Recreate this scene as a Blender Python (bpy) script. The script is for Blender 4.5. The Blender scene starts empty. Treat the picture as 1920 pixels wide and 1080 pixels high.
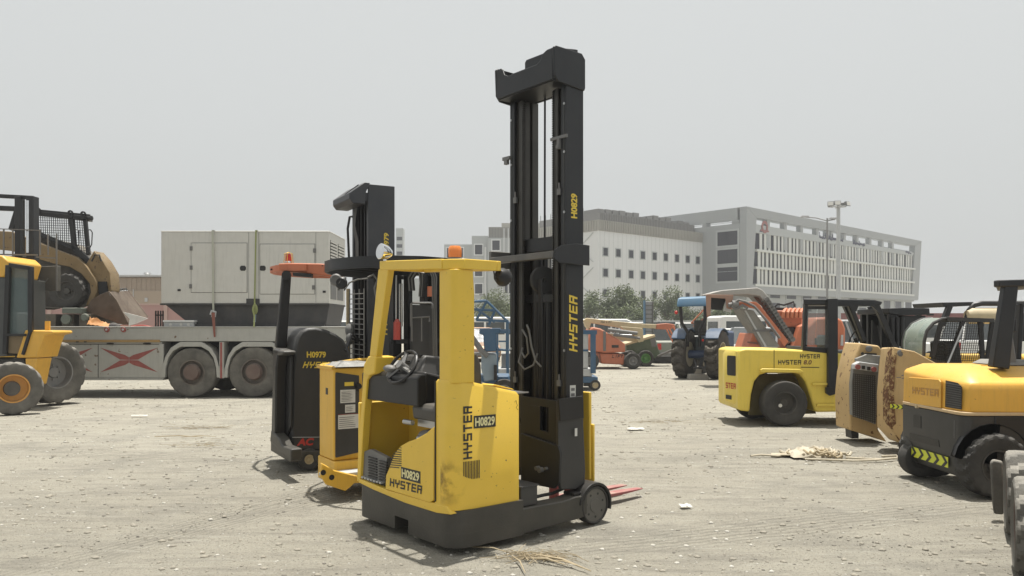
import bpy, bmesh, math, random
from math import sin, cos, pi, radians, sqrt, atan2
from mathutils import Vector, Matrix, noise
random.seed(7)
SC = bpy.context.scene
COL = SC.collection
# ---------------------------------------------------------------- camera
F_PX, HOR, CAMH = 1450.0, 612.0, 1.65
cam_d = bpy.data.cameras.new('camera')
cam_d.sensor_width = 36.0
cam_d.lens = 36.0*F_PX/1920.0
cam_d.shift_y = (HOR-540.0)/1920.0
cam_d.clip_start = 0.1
cam_d.clip_end = 6000
cam = bpy.data.objects.new('camera', cam_d)
cam.location = (0, 0, CAMH)
cam.rotation_euler = (radians(90), 0, 0)
COL.objects.link(cam)
SC.camera = cam
# ---------------------------------------------------------------- sky + sun
SUN_ELEV, SUN_AZ = radians(82.5), atan2(0.10, 0.046)   # direction on the ground the light comes from
wd = bpy.data.worlds.new('World'); SC.world = wd; wd.use_nodes = True
nt = wd.node_tree; nt.nodes.clear()
out = nt.nodes.new('ShaderNodeOutputWorld'); bg = nt.nodes.new('ShaderNodeBackground')
sky = nt.nodes.new('ShaderNodeTexSky'); sky.sky_type = 'NISHITA'; sky.sun_disc = False
sky.sun_elevation = SUN_ELEV; sky.sun_rotation = pi/2-SUN_AZ
sky.air_density = 1.6; sky.dust_density = 7.0; sky.ozone_density = 1.0
hs = nt.nodes.new('ShaderNodeHueSaturation'); hs.inputs['Saturation'].default_value = 0.10
mx = nt.nodes.new('ShaderNodeMix'); mx.data_type = 'RGBA'
mx.inputs[0].default_value = 0.62
mx.inputs[7].default_value = (6.9, 7.15, 7.1, 1)
nt.links.new(sky.outputs[0], hs.inputs['Color']); nt.links.new(hs.outputs[0], mx.inputs[6])
nt.links.new(mx.outputs[2], bg.inputs[0]); bg.inputs[1].default_value = 0.086
nt.links.new(bg.outputs[0], out.inputs[0])
sd = bpy.data.lights.new('sun', 'SUN'); sd.energy = 4.9; sd.angle = radians(0.7); sd.color = (1.0, 0.965, 0.90)
sun = bpy.data.objects.new('sun', sd); COL.objects.link(sun)
sv = Vector((cos(SUN_ELEV)*cos(SUN_AZ), cos(SUN_ELEV)*sin(SUN_AZ), sin(SUN_ELEV)))
sun.rotation_euler = sv.to_track_quat('Z', 'Y').to_euler(); sun.location = (0, 0, 30)
SC.view_settings.view_transform = 'Standard'; SC.view_settings.look = 'None'
SC.view_settings.exposure = 0.40; SC.view_settings.gamma = 1.0
# ---------------------------------------------------------------- materials
MATS = {}
def mat(name, col, rough=0.5, metal=0.0, var=0.12, scale=6.0, dust=0.25, bump=0.15, bscale=60.0, spec=0.5,
        dcol=(0.36, 0.32, 0.25), streak=0.12, chips=None, trans=0.0, alpha=1.0):
    if name in MATS: return MATS[name]
    m = bpy.data.materials.new(name); m.use_nodes = True
    t = m.node_tree; N = t.nodes; Lk = t.links
    p = N['Principled BSDF']
    tc = N.new('ShaderNodeTexCoord')
    n1 = N.new('ShaderNodeTexNoise'); n1.inputs['Scale'].default_value = scale; n1.inputs['Detail'].default_value = 6
    Lk.new(tc.outputs['Object'], n1.inputs['Vector'])
    m1 = N.new('ShaderNodeMix'); m1.data_type = 'RGBA'
    Lk.new(n1.outputs['Fac'], m1.inputs[0])
    m1.inputs[6].default_value = (*[c*(1-var) for c in col], 1)
    m1.inputs[7].default_value = (*[min(1, c*(1+var)) for c in col], 1)
    cur = m1.outputs[2]
    if streak and dust > 0.1:
        mps = N.new('ShaderNodeMapping'); mps.inputs['Scale'].default_value = (9, 9, .8); Lk.new(tc.outputs['Object'], mps.inputs[0])
        ns = N.new('ShaderNodeTexNoise'); ns.inputs['Scale'].default_value = 2.2; ns.inputs['Detail'].default_value = 9; ns.inputs['Roughness'].default_value = .7
        Lk.new(mps.outputs[0], ns.inputs['Vector'])
        rs = N.new('ShaderNodeMapRange'); rs.inputs[1].default_value = .5; rs.inputs[2].default_value = .72; rs.inputs[4].default_value = streak*2.2
        Lk.new(ns.outputs['Fac'], rs.inputs[0])
        ms = N.new('ShaderNodeMix'); ms.data_type = 'RGBA'; Lk.new(rs.outputs[0], ms.inputs[0]); Lk.new(cur, ms.inputs[6])
        ms.inputs[7].default_value = (*[c*.45+.03 for c in col], 1); cur = ms.outputs[2]
    if chips:
        nc = N.new('ShaderNodeTexNoise'); nc.inputs['Scale'].default_value = chips[1]; nc.inputs['Detail'].default_value = 8
        Lk.new(tc.outputs['Object'], nc.inputs['Vector'])
        r = N.new('ShaderNodeMapRange'); r.inputs[1].default_value = chips[2]; r.inputs[2].default_value = chips[2]+0.04
        Lk.new(nc.outputs['Fac'], r.inputs[0])
        mc = N.new('ShaderNodeMix'); mc.data_type = 'RGBA'; Lk.new(r.outputs[0], mc.inputs[0])
        Lk.new(cur, mc.inputs[6]); mc.inputs[7].default_value = (*chips[0], 1); cur = mc.outputs[2]
    if dust > 0:
        n2 = N.new('ShaderNodeTexNoise'); n2.inputs['Scale'].default_value = 3.1; n2.inputs['Detail'].default_value = 8
        n2.inputs['Roughness'].default_value = 0.65
        Lk.new(tc.outputs['Object'], n2.inputs['Vector'])
        ge = N.new('ShaderNodeNewGeometry'); sp = N.new('ShaderNodeSeparateXYZ'); Lk.new(ge.outputs['Normal'], sp.inputs[0])
        a = N.new('ShaderNodeMapRange'); a.inputs[1].default_value = -0.2; a.inputs[2].default_value = 1.0
        a.inputs[3].default_value = 0.35; a.inputs[4].default_value = 1.6
        Lk.new(sp.outputs['Z'], a.inputs[0])
        b = N.new('ShaderNodeMapRange'); b.inputs[1].default_value = 0.35; b.inputs[2].default_value = 0.75
        b.inputs[3].default_value = 0.15; b.inputs[4].default_value = 1.0
        Lk.new(n2.outputs['Fac'], b.inputs[0])
        mu = N.new('ShaderNodeMath'); mu.operation = 'MULTIPLY'; Lk.new(a.outputs[0], mu.inputs[0]); Lk.new(b.outputs[0], mu.inputs[1])
        m3 = N.new('ShaderNodeMath'); m3.operation = 'MULTIPLY'; m3.use_clamp = True
        Lk.new(mu.outputs[0], m3.inputs[0]); m3.inputs[1].default_value = dust
        m2 = N.new('ShaderNodeMix'); m2.data_type = 'RGBA'; Lk.new(m3.outputs[0], m2.inputs[0])
        Lk.new(cur, m2.inputs[6]); m2.inputs[7].default_value = (*dcol, 1); cur = m2.outputs[2]
        ra = N.new('ShaderNodeMapRange'); ra.inputs[3].default_value = rough; ra.inputs[4].default_value = 0.85
        Lk.new(m3.outputs[0], ra.inputs[0]); Lk.new(ra.outputs[0], p.inputs['Roughness'])
    else:
        p.inputs['Roughness'].default_value = rough
    Lk.new(cur, p.inputs['Base Color'])
    p.inputs['Metallic'].default_value = metal
    p.inputs['Specular IOR Level'].default_value = spec
    if trans: p.inputs['Transmission Weight'].default_value = trans
    if alpha < 1: p.inputs['Alpha'].default_value = alpha
    if bump:
        nb = N.new('ShaderNodeTexNoise'); nb.inputs['Scale'].default_value = bscale; nb.inputs['Detail'].default_value = 4
        Lk.new(tc.outputs['Object'], nb.inputs['Vector'])
        bp = N.new('ShaderNodeBump'); bp.inputs['Strength'].default_value = bump; bp.inputs['Distance'].default_value = 0.01
        Lk.new(nb.outputs['Fac'], bp.inputs['Height']); Lk.new(bp.outputs[0], p.inputs['Normal'])
    MATS[name] = m
    return m
YEL = mat('yellow_paint', (0.74, 0.49, 0.05), 0.36, dust=0.09, var=0.07, streak=.07, bump=0.05, bscale=25, chips=((0.10, 0.07, 0.03), 34, 0.71))
YEL2 = mat('amber_yellow_paint', (0.70, 0.41, 0.04), 0.42, dust=0.12, var=0.06, bump=0.05, bscale=25, chips=((0.12, 0.07, 0.03), 30, 0.72))
YELP = mat('pale_yellow_paint', (0.76, 0.58, 0.09), 0.4, dust=0.13, var=0.08, bump=0.05, bscale=25, chips=((0.10, 0.07, 0.03), 30, 0.73))
YELO = mat('orange_yellow_paint', (0.72, 0.40, 0.05), 0.42, dust=0.14, var=0.07, bump=0.05, bscale=25, chips=((0.12, 0.07, 0.03), 30, 0.70))
TAN = mat('tan_rusty_paint', (0.50, 0.34, 0.15), 0.6, dust=0.2, var=0.1, bump=0.3, bscale=40, chips=((0.13, 0.055, 0.02), 14, 0.635))
RUST = mat('rusted_edge', (0.14, 0.055, 0.02), 0.85, dust=0.1, var=0.4, scale=30, bump=0.6, bscale=70, chips=((0.36, 0.24, 0.11), 30, 0.55))
BRN = mat('brown_machine_paint', (0.20, 0.13, 0.05), 0.65, dust=0.35, var=0.2, bump=0.2, chips=((0.06, 0.035, 0.02), 12, 0.62))
BRND = mat('worn_bucket_steel', (0.095, 0.062, 0.042), 0.6, 0.3, dust=0.3, var=0.35, bump=0.3)
BLK = mat('black_paint', (0.012, 0.012, 0.013), 0.42, dust=0.06, var=0.2, bump=0.06, bscale=25, spec=0.4)
BLKM = mat('mast_steel_black', (0.015, 0.016, 0.018), 0.42, dust=0.045, var=0.25, bump=0.08, spec=0.4)
CHAR = mat('charcoal_paint', (0.030, 0.030, 0.030), 0.5, dust=0.08, var=0.15, bump=0.1)
CHARS = mat('chassis_charcoal', (0.034, 0.032, 0.027), 0.5, dust=0.14, var=0.2, bump=0.2, chips=((0.25, 0.23, 0.2), 26, 0.74))
RUB = mat('tyre_rubber', (0.028, 0.027, 0.026), 0.85, dust=0.25, var=0.2, bump=0.4, dcol=(0.27, 0.25, 0.21))
RUBD = mat('dusty_tyre_rubber', (0.065, 0.062, 0.056), 0.9, dust=0.8, var=0.2, bump=0.5, dcol=(0.30, 0.28, 0.24))
RIMO = mat('orange_rim', (0.62, 0.30, 0.06), 0.6, dust=0.35)
RIMG = mat('grey_rim', (0.20, 0.20, 0.20), 0.6, 0.2, dust=0.4)
RIMW = mat('cream_rim', (0.48, 0.43, 0.30), 0.6, dust=0.3)
RIMR = mat('dull_red_rim', (0.11, 0.07, 0.06), 0.7, dust=0.35)
STL = mat('bare_steel', (0.45, 0.45, 0.44), 0.3, 0.9, dust=0.15, bump=0.05)
CHR = mat('chrome', (0.75, 0.75, 0.75), 0.12, 1.0, dust=0.0, bump=0.0)
GRY = mat('trailer_grey_paint', (0.37, 0.37, 0.345), 0.6, dust=0.3, var=0.12, bump=0.15, chips=((0.13, 0.08, 0.05), 9, 0.67))
GENP = mat('generator_grey_paint', (0.56, 0.55, 0.51), 0.5, dust=0.2, var=0.06, bump=0.05, bscale=12)
GENB = mat('generator_base_black', (0.03, 0.03, 0.033), 0.6, dust=0.2)
LGY = mat('light_grey_panel', (0.45, 0.46, 0.46), 0.5, dust=0.2)
REDP = mat('red_paint', (0.42, 0.05, 0.035), 0.5, dust=0.2)
REDX = mat('faded_red_paint', (0.26, 0.055, 0.05), 0.7, dust=0.3, var=0.2)
ORG = mat('orange_paint', (0.50, 0.14, 0.06), 0.5, dust=0.25, var=0.1, chips=((0.15, 0.06, 0.03), 12, 0.68))
ORGJ = mat('lift_orange_paint', (0.47, 0.14, 0.07), 0.55, dust=0.3, var=0.1)
CRM = mat('cream_paint', (0.50, 0.41, 0.25), 0.55, dust=0.2)
BLU = mat('blue_paint', (0.022, 0.085, 0.17), 0.5, dust=0.25, var=0.12)
BLUL = mat('light_blue_canopy', (0.06, 0.16, 0.27), 0.5, dust=0.2)
BLUD = mat('dark_blue_paint', (0.02, 0.05, 0.13), 0.35, dust=0.15)
GRN = mat('dull_green_paint', (0.055, 0.085, 0.045), 0.6, dust=0.3)
GRNW = mat('bright_green_rim', (0.07, 0.22, 0.05), 0.6, dust=0.25)
WHT = mat('white_paint', (0.72, 0.72, 0.70), 0.4, dust=0.15, var=0.04)
SIL = mat('silver_paint', (0.42, 0.43, 0.44), 0.35, 0.3, dust=0.15, var=0.04)
LBL = mat('label_white', (0.62, 0.61, 0.57), 0.5, dust=0.15, var=0.05, bump=0)
LTY = mat('yellow_lettering', (0.72, 0.52, 0.06), 0.5, dust=0.05, bump=0)
LTB = mat('black_lettering', (0.02, 0.02, 0.018), 0.5, dust=0.05, bump=0)
LTR = mat('red_lettering', (0.45, 0.03, 0.02), 0.5, dust=0.1, bump=0)
AMB = mat('amber_lens', (0.75, 0.22, 0.03), 0.25, dust=0.1, bump=0, spec=0.7)
REDL = mat('red_lens', (0.5, 0.03, 0.02), 0.2, dust=0.1, bump=0)
SEAT = mat('seat_vinyl', (0.03, 0.03, 0.03), 0.45, dust=0.25, bump=0.2)
GPL = mat('grey_plastic', (0.13, 0.13, 0.13), 0.5, dust=0.25)
GLD = mat('dark_window_glass', (0.02, 0.025, 0.03), 0.08, dust=0.1, bump=0, spec=0.8)
CARG = mat('car_window_glass', (0.05, 0.06, 0.065), 0.08, dust=0.12, bump=0, spec=0.8)
GLC = mat('cab_glass', (0.10, 0.14, 0.14), 0.06, dust=0.12, bump=0, trans=0.0, alpha=0.72)
GLCL = mat('clear_cab_glass', (0.35, 0.40, 0.40), 0.08, dust=0.15, bump=0, alpha=0.35)
GLG = mat('green_tinted_cover', (0.16, 0.215, 0.175), 0.18, dust=0.35, bump=0, alpha=0.93)
STRP = mat('webbing_strap', (0.42, 0.43, 0.36), 0.8, dust=0.2)
STRG = mat('green_webbing', (0.24, 0.27, 0.10), 0.8, dust=0.2)
CHEV = mat('fluorescent_yellow', (0.62, 0.66, 0.04), 0.5, dust=0.12, bump=0)
ROPE = mat('pale_rope', (0.48, 0.43, 0.33), 0.9, dust=0.2, bump=0.3)
CARD = mat('cardboard', (0.42, 0.36, 0.26), 0.9, dust=0.2)
TWIG = mat('dry_straw', (0.36, 0.29, 0.18), 0.9, dust=0.25, var=0.25)
BARK = mat('bark', (0.09, 0.065, 0.045), 0.9, dust=0.2)
LEAF = mat('leaf_green', (0.11, 0.14, 0.06), 0.7, var=0.45, scale=1.2, dust=0.18, bump=0, dcol=(0.2, 0.19, 0.13))
CONC = mat('concrete', (0.36, 0.34, 0.30), 0.9, dust=0.2, var=0.15, bump=0.4)
BWH = mat('white_cladding', (0.66, 0.67, 0.67), 0.6, dust=0.05, var=0.04, bump=0, scale=0.15)
BGR = mat('grey_cladding', (0.34, 0.355, 0.36), 0.6, dust=0.06, var=0.05, bump=0, scale=0.15)
BLG = mat('pale_grey_cladding', (0.42, 0.44, 0.44), 0.6, dust=0.06, var=0.05, bump=0, scale=0.15)
BBG = mat('ribbed_parapet', (0.34, 0.33, 0.30), 0.6, dust=0.1, var=0.08, bump=0, scale=0.3)
BEQ = mat('rooftop_equipment_grey', (0.20, 0.20, 0.20), 0.6, dust=0.2, bump=0)
BTN = mat('tan_render', (0.34, 0.27, 0.20), 0.8, dust=0.1, var=0.05, bump=0, scale=0.2)
PNK = mat('pink_wall_paint', (0.36, 0.21, 0.19), 0.8, dust=0.1, var=0.06, bump=0, scale=0.3)
# ---------------------------------------------------------------- mesh builder
class MB:
    def __init__(s): s.v = []; s.f = []
    def add(s, vs, fs):
        o = len(s.v); s.v += [tuple(v) for v in vs]; s.f += [tuple(i+o for i in f) for f in fs]; return s
    def box(s, x0, x1, y0, y1, z0, z1):
        return s.add([(x0,y0,z0),(x1,y0,z0),(x1,y1,z0),(x0,y1,z0),(x0,y0,z1),(x1,y0,z1),(x1,y1,z1),(x0,y1,z1)],
              [(0,3,2,1),(4,5,6,7),(0,1,5,4),(1,2,6,5),(2,3,7,6),(3,0,4,7)])
    def prism(s, pts, ax, a, b, inset=0.0):
        n = len(pts)
        cx = sum(p[0] for p in pts)/n; cy = sum(p[1] for p in pts)/n
        def mk(p, c):
            if ax == 'x': return (c, p[0], p[1])
            if ax == 'y': return (p[0], c, p[1])
            return (p[0], p[1], c)
        q = [(cx+(p[0]-cx)*(1-inset), cy+(p[1]-cy)*(1-inset)) for p in pts]
        vs = [mk(p, a) for p in pts]+[mk(p, b) for p in q]
        fs = [tuple(range(n))[::-1], tuple(range(n, 2*n))]+[(i, (i+1) % n, n+(i+1) % n, n+i) for i in range(n)]
        return s.add(vs, fs)
    def zprism(s, pts, z0, zf):
        n = len(pts)
        vs = [(p[0], p[1], z0(p) if callable(z0) else z0) for p in pts]+[(p[0], p[1], zf(p) if callable(zf) else zf) for p in pts]
        return s.add(vs, [tuple(range(n))[::-1], tuple(range(n, 2*n))]+[(i, (i+1) % n, n+(i+1) % n, n+i) for i in range(n)])
    def loft(s, rings, cap=True):
        n = len(rings[0]); vs = [p for r in rings for p in r]; fs = []
        for k in range(len(rings)-1):
            for i in range(n):
                j = (i+1) % n; fs.append((k*n+i, k*n+j, (k+1)*n+j, (k+1)*n+i))
        if cap: fs += [tuple(range(n))[::-1], tuple(range((len(rings)-1)*n, len(rings)*n))]
        return s.add(vs, fs)
    def beam(s, p, q, w, h=None, up=(0, 0, 1), taper=1.0):
        h = h or w; p = Vector(p); q = Vector(q); d = (q-p).normalized(); up = Vector(up)
        if abs(d.dot(up)) > 0.97: up = Vector((0, 1, 0))
        r = d.cross(up).normalized(); u = r.cross(d).normalized()
        def ring(c, k): return [tuple(c+r*(a*w/2*k)+u*(b*h/2*k)) for a, b in ((-1,-1),(1,-1),(1,1),(-1,1))]
        return s.loft([ring(p, 1), ring(q, taper)])
    def cyl(s, p, q, r, r2=None, n=16):
        p = Vector(p); q = Vector(q); r2 = r if r2 is None else r2; d = (q-p).normalized()
        a = d.orthogonal().normalized(); b = d.cross(a)
        def ring(c, rr): return [tuple(c+a*(rr*cos(2*pi*i/n))+b*(rr*sin(2*pi*i/n))) for i in range(n)]
        return s.loft([ring(p, r), ring(q, r2)])
    def tube(s, pts, r, n=8, closed=False):
        P = [Vector(p) for p in pts]; m = len(P); rings = []; a = None
        for i, p in enumerate(P):
            if closed: d = (P[(i+1) % m]-P[i-1]).normalized()
            else: d = (P[min(i+1, m-1)]-P[max(i-1, 0)]).normalized()
            if a is None: a = d.orthogonal().normalized()
            a = (a-d*a.dot(d)); a = a.normalized() if a.length > 1e-6 else d.orthogonal().normalized()
            b = d.cross(a); rr = r[i] if isinstance(r, (list, tuple)) else r
            rings.append([tuple(p+a*(rr*cos(2*pi*k/n))+b*(rr*sin(2*pi*k/n))) for k in range(n)])
        if closed: rings.append(rings[0]); return s.loft(rings, False)
        return s.loft(rings)
    def lathe(s, prof, c, axis, n=32, mod=None, closed=True):
        c = Vector(c); d = Vector(axis).normalized(); up = Vector((0, 0, 1))
        a = d.cross(up); a = a.normalized() if a.length > 1e-3 else Vector((1, 0, 0)); b = d.cross(a)
        m = len(prof); vs = []; fs = []
        for i in range(n):
            t = 2*pi*i/n
            for j, (r, h) in enumerate(prof):
                rr = r+(mod(i, j) if mod else 0); vs.append(tuple(c+a*(rr*cos(t))+b*(rr*sin(t))+d*h))
        for i in range(n):
            k = (i+1) % n
            for j in range(m if closed else m-1):
                l = (j+1) % m; fs.append((i*m+j, k*m+j, k*m+l, i*m+l))
        return s.add(vs, fs)
    def ball(s, c, r, n=14, m=8):
        rx, ry, rz = (r, r, r) if not isinstance(r, (tuple, list)) else r
        vs = [(c[0], c[1], c[2]+rz)]; fs = []
        for i in range(1, m):
            t = pi*i/m
            vs += [(c[0]+rx*sin(t)*cos(2*pi*k/n), c[1]+ry*sin(t)*sin(2*pi*k/n), c[2]+rz*cos(t)) for k in range(n)]
        vs.append((c[0], c[1], c[2]-rz)); L = len(vs)-1
        for k in range(n):
            fs.append((0, 1+k, 1+(k+1) % n)); fs.append((L, L-n+(k+1) % n, L-n+k))
            for i in range(m-2): a = 1+i*n; fs.append((a+k, a+n+k, a+n+(k+1) % n, a+(k+1) % n))
        return s.add(vs, fs)
def tag(o, label=None, cat=None, group=None, kind=None):
    if label: o['label'] = label
    if cat: o['category'] = cat
    if group: o['group'] = group
    if kind: o['kind'] = kind
    return o
def build(name, mb, m, parent=None, bev=0.0, label=None, smooth=35, seg=2):
    me = bpy.data.meshes.new(name); me.from_pydata(mb.v, [], mb.f)
    bm = bmesh.new(); bm.from_mesh(me); bmesh.ops.recalc_face_normals(bm, faces=bm.faces); bm.to_mesh(me); bm.free()
    me.materials.append(m)
    me.polygons.foreach_set('use_smooth', [True]*len(me.polygons)); me.set_sharp_from_angle(angle=radians(smooth))
    o = bpy.data.objects.new(name, me); COL.objects.link(o)
    if parent is not None: o.parent = parent
    if bev > 0:
        b = o.modifiers.new('bevel', 'BEVEL'); b.width = bev; b.segments = seg; b.limit_method = 'ANGLE'; b.angle_limit = radians(38)
    if label: o['label'] = label
    return o
def world_pt(px, py, Y): return Vector(((px-960)/F_PX*Y, Y, CAMH+(HOR-py)/F_PX*Y))
def ground_pt(px, py, z=0.0):
    Y = (CAMH-z)*F_PX/(py-HOR); return Vector(((px-960)/F_PX*Y, Y, z))
class Thing:
    def __init__(s, name, label, cat, loc, rot=0.0, group=None):
        s.e = bpy.data.objects.new(name, None); COL.objects.link(s.e)
        s.e.empty_display_size = 0.2
        s.loc = Vector((loc[0], loc[1], loc[2] if len(loc) > 2 else 0.0)); s.rot = radians(rot)
        s.e.location = s.loc; s.e.rotation_euler = (0, 0, s.rot)
        tag(s.e, label, cat, group)
    def L(s, w):
        d = Vector(w)-s.loc; c, q = cos(-s.rot), sin(-s.rot)
        return Vector((d.x*c-d.y*q, d.x*q+d.y*c, d.z))
    def _ray(s, px, py):
        o = s.L((0, 0, CAMH)); t = s.L(world_pt(px, py, 1.0))-o; return o, t
    def hy(s, px, py, y=0.0): o, d = s._ray(px, py); t = (y-o.y)/d.y; p = o+d*t; return (p.x, p.z)
    def hx(s, px, py, x=0.0): o, d = s._ray(px, py); t = (x-o.x)/d.x; p = o+d*t; return (p.y, p.z)
    def hz(s, px, py, z=0.0): o, d = s._ray(px, py); t = (z-o.z)/d.z; p = o+d*t; return (p.x, p.y)
    def ty(s, pts, y=0.0): return [s.hy(a, b, y) for a, b in pts]
    def tx(s, pts, x=0.0): return [s.hx(a, b, x) for a, b in pts]
    def pt(s, px, py, Y): return s.L(world_pt(px, py, Y))
    def part(s, name, mb, m, parent=None, bev=0.0, label=None, smooth=35, seg=2):
        return build(name, mb, m, parent if parent is not None else s.e, bev, label, smooth, seg)
def P(o): return MB()
# ---------------------------------------------------------------- lettering
_t = 0.24
GLY = {'H': [(0,0,_t,1),(1-_t,0,1,1),(_t,.4,1-_t,.62)], 'Y': [(0,.42,_t,1),(1-_t,.42,1,1),(_t,.42,1-_t,.62),(.38,0,.62,.42)],
 'S': [(0,0,1,.2),(0,.4,1,.6),(0,.8,1,1),(0,.6,_t,.8),(1-_t,.2,1,.4)], 'T': [(0,.8,1,1),(.38,0,.62,.8)],
 'E': [(0,0,_t,1),(_t,0,1,.2),(_t,.4,.95,.6),(_t,.8,1,1)], 'R': [(0,0,_t,1),(_t,.8,1,1),(1-_t,.6,1,.8),(_t,.4,1,.6),(.7,0,.96,.4)],
 'C': [(0,0,_t,1),(_t,0,1,.2),(_t,.8,1,1)], 'A': [(0,0,_t,1),(1-_t,0,1,1),(_t,.8,1-_t,1),(_t,.35,1-_t,.55)],
 'J': [(.5,.2,.76,1),(0,0,.76,.2),(0,.2,.22,.4)], 'L': [(0,0,_t,1),(_t,0,1,.2)], 'G': [(0,0,_t,1),(_t,0,1,.2),(_t,.8,1,1),(1-_t,.2,1,.5)],
 'I': [(.38,0,.62,1)], 'F': [(0,0,_t,1),(_t,.4,.9,.6),(_t,.8,1,1)], ' ': []}
def block_text(s, w, h, slant=0.0, gap=0.22):
    n = len(s); cw = w/(n+gap*(n-1)); out = []
    for i, ch in enumerate(s):
        x0 = i*cw*(1+gap)
        for a, b, c, d in GLY[ch]:
            out.append([(x0+cw*a+slant*b*h, b*h), (x0+cw*c+slant*b*h, b*h), (x0+cw*c+slant*d*h, d*h), (x0+cw*a+slant*d*h, d*h)])
    return out
def lettering(T, s, p0, rv, uv, w, h, m, parent=None, block=True, slant=0.0, bold=0.03, name='lettering', lift=0.003):
    """writes s in the plane (rv, uv) with its lower left corner at p0, w wide and h high, standing lift proud of the surface"""
    p0 = Vector(p0); rv = Vector(rv).normalized(); uv = Vector(uv).normalized(); nv = rv.cross(uv)
    mb = MB()
    if block:
        for q in block_text(s, w, h, slant):
            mb.add([tuple(p0+rv*a+uv*b+nv*lift) for a, b in q], [(0, 1, 2, 3)])
    else:
        cu = bpy.data.curves.new('t', 'FONT'); cu.body = s; cu.size = 1; cu.offset = bold; cu.resolution_u = 3
        o = bpy.data.objects.new('t', cu); COL.objects.link(o)
        dg = bpy.context.evaluated_depsgraph_get(); me = bpy.data.meshes.new_from_object(o.evaluated_get(dg))
        xs = [v.co.x for v in me.vertices]; ys = [v.co.y for v in me.vertices]
        x0, x1, y0, y1 = min(xs), max(xs), min(ys), max(ys)
        vs = [tuple(p0+rv*((v.co.x-x0)/(x1-x0)*w+slant*(v.co.y-y0)/(y1-y0)*h)+uv*((v.co.y-y0)/(y1-y0)*h)+nv*lift) for v in me.vertices]
        mb.add(vs, [tuple(pg.vertices) for pg in me.polygons])
        bpy.data.objects.remove(o); bpy.data.meshes.remove(me); bpy.data.curves.remove(cu)
    return T.part(name, mb, m, parent)
def plate(mb, p0, rv, uv, w, h, lift=0.002, th=0.002):
    p0 = Vector(p0); rv = Vector(rv).normalized(); uv = Vector(uv).normalized(); nv = rv.cross(uv)
    a = [p0+rv*i+uv*j+nv*(lift-th) for i, j in ((0,0),(w,0),(w,h),(0,h))]; b = [q+nv*th for q in a]
    return mb.loft([[tuple(q) for q in a], [tuple(q) for q in b]])
# ---------------------------------------------------------------- wheels
def wheel(T, c, axis, R, W, rim_r, tm=RUB, rm=RIMG, lug=0.012, nseg=72, period=4, bolts=8, rim_out=0.30, parent=None, chevron=True, hubm=None):
    c = Vector(c); d = Vector(axis).normalized()
    tr = [(-.40, .985), (-.22, 1), (0, 1), (.22, 1), (.40, .985)]
    prof = [(rim_r, -W*.42), (rim_r*1.08+R*.05, -W*.47), (R*.86, -W*.5), (R*.95, -W*.47)]+[(R*b, W*a) for a, b in tr]
    prof += [(R*.95, W*.47), (R*.86, W*.5), (rim_r*1.08+R*.05, W*.47), (rim_r, W*.42)]
    def mod(i, j):
        if 3 <= j <= 9:
            k = abs(j-6) if chevron else (0 if j < 6 else period//2)
            if (i+k) % period < (2 if lug > .02 else 1): return -lug*(0.6 if j in (3, 9) else 1)
        return 0
    t = T.part('wheel', MB().lathe(prof, c, d, nseg, mod), tm, parent, smooth=24)
    mb = MB(); o = W*rim_out
    mb.lathe([(rim_r*1.0, W*.44), (rim_r*.92, W*.44), (rim_r*.86, o*.7), (rim_r*.55, o*.5), (rim_r*.34, o*.6), (rim_r*.30, o*1.1), (0.001, o*1.1),
              (0.001, -W*.3), (rim_r*1.0, -W*.40)], c, d, 28)
    a = d.cross(Vector((0, 0, 1))).normalized(); b = d.cross(a)
    for k in range(bolts):
        q = c+(a*cos(2*pi*k/bolts)+b*sin(2*pi*k/bolts))*rim_r*.45
        mb.cyl(q+d*(o*.4), q+d*(o*.95), rim_r*.06, n=6)
    T.part('rim', mb, rm, t, smooth=30)
    return t
def rrect(x0, x1, y0, y1, r, n=5):
    """rounded rectangle; r = radii at (x0,y0),(x1,y0),(x1,y1),(x0,y1)"""
    out = []
    for (cx, cy, a0, rr) in ((x0, y0, pi, r[0]), (x1, y0, 1.5*pi, r[1]), (x1, y1, 0, r[2]), (x0, y1, .5*pi, r[3])):
        sx = 1 if cx == x0 else -1; sy = 1 if cy == y0 else -1
        if rr <= 0: out.append((cx, cy)); continue
        for i in range(n+1):
            t = a0+i/n*pi/2; out.append((cx+sx*rr+rr*cos(t), cy+sy*rr+rr*sin(t)))
    return out
def copy_tree(o, parent=None):
    c = o.copy(); COL.objects.link(c); c.parent = parent
    for ch in list(o.children): copy_tree(ch, c)
    return c
# ================================================================ GROUND
def hgt(x, y):
    f = 1.0/(1+y/30.0)
    h = noise.noise(Vector((x*.35, y*.35, 0)))*.020+noise.noise(Vector((x*1.3, y*1.3, 5)))*.011
    h += noise.noise(Vector((x*4.2, y*5.2, 9)))*.007+noise.noise(Vector((x*11, y*13, 3)))*.0035
    return h*f-0.012
def track(x, y, x0, y0, ang, half, wl):
    u = (x-x0)*cos(ang)+(y-y0)*sin(ang); v = -(x-x0)*sin(ang)+(y-y0)*cos(ang)
    w = max(0, 1-abs(v)/half)*max(0, 1-abs(u)/2.2)
    return -0.012*w*(0.5+0.5*sin(v*wl))
ys = [3.2]
while ys[-1] < 4000: ys.append(ys[-1]*1.0085+0.004)
NX = 330
us = [-1.25+2.5*i/NX for i in range(NX+1)]
vs = []; fs = []
for y in ys:
    for u in us:
        x = u*y*0.95 if y < 40 else u*(38+(y-40)*1.4)
        z = hgt(x, y) if y < 60 else -0.012
        if y < 12:
            z += track(x, y, -2.1, 7.3, 1.05, .28, 42)+track(x, y, -2.9, 6.4, .95, .22, 46)+track(x, y, 2.3, 6.2, -.55, .25, 40)
        vs.append((x, y, z))
w = NX+1
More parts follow.
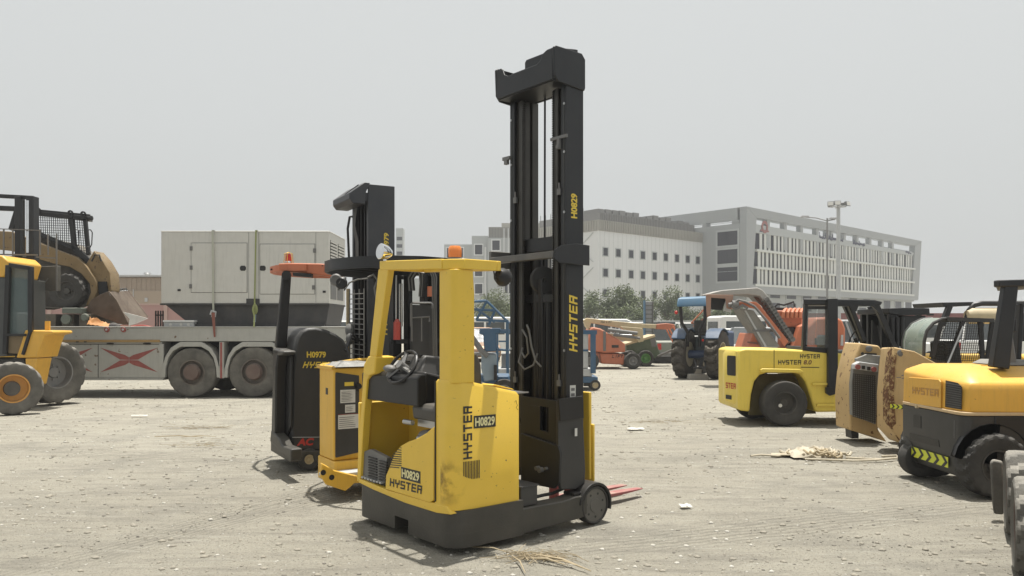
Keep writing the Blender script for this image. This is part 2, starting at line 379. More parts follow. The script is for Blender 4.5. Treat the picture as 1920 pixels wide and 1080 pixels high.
for j in range(len(ys)-1):
    for i in range(NX):
        a = j*w+i; fs.append((a, a+1, a+w+1, a+w))
gm = bpy.data.materials.new('sandy_gravel'); gm.use_nodes = True
t = gm.node_tree; N = t.nodes; Lk = t.links; p = N['Principled BSDF']; p.inputs['Roughness'].default_value = 0.95
p.inputs['Specular IOR Level'].default_value = 0.15
tc = N.new('ShaderNodeTexCoord')
def nz(scale, det=6, rough=.6, vec=None, dist=0):
    n = N.new('ShaderNodeTexNoise'); n.inputs['Scale'].default_value = scale; n.inputs['Detail'].default_value = det
    n.inputs['Roughness'].default_value = rough; n.inputs['Distortion'].default_value = dist
    Lk.new(vec or tc.outputs['Object'], n.inputs['Vector']); return n
def mr(src, a, b, c, d):
    r = N.new('ShaderNodeMapRange'); r.inputs[1].default_value = a; r.inputs[2].default_value = b; r.inputs[3].default_value = c; r.inputs[4].default_value = d
    Lk.new(src, r.inputs[0]); return r.outputs[0]
def mixc(f, a, b):
    m = N.new('ShaderNodeMix'); m.data_type = 'RGBA'
    Lk.new(f, m.inputs[0])
    for k, c in ((6, a), (7, b)):
        if isinstance(c, tuple): m.inputs[k].default_value = (*c, 1)
        else: Lk.new(c, m.inputs[k])
    return m.outputs[2]
base = mixc(mr(nz(.22, 8).outputs['Fac'], .3, .7, 0, 1), (.325, .302, .248), (.405, .38, .315))
base = mixc(mr(nz(.9, 9, .7).outputs['Fac'], .48, .68, 0, .75), base, (.24, .228, .195))
# greyer, coarser aggregate towards the right and the middle distance
mp = N.new('ShaderNodeMapping'); mp.inputs['Location'].default_value = (-5.0, -9.0, 0); mp.inputs['Scale'].default_value = (.11, .05, 1)
Lk.new(tc.outputs['Object'], mp.inputs[0])
gr = N.new('ShaderNodeTexGradient'); gr.gradient_type = 'SPHERICAL'; Lk.new(mp.outputs[0], gr.inputs[0])
mul = N.new('ShaderNodeMath'); mul.operation = 'MULTIPLY'
Lk.new(mr(gr.outputs['Fac'], .05, .6, 0, 1), mul.inputs[0]); Lk.new(mr(nz(1.6, 9, .75).outputs['Fac'], .38, .58, 0, 1), mul.inputs[1])
base = mixc(mul.outputs[0], base, (.20, .19, .165))
for rot_, loc_, sc_ in ((1.05, (-2.1, 7.3), 30), (.35, (2.5, 6.5), 26), (-.35, (-5, 10), 22), (.15, (4, 10), 24)):
    mt = N.new('ShaderNodeMapping'); mt.vector_type = 'TEXTURE'; mt.inputs['Location'].default_value = (*loc_, 0); mt.inputs['Rotation'].default_value = (0, 0, rot_); mt.inputs['Scale'].default_value = (3.2, .42, 1)
    Lk.new(tc.outputs['Object'], mt.inputs[0]); gs = N.new('ShaderNodeTexGradient'); gs.gradient_type = 'SPHERICAL'; Lk.new(mt.outputs[0], gs.inputs[0])
    mw = N.new('ShaderNodeMapping'); mw.inputs['Rotation'].default_value = (0, 0, -rot_); Lk.new(tc.outputs['Object'], mw.inputs[0])
    wv = N.new('ShaderNodeTexWave'); wv.bands_direction = 'Y'; wv.inputs['Scale'].default_value = sc_*.16; wv.inputs['Distortion'].default_value = 2.5; wv.inputs['Detail'].default_value = 4; wv.inputs['Detail Scale'].default_value = 2.5
    Lk.new(mw.outputs[0], wv.inputs['Vector']); mq = N.new('ShaderNodeMath'); mq.operation = 'MULTIPLY'
    Lk.new(mr(gs.outputs['Fac'], .0, .5, 0, .55), mq.inputs[0]); Lk.new(mr(wv.outputs['Fac'], .45, .75, 0, 1), mq.inputs[1])
    base = mixc(mq.outputs[0], base, (.20, .187, .155))
# streaks dragged across the lot
mp2 = N.new('ShaderNodeMapping'); mp2.inputs['Scale'].default_value = (.8, 5.0, 1); mp2.inputs['Rotation'].default_value = (0, 0, .12)
Lk.new(tc.outputs['Object'], mp2.inputs[0])
base = mixc(mr(nz(1.1, 10, .78, mp2.outputs[0]).outputs['Fac'], .48, .62, 0, .6), base, (.215, .20, .17))
base = mixc(mr(nz(1.9, 10, .78, mp2.outputs[0], .4).outputs['Fac'], .54, .66, 0, .8), base, (.42, .40, .34))
# speckle of single stones; small dark dots paint in the occlusion between them
vo = N.new('ShaderNodeTexVoronoi'); vo.inputs['Scale'].default_value = 42; Lk.new(tc.outputs['Object'], vo.inputs['Vector'])
base = mixc(mr(vo.outputs['Distance'], .12, .24, .8, 0), base, mixc(mr(vo.outputs['Color'], .2, .8, 0, 1), (.09, .085, .075), (.50, .48, .43)))
base = mixc(mr(nz(70, 3).outputs['Fac'], .52, .70, 0, .6), base, (.2, .185, .15))
Lk.new(base, p.inputs['Base Color'])
b1 = N.new('ShaderNodeBump'); b1.inputs['Strength'].default_value = 1.0; b1.inputs['Distance'].default_value = .05
Lk.new(nz(16, 10, .75).outputs['Fac'], b1.inputs['Height'])
b2 = N.new('ShaderNodeBump'); b2.inputs['Strength'].default_value = .8; b2.inputs['Distance'].default_value = .012
Lk.new(mr(vo.outputs['Distance'], 0, .3, 1, 0), b2.inputs['Height']); Lk.new(b1.outputs[0], b2.inputs['Normal'])
Lk.new(b2.outputs[0], p.inputs['Normal'])
g = MB(); g.v = vs; g.f = fs
go = build('ground', g, gm, smooth=180); tag(go, kind='structure')
# loose stones: far too many to count
STN = mat('loose_stone', (.27, .25, .205), 0.9, var=.35, scale=3.0, dust=.3, bump=0)
def stones(name, m, N_, seed, smax):
    rnd = random.Random(seed); g = MB()
    for k in range(N_):
        yy = 4.4*math.exp(rnd.random()**0.8*math.log(34/4.4)); xx = (rnd.random()*2-1)*.72*yy
        if noise.noise(Vector((xx*.5, yy*.5, seed))) < -.12 and rnd.random() < .8: continue
        r = min(smax, .0025+.004*rnd.random()+(.024*rnd.random()**8))*(1+yy*.03)
        z = hgt(xx, yy)
        a = rnd.random()*6.28; n = 5
        def ring(rr, zz): return [(xx+rr*cos(a+i*2*pi/n)*(1+.35*sin(i*2.3+a)), yy+rr*sin(a+i*2*pi/n)*.85, z+zz) for i in range(n)]
        o = len(g.v); R0 = ring(r, -.002); R1 = ring(r*.95, r*.25); R2 = ring(r*.5, r*.55)
        g.v += R0+R1+R2
        for q in (0, 1):
            for i in range(n):
                j = (i+1) % n; g.f.append((o+q*n+i, o+q*n+j, o+q*n+n+j, o+q*n+n+i))
        g.f.append(tuple(o+2*n+i for i in range(n)))
    o = build(name, g, m, smooth=20); tag(o, kind='stuff')
stones('gravel', STN, 14000, 3, .022)
stones('gravel', mat('pale_stone', (.46, .44, .39), .9, var=.2, dust=.1, bump=0), 6000, 21, .018)
stones('gravel', mat('dark_stone', (.15, .14, .12), .9, var=.3, dust=.25, bump=0), 5000, 11, .014)
# sand beyond the lot is the same sheet; a far dusty rise on the horizon
# ================================================================ BUILDINGS
def window_proto(T, w, h, frm, gls, name='window', depth=.12, fr=.14):
    g = MB()
    g.box(-w/2-fr, w/2+fr, -.05, .04, h/2, h/2+fr); g.box(-w/2-fr, w/2+fr, -.05, .04, -h/2-fr, -h/2)
    g.box(-w/2-fr, -w/2, -.05, .04, -h/2, h/2); g.box(w/2, w/2+fr, -.05, .04, -h/2, h/2)
    o = T.part(name, g, frm)
    q = T.part('pane', MB().box(-w/2, w/2, -.012, .03, -h/2, h/2).box(-.03, .03, -.03, -.013, -h/2, h/2), gls, o)
    return o
def put_copies(proto, T, places, rz=0):
    for i, pl in enumerate(places):
        o = proto if i == 0 else copy_tree(proto, T.e)
        o.location = pl; o.rotation_euler = (0, 0, rz)
WGL = mat('building_window_glass', (.03, .033, .045), .3, dust=.05, bump=0, spec=.3)
# --- white block with three rows of small windows
A = Thing('office_block', 'white office block with small square windows and a beige parapet', 'building', (12.3, 110), 40.3)
zt = 15.3
g = MB().box(0, 27.2, 0, 15, -.5, zt); A.part('wall', g, BWH)
g = MB().box(-.1, 27.0, -.1, 15.1, zt, zt+1.55)
for k in range(70): g.box(.2+k*.38, .32+k*.38, -.2, -.1, zt, zt+1.5)
for k in range(29): g.box(-.2, -.1, .3+k*.5, .42+k*.5, zt, zt+1.5)
A.part('parapet', g, BBG)
g = MB().box(1.4, 24, 1.2, 14, zt+1.55, zt+2.9)
rnd = random.Random(5)
for k in range(14): x0 = 1.6+k*1.55; g.box(x0, x0+1.2, 1.5, 4.5, zt+2.9, zt+3.1+rnd.random()*.55)
for k in range(60): g.box(1.4+k*.37, 1.5+k*.37, 1.1, 1.2, zt+1.6, zt+2.85)
for k in range(9): g.box(-.0+k*.05, .05+k*.05, 3+k*1.2, 3.1+k*1.2, zt+1.55, zt+3.5)
A.part('rooftop_plant', g, BEQ)
g = MB()
for k in range(28): g.box(.95*k+.3, .95*k+.33, -.012, .0, 1, zt-.1)
A.part('panel_joint', g, BLG)
g = MB()
for zc in (3.2, 8.2, 13.2):
    for y0 in (1.0, 8.0):
        for a, b in (((y0, zc-2.3), (y0+6, zc+1.9)), ((y0+6, zc-2.3), (y0, zc+1.9))): g.beam((-.05, a[0], a[1]), (-.05, b[0], b[1]), .08)
A.part('wall_bracing', g, BLG)
wp = []
for px, ptop, pbot in [(1135, 470, 545)]: pass
xs_ = [A.hy(px, 500)[0] for px in (1135, 1159, 1183, 1205, 1227, 1248, 1269, 1289, 1308, 1327)]
for zr in (12.35, 9.35, 6.4, 3.4):
    for x in xs_: wp.append((x, -.02, zr))
put_copies(window_proto(A, .95, 1.1, BLG, WGL), A, wp)
# --- louvred office building
B = Thing('office_building', 'grey framed office building with white vertical louvres, open roof frame and flared right end', 'building', (36.4, 120), 42.8)
Yt = lambda pts, y=0: B.ty(pts, y)
ztop = B.hy(1400, 387)[1]
x_end = B.hy(1722, 560)[0]
zroof = B.hy(1418, 420)[1]; zl1 = B.hy(1411, 532)[1]; zb = B.hy(1404, 547)[1]
# right facade frame
g = MB()
g.prism(Yt([(1400, 387), (1728, 452), (1716, 460.6), (1418.7, 408)]), 'y', 0, 1.6)
g.prism(Yt([(1400, 387.5), (1418.7, 408.3), (1411.5, 534), (1400, 546)]), 'y', .003, 1.2)
g.prism(Yt([(1728, 452.4), (1722, 560.6), (1710, 553), (1716, 461)]), 'y', .003, 1.2)
g.prism(Yt([(1400, 546.5), (1411.5, 534.4), (1710, 553.2), (1722, 561), (1721, 563), (1400, 550)]), 'y', 0, 1.2)
B.part('frame', g, BGR)
g = MB()   # the left return of the frame
zo1, zo0 = B.hx(1370, 407, 0)[1], B.hx(1370, 421, 0)[1]
g.box(0, 1.2, 1.6, 30, ztop-1.9, ztop)
for y0, y1 in ((1.3, 2.6), (7.2, 8.0), (13.4, 14.2), (20, 20.8), (26.5, 27.3)): g.box(.02, 1.18, y0, y1, zroof, ztop-1.9)
g.box(x_end-2, x_end+2, 28, 30, ztop-1.6, ztop)
g.box(2, x_end, 28.5, 30, ztop-1.6, ztop-.05)
for k in range(9): g.box(6+k*7.5, 6.8+k*7.5, 28.6, 29.9, zroof, ztop-1.6)
B.part('roof_frame', g, BGR)
g = MB().box(0.3, x_end-1.0, .5, 30, zb, zroof)
g.box(2.5, x_end-4, 1.5, 29, -.5, zb)
B.part('wall', g, BLG)
g = MB().box(-.02, .3, 1.2, 30, zb-.6, zroof-.02)
for zz in (18, 14.2, 10.3, 6.6): g.box(-.05, -.02, 1.2, 30, zz, zz+.07)
B.part('side_cladding', g, BGR)
# posts of the open band
for px in (1430+13, 1475, 1505.5, 1535, 1555, 1562, 1586, 1610, 1634, 1657, 1676):
    x = B.hy(px, 420)[0]; B.part('band_post', MB().box(x-.45, x+.45, .2, 1.0, zroof-3.5, ztop-1.4), BGR)
# sign strip
g = MB().prism(Yt([(1418.4, 420), (1716, 474), (1712.5, 479.5), (1417, 436)]), 'y', .15, .9); B.part('sign_strip', g, BLG)
SGN = mat('sign_dark', (.05, .05, .09), .6, dust=0, bump=0)
g = MB(); rnd = random.Random(2)
def scrib(pxa, pya, pxb, pyb, hgt_, n):
    for k in range(n):
        f = (k+.2)/n; x, z = B.hy(pxa+(pxb-pxa)*f, pya+(pyb-pya)*f, .1); x2, _ = B.hy(pxa+(pxb-pxa)*(k+.95)/n, pya, .1)
        hh = hgt_*(.5+.6*rnd.random()); dz = rnd.random()*.25
        g.box(x, x2, .08, .13, z+dz, z+dz+hh*.55)
        if rnd.random() < .6: g.box(x, x+.18, .08, .13, z+dz+hh*.55, z+dz+hh*1.2)
scrib(1536, 448, 1581, 455, .8, 20); scrib(1599, 459, 1622, 463, .9, 10); scrib(1698, 475.5, 1709, 477, .5, 7)
scrib(1424, 434.5, 1438.5, 436, .32, 8)
B.part('sign_lettering', g, SGN)
g = MB(); x, z = B.hy(1424, 431, .1); g.lathe([(1.0, 0), (1.0, .06), (.55, .06), (.55, 0)], (x+1.6, .1, z+.6), (0, -1, 0), 20)
g.box(x+.3, x+2.9, .06, .12, z-.15, z+.1); B.part('emblem', g, mat('emblem_red', (.30, .12, .11), .6, dust=0, bump=0))
rows = [((1417, 436), (1712, 479.5), (1712, 503), (1414.5, 467)), ((1414, 470), (1712, 505.5), (1710.5, 528), (1412.5, 499.5)), ((1412.5, 502.5), (1710.5, 530.5), (1710, 552), (1411.5, 532))]
LVW = mat('white_louvre', (.62, .63, .60), .5, dust=.05, var=.05, scale=.4, bump=0)
LVG = mat('louvre_glass', (.012, .012, .022), .5, dust=.0, bump=0, spec=.15)
rnd = random.Random(8)
for q in rows:
    pl = Yt(q, .45); B.part('dark_glazing', MB().prism(pl, 'y', .42, .48), LVG)
    (xa, za), (xb, zb1), (xc, zc1), (xd, zd) = pl
    g = MB(); x = xa+.9
    while x < xb-.4:
        wd_ = rnd.choice((.72, .8, .9, .6)); f = (x-xa)/(xb-xa)
        z1 = za+(zb1-za)*f; z0 = zd+(zc1-zd)*f
        g.box(x, x+wd_, .28, .38, z0, z1)
        x += wd_+rnd.choice((.5, .6, .5, .62, 1.1 if rnd.random() < .5 else .42))
    B.part('louvre_screen', g, LVW)
    g = MB(); g.prism([(xd, zd-.38), (xc, zc1-.38), (xc, zc1-.02), (xd, zd-.02)], 'y', -.06, .40); B.part('floor_band', g, LVW)
wpl = []
for i, (px, py) in enumerate(((1364, 447), (1364, 481), (1364, 514))):
    y, z = B.hx(px, py, -.02); wpl.append((-.03, y, z))
put_copies(window_proto(B, 3.6, 2.2, BLG, WGL, fr=.3), B, wpl, -pi/2)
wpl = []
for px, py in ((1453, 550), (1483.5, 552), (1513, 554), (1541, 556), (1663, 571), (1684, 572.5), (1703, 574), (1600, 562), (1625, 564)):
    x, z = B.hy(px, py, 1.46); wpl.append((x, 1.46, z))
put_copies(window_proto(B, 3.3, 1.6, BLG, WGL, 'window', fr=.25), B, wpl)
wpl = []
for px, py in ((1453, 575), (1483.5, 576), (1513, 577), (1595, 582), (1617, 583), (1640, 583)):
    x, z = B.hy(px, py, 1.46); wpl.append((x, 1.46, z))
put_copies(window_proto(B, 3.3, 1.3, BLG, WGL, 'window', fr=.25), B, wpl)
# --- stepped grey block behind the mast
C_ = Thing('stepped_building', 'pale grey stepped apartment block seen behind the near mast and the amber beacon', 'building', (0, 136), 0)
g = MB(); S = 136/F_PX
def blk(x0, x1, ytop, y0, y1): g.box((x0-960)*S, (x1-960)*S, y0, y1, -.5, CAMH+(HOR-ytop)*S)
blk(831, 884, 456, 2, 20); blk(884, 915, 441, 1, 20); blk(915, 1095, 446, 0, 24); blk(700, 831, 520, 3, 20)
C_.part('wall', g, BLG)
g = MB(); blk(916, 1090, 425, .5, 22); blk(940, 1088, 414, 3, 20)
C_.part('roof_screen', g, BBG)
g = MB()
for k in range(60): x = (917-960)*S+k*.27; g.box(x, x+.1, -.1+.5, .5, CAMH+(HOR-445)*S, CAMH+(HOR-426)*S)
C_.part('screen_rib', g, BEQ)
wpl = [((px-960)*S, dy-.05, CAMH+(HOR-py)*S) for px, py, dy in ((843, 472, 2), (860, 472, 2), (897, 467, 1), (897, 508, 1), (897, 541, 1), (950, 541, 0), (950, 500, 0), (930, 460, 0), (1027, 442, 0), (1050, 442, 0), (1027, 500, 0), (1070, 500, 0))]
put_copies(window_proto(C_, 1.3, 1.7, BWH, WGL, fr=.2), C_, wpl)
g = MB(); blk(908, 911.5, 462, .9, 1.0); blk(944, 946, 428, -.1, 0); blk(952, 954, 428, -.1, 0); C_.part('wall_fin', g, BWH)
# --- low far left buildings
D = Thing('warehouse', 'long low tan warehouse with a white roof edge beyond the flatbed trailer', 'building', (-46, 80), 0)
S2 = 80/F_PX
D.part('wall', MB().box(-70, 10.1, 0, 30, -.3, CAMH+(HOR-545)*S2), BTN)
g = MB().box(-70, 10.3, .1, 30.2, CAMH+(HOR-545)*S2, CAMH+(HOR-520)*S2)
for k in range(100): g.box(-40+k*.5, -39.9+k*.5, .05, .1, CAMH+(HOR-545)*S2, CAMH+(HOR-520)*S2)
D.part('cladding', g, mat('tan_cladding', (.30, .235, .175), .7, dust=.05, bump=0))
D.part('roof', MB().prism([(-.4, CAMH+(HOR-519)*S2), (30.6, CAMH+(HOR-519)*S2), (15, CAMH+(HOR-512)*S2), (-.4, CAMH+(HOR-516)*S2)], 'x', -70.5, 10.6), LGY)
vx = (259-960)*S2+46
D.part('roof_vent', MB().cyl((vx, 2, 6.6), (vx, 2, 7.15), .25).cyl((vx, 2, 7.15), (vx, 2, 7.35), .42, .3), STL)
g = MB().box((250-960)*S2+46, (251-960)*S2+46, -.1, -.02, 3.2, 5.5).box((272-960)*S2+46, (277-960)*S2+46, -.1, -.02, 4.2, 4.6); D.part('wall_pipe', g, LGY)
W1 = Thing('pink_wall', 'faded pink boundary wall standing behind the generator on the trailer', 'wall', (-33, 62), 0)
W1.part('wall_panel', MB().box(-60, 17.5, 0, .25, -.2, CAMH+(HOR-572)*62/F_PX), PNK)
g = MB().box(-60, 17.5, -.06, .31, CAMH+(HOR-572)*62/F_PX, CAMH+(HOR-569)*62/F_PX)
for k in range(26): g.box(-60+k*3.1, -59.7+k*3.1, -.1, 0, -.2, CAMH+(HOR-572)*62/F_PX)
W1.part('coping', g, mat('pink_coping', (.42, .29, .25), .8, dust=.1, bump=0))
E_ = Thing('distant_tower', 'narrow grey tower block far away, right of the black mast marked 979', 'building', ((749-960)*200/F_PX, 200), 0)
g = MB().box(-.9, .9, 0, 3, -1, CAMH+(HOR-428)*200/F_PX); E_.part('wall', g, BLG)
g = MB()
for k in range(12): g.box(-.7, .7, -.05, 0, 3+k*1.9, 3.9+k*1.9)
E_.part('window', g, WGL)
W2 = Thing('boundary_wall', 'low whitish boundary wall in front of the trees and office blocks', 'wall', (20, 84), 0)
W2.part('wall_panel', MB().box(-46, 70, 0, .3, -.2, 2.15), BWH)
g = MB().box(-46, 70, -.05, .35, 2.15, 2.3)
for k in range(30): g.box(-46+k*4, -45.6+k*4, -.12, 0, -.2, 2.15)
W2.part('coping', g, BLG)
W3 = Thing('site_fence', 'long red and grey hoarding beyond the parked cars at the right', 'fence', (40, 70), 0)
g = MB().box(-17, 60, 0, .1, 0, 2.3)
W3.part('hoarding_panel', g, mat('grey_hoarding', (.36, .36, .36), .7, bump=0, dust=.15)); W3.part('rail', MB().box(-17, 60, -.03, .13, 2.3, 2.85), mat('maroon_rail', (.17, .05, .05), .7, bump=0))
# ================================================================ TREES
def make_tree(seed, H, Wd, label):
    rnd = random.Random(seed); T = Thing('tree', label, 'tree', (0, 0), 0, 'trees in front of the white office block')
    g = MB(); th = H*.30
    pts = [(0, 0, -.1), (.05*rnd.uniform(-1, 1), 0, th*.5), (.1*rnd.uniform(-1, 1), .05, th), (.1*rnd.uniform(-1, 1), 0, H*.75)]
    g.tube(pts, [.16, .13, .10, .03], 8)
    cl = []
    for k in range(11):
        a = rnd.random()*6.28; e = rnd.uniform(.15, 1.0); L = Wd*.5*rnd.uniform(.45, .95)*(1.15-e*.55)
        base_ = Vector((0, 0, th*rnd.uniform(.8, 1.2)+e*H*.15)); tip = Vector((cos(a)*L, sin(a)*L, th+(H-th)*e*.92))
        mid = (base_+tip)/2+Vector((0, 0, .25)); g.tube([base_, mid, tip], [.06, .04, .012], 5); cl.append((tip, rnd.uniform(.55, .9))); cl.append((mid+Vector((rnd.uniform(-.3, .3), rnd.uniform(-.3, .3), .3)), .6))
    T.part('trunk', g, BARK)
    lv = MB()
    for c, r in cl:
        c = Vector(c); r *= Wd/4.2
        for k in range(170):
            d = Vector((rnd.gauss(0, 1), rnd.gauss(0, 1), rnd.gauss(0, .8))); d = d.normalized()*r*(rnd.random()**.4)*1.15
            q = c+d; s = rnd.uniform(.07, .17); n_ = Vector((rnd.gauss(0, 1), rnd.gauss(0, 1), rnd.gauss(0, 1)+.6)).normalized()
            a = n_.orthogonal().normalized(); b = n_.cross(a); ph = rnd.random()*3; a, b = a*cos(ph)+b*sin(ph), b*cos(ph)-a*sin(ph)
            o = len(lv.v); lv.v += [tuple(q+a*s), tuple(q+b*s*.5), tuple(q-a*s), tuple(q-b*s*.5)]; lv.f.append((o, o+1, o+2, o+3))
    T.part('crown', lv, LEAF, smooth=0)
    return T.e
TL = [(3, 5.6, 4.6), (14, 6.4, 5.2), (22, 5.2, 4.0)]
protos = [make_tree(s, h, w_, '') for s, h, w_ in TL]
spots = [(1100, 551, 0, 88, 'loose green tree hard against the right edge of the tall black mast'),
 (1140, 544, 1, 90, 'bushy green tree second to the right of the tall black mast'),
 (1172, 540, 0, 88, 'tall leafy tree in the middle of the row before the white block'),
 (1205, 556, 2, 86, 'small round tree just left of the grey lift mast in the row'),
 (1252, 541, 1, 90, 'broad tree behind the light blue tractor canopy'),
 (1290, 560, 2, 87, 'low tree seen under the tractor canopy'),
 (1338, 566, 2, 80, 'dark tree seen below the orange conveyor head'),
 (1385, 575, 0, 84, 'tree half hidden behind the inclined conveyor'),
 (943, 546, 1, 84, 'leafy tree at the left edge of the tall black mast'),
 (915, 549, 2, 95, 'small tree behind the blue lattice frame beside the yellow pillar'),
 (1025, 560, 0, 92, 'tree glimpsed through the gap between the mast uprights')]
used = set()
rnd = random.Random(4)
for px, ptop, k, Y, lab in spots:
    if k in used: o = copy_tree(protos[k])
    else: o = protos[k]; used.add(k)
    H = CAMH+(HOR-ptop)/F_PX*Y; s = H/TL[k][1]
    o.location = ((px-960)/F_PX*Y, Y, 0); o.scale = (s, s, s); o.rotation_euler = (0, 0, rnd.random()*6.28)
    tag(o, lab)
# ================================================================ LAMP POSTS
T = Thing('floodlight_pole', 'tall pale floodlight mast with a ring of lamps at its top', 'lamp post', ((1572-960)/F_PX*45, 45))
zt = CAMH+(HOR-384)/F_PX*45
T.part('pole', MB().cyl((0, 0, -.1), (0, 0, zt), .15, .10, 12).cyl((0, 0, -.1), (0, 0, .12), .3), LGY)
T.part('crossbar', MB().cyl((-.45, 0, zt-.1), (.45, 0, zt-.1), .04).cyl((0, -.4, zt-.12), (0, .4, zt-.12), .04), LGY)
for x, y, rz in ((-.48, -.1, -30), (-.2, -.35, -10), (.48, -.1, 30), (.3, .3, 160), (-.3, .3, 200)):
    o = T.part('floodlight', MB().loft([[(-.18, -.08, -.12), (.18, -.08, -.12), (.18, -.02, .16), (-.18, -.02, .16)], [(-.13, .12, -.06), (.13, .12, -.06), (.13, .14, .12), (-.13, .14, .12)]]), BEQ)
    o.location = (x, y, zt+.02); o.rotation_euler = (0, 0, radians(rz))
    q = T.part('lens', MB().prism([(-.15, -.10), (.15, -.10), (.15, .12), (-.15, .12)], 'y', -.088, -.08), LBL, o); q.rotation_euler = (-.2, 0, 0)
T = Thing('street_lamp', 'thin dark street lamp with two horizontal arms left of the floodlight mast', 'lamp post', ((1551-960)/F_PX*70, 70))
zt = CAMH+(HOR-409)/F_PX*70
T.part('pole', MB().cyl((0, 0, -.1), (0, 0, zt), .11, .07, 10), BEQ)
T.part('arm', MB().tube([(-2.0, 0, zt+.1), (-1.0, 0, zt+.02), (0, 0, zt-.25), (.7, 0, zt-.1)], .05, 6), BEQ)
for x, z in ((-2.0, .12), (.55, -.05)): T.part('lamp_head', MB().loft([[(x-.45, -.14, zt+z-.03), (x+.35, -.14, zt+z-.05), (x+.35, .14, zt+z-.05), (x-.45, .14, zt+z-.03)], [(x-.3, -.08, zt+z+.1), (x+.3, -.08, zt+z+.1), (x+.3, .08, zt+z+.1), (x-.3, .08, zt+z+.1)]]), BEQ)
for px, Y, ptop, lab in ((900, 100, 553, 'slim grey lamp post beside the yellow pillar, nearest to it'), (934, 100, 537, 'slim grey lamp post between the yellow pillar and the tall mast')):
    T = Thing('street_lamp', lab, 'lamp post', ((px-960)/F_PX*Y, Y)); zt = CAMH+(HOR-ptop)/F_PX*Y
    T.part('pole', MB().cyl((0, 0, -.1), (0, 0, zt), .10, .06, 8), LGY); T.part('lamp_head', MB().box(-.1, .6, -.1, .1, zt-.05, zt+.1), BEQ)
X, Yv, Z = Vector((1, 0, 0)), Vector((0, 1, 0)), Vector((0, 0, 1))
# ================================================================ MAIN REACH TRUCK  (x: towards the forks, y: across)
T = Thing('reach_truck', 'yellow reach truck with a tall black mast, marked 0829, nearest machine to the camera', 'reach truck', (-.419, 5.524), 39.8)
# chassis
outl = rrect(0, .66, 0, 1.42, (.15, 0, 0, .12), 6)
g = MB().prism(outl, 'z', .15, .315)
sk = [p for p in rrect(0, .66, .0, .60, (.15, 0, 0, 0), 6)]; g.prism(sk, 'z', .045, .1495)
g.prism(rrect(.0, .66, .80, 1.42, (0, 0, 0, .12), 6), 'z', .045, .1495)
g.box(.16, .64, .60, .80, .06, .149)
ch = T.part('chassis', g, CHARS)
for y0, y1 in ((.0, .15), (1.27, 1.42)):
    g = MB().prism([(.655, .05), (1.30, .075), (1.36, .10), (1.36, .255), (1.22, .262), (1.1, .245), (.655, .25)], 'y', y0, y1)
    leg = T.part('outrigger_leg', g, CHARS, bev=.010)
g = MB()
for a in range(19): pass
def fender(y0, y1):
    g = MB(); R1, R0 = .19, .168; c = (1.452, .158); out = []
    for k in range(15):
        t = radians(-18+k*(180+10)/14); out.append((c[0]+R1*cos(t), c[1]+R1*sin(t)))
    for k in range(15):
        t = radians(172-k*(180+10)/14); out.append((c[0]+R0*cos(t), c[1]+R0*sin(t)))
    g.prism(out, 'y', y0, y1); g.box(1.22, 1.50, y0+.03, y1-.01, .262, .285); return g
T.part('wheel_fender', fender(-.01, .155), BLK, bev=.004); T.part('wheel_fender', fender(1.265, 1.43), BLK, bev=.004)
LWH = mat('solid_wheel_grey', (.085, .082, .075), .7, dust=.4, bump=.2)
for y in (.045, 1.375):
    d = (0, -1 if y < 1 else 1, 0)
    w_ = T.part('wheel', MB().lathe([(.05, -.05), (.140, -.05), (.156, -.042), (.158, 0), (.156, .042), (.150, .05), (.142, .05), (.138, .036), (.05, .036)], (1.452, y, .158), d, 48), RUB)
    q = MB().lathe([(.137, .030), (.137, .037), (.06, .037), (.055, .045), (.001, .045), (.001, 0), (.137, 0)], (1.452, y, .158), d, 40); T.part('rim', q, LWH, w_)
    q = MB()
    for k in range(7):
        t = 2*pi*k/7+.3; q.cyl((1.452+.098*cos(t), y+d[1]*.03, .158+.098*sin(t)), (1.452+.098*cos(t), y+d[1]*.0385, .158+.098*sin(t)), .0105, n=10)
    T.part('wheel_hole', q, BLK, w_)
# body cover on the near side: rounded corner, sloping top
def ztop(p): return 1.262 if p[0] < .16 else 1.262-(p[0]-.16)*.24
def zlow(p): return .318 if p[0] < .35 else .285
def rcover(): return rrect(.0, .636, .018, .236, (.10, .012, 0, .0), 6)
g = MB(); r0 = rcover()
rings = []
for zf, ins in ((zlow, .0), (lambda p: ztop(p)-.03, 0), (ztop, .018)):
    cx, cy = .32, .13
    rings.append([(p[0]+(cx-p[0])/.32*ins*(1 if abs(p[0]-cx) > .2 else .6), p[1]+(cy-p[1])/.12*ins, zf(p)) for p in r0])
g.loft(rings)
cov = T.part('side_cover', g, YEL, bev=.004)
# battery bulkhead and far side
g = MB().prism([(.50, .318), (.634, .285), (.634, 1.135), (.50, 1.17)], 'y', .238, 1.40)
T.part('battery_cover', g, YEL, bev=.01)
g = MB().box(.01, .62, 1.385, 1.418, .318, 1.0)
T.part('far_side_panel', g, YEL, bev=.008)
g = MB()
for yy in (.50, .86): g.prism([(.44, .44), (.498, .44), (.498, .98), (.44, .98)], 'y', yy, yy+.30)
T.part('inner_panel', g, YEL2, bev=.008)
# door with curved top, on the left face
LF = lambda pts: T.tx(pts, -.004)
door = [(723, 917), (806, 942), (813, 938), (814, 800), (800, 812), (783, 822), (766, 828), (752, 836), (742, 848), (735, 864), (729, 880), (724, 892)]
T.part('door_panel', MB().prism(LF(door), 'x', -.006, .03), YEL, bev=.004)
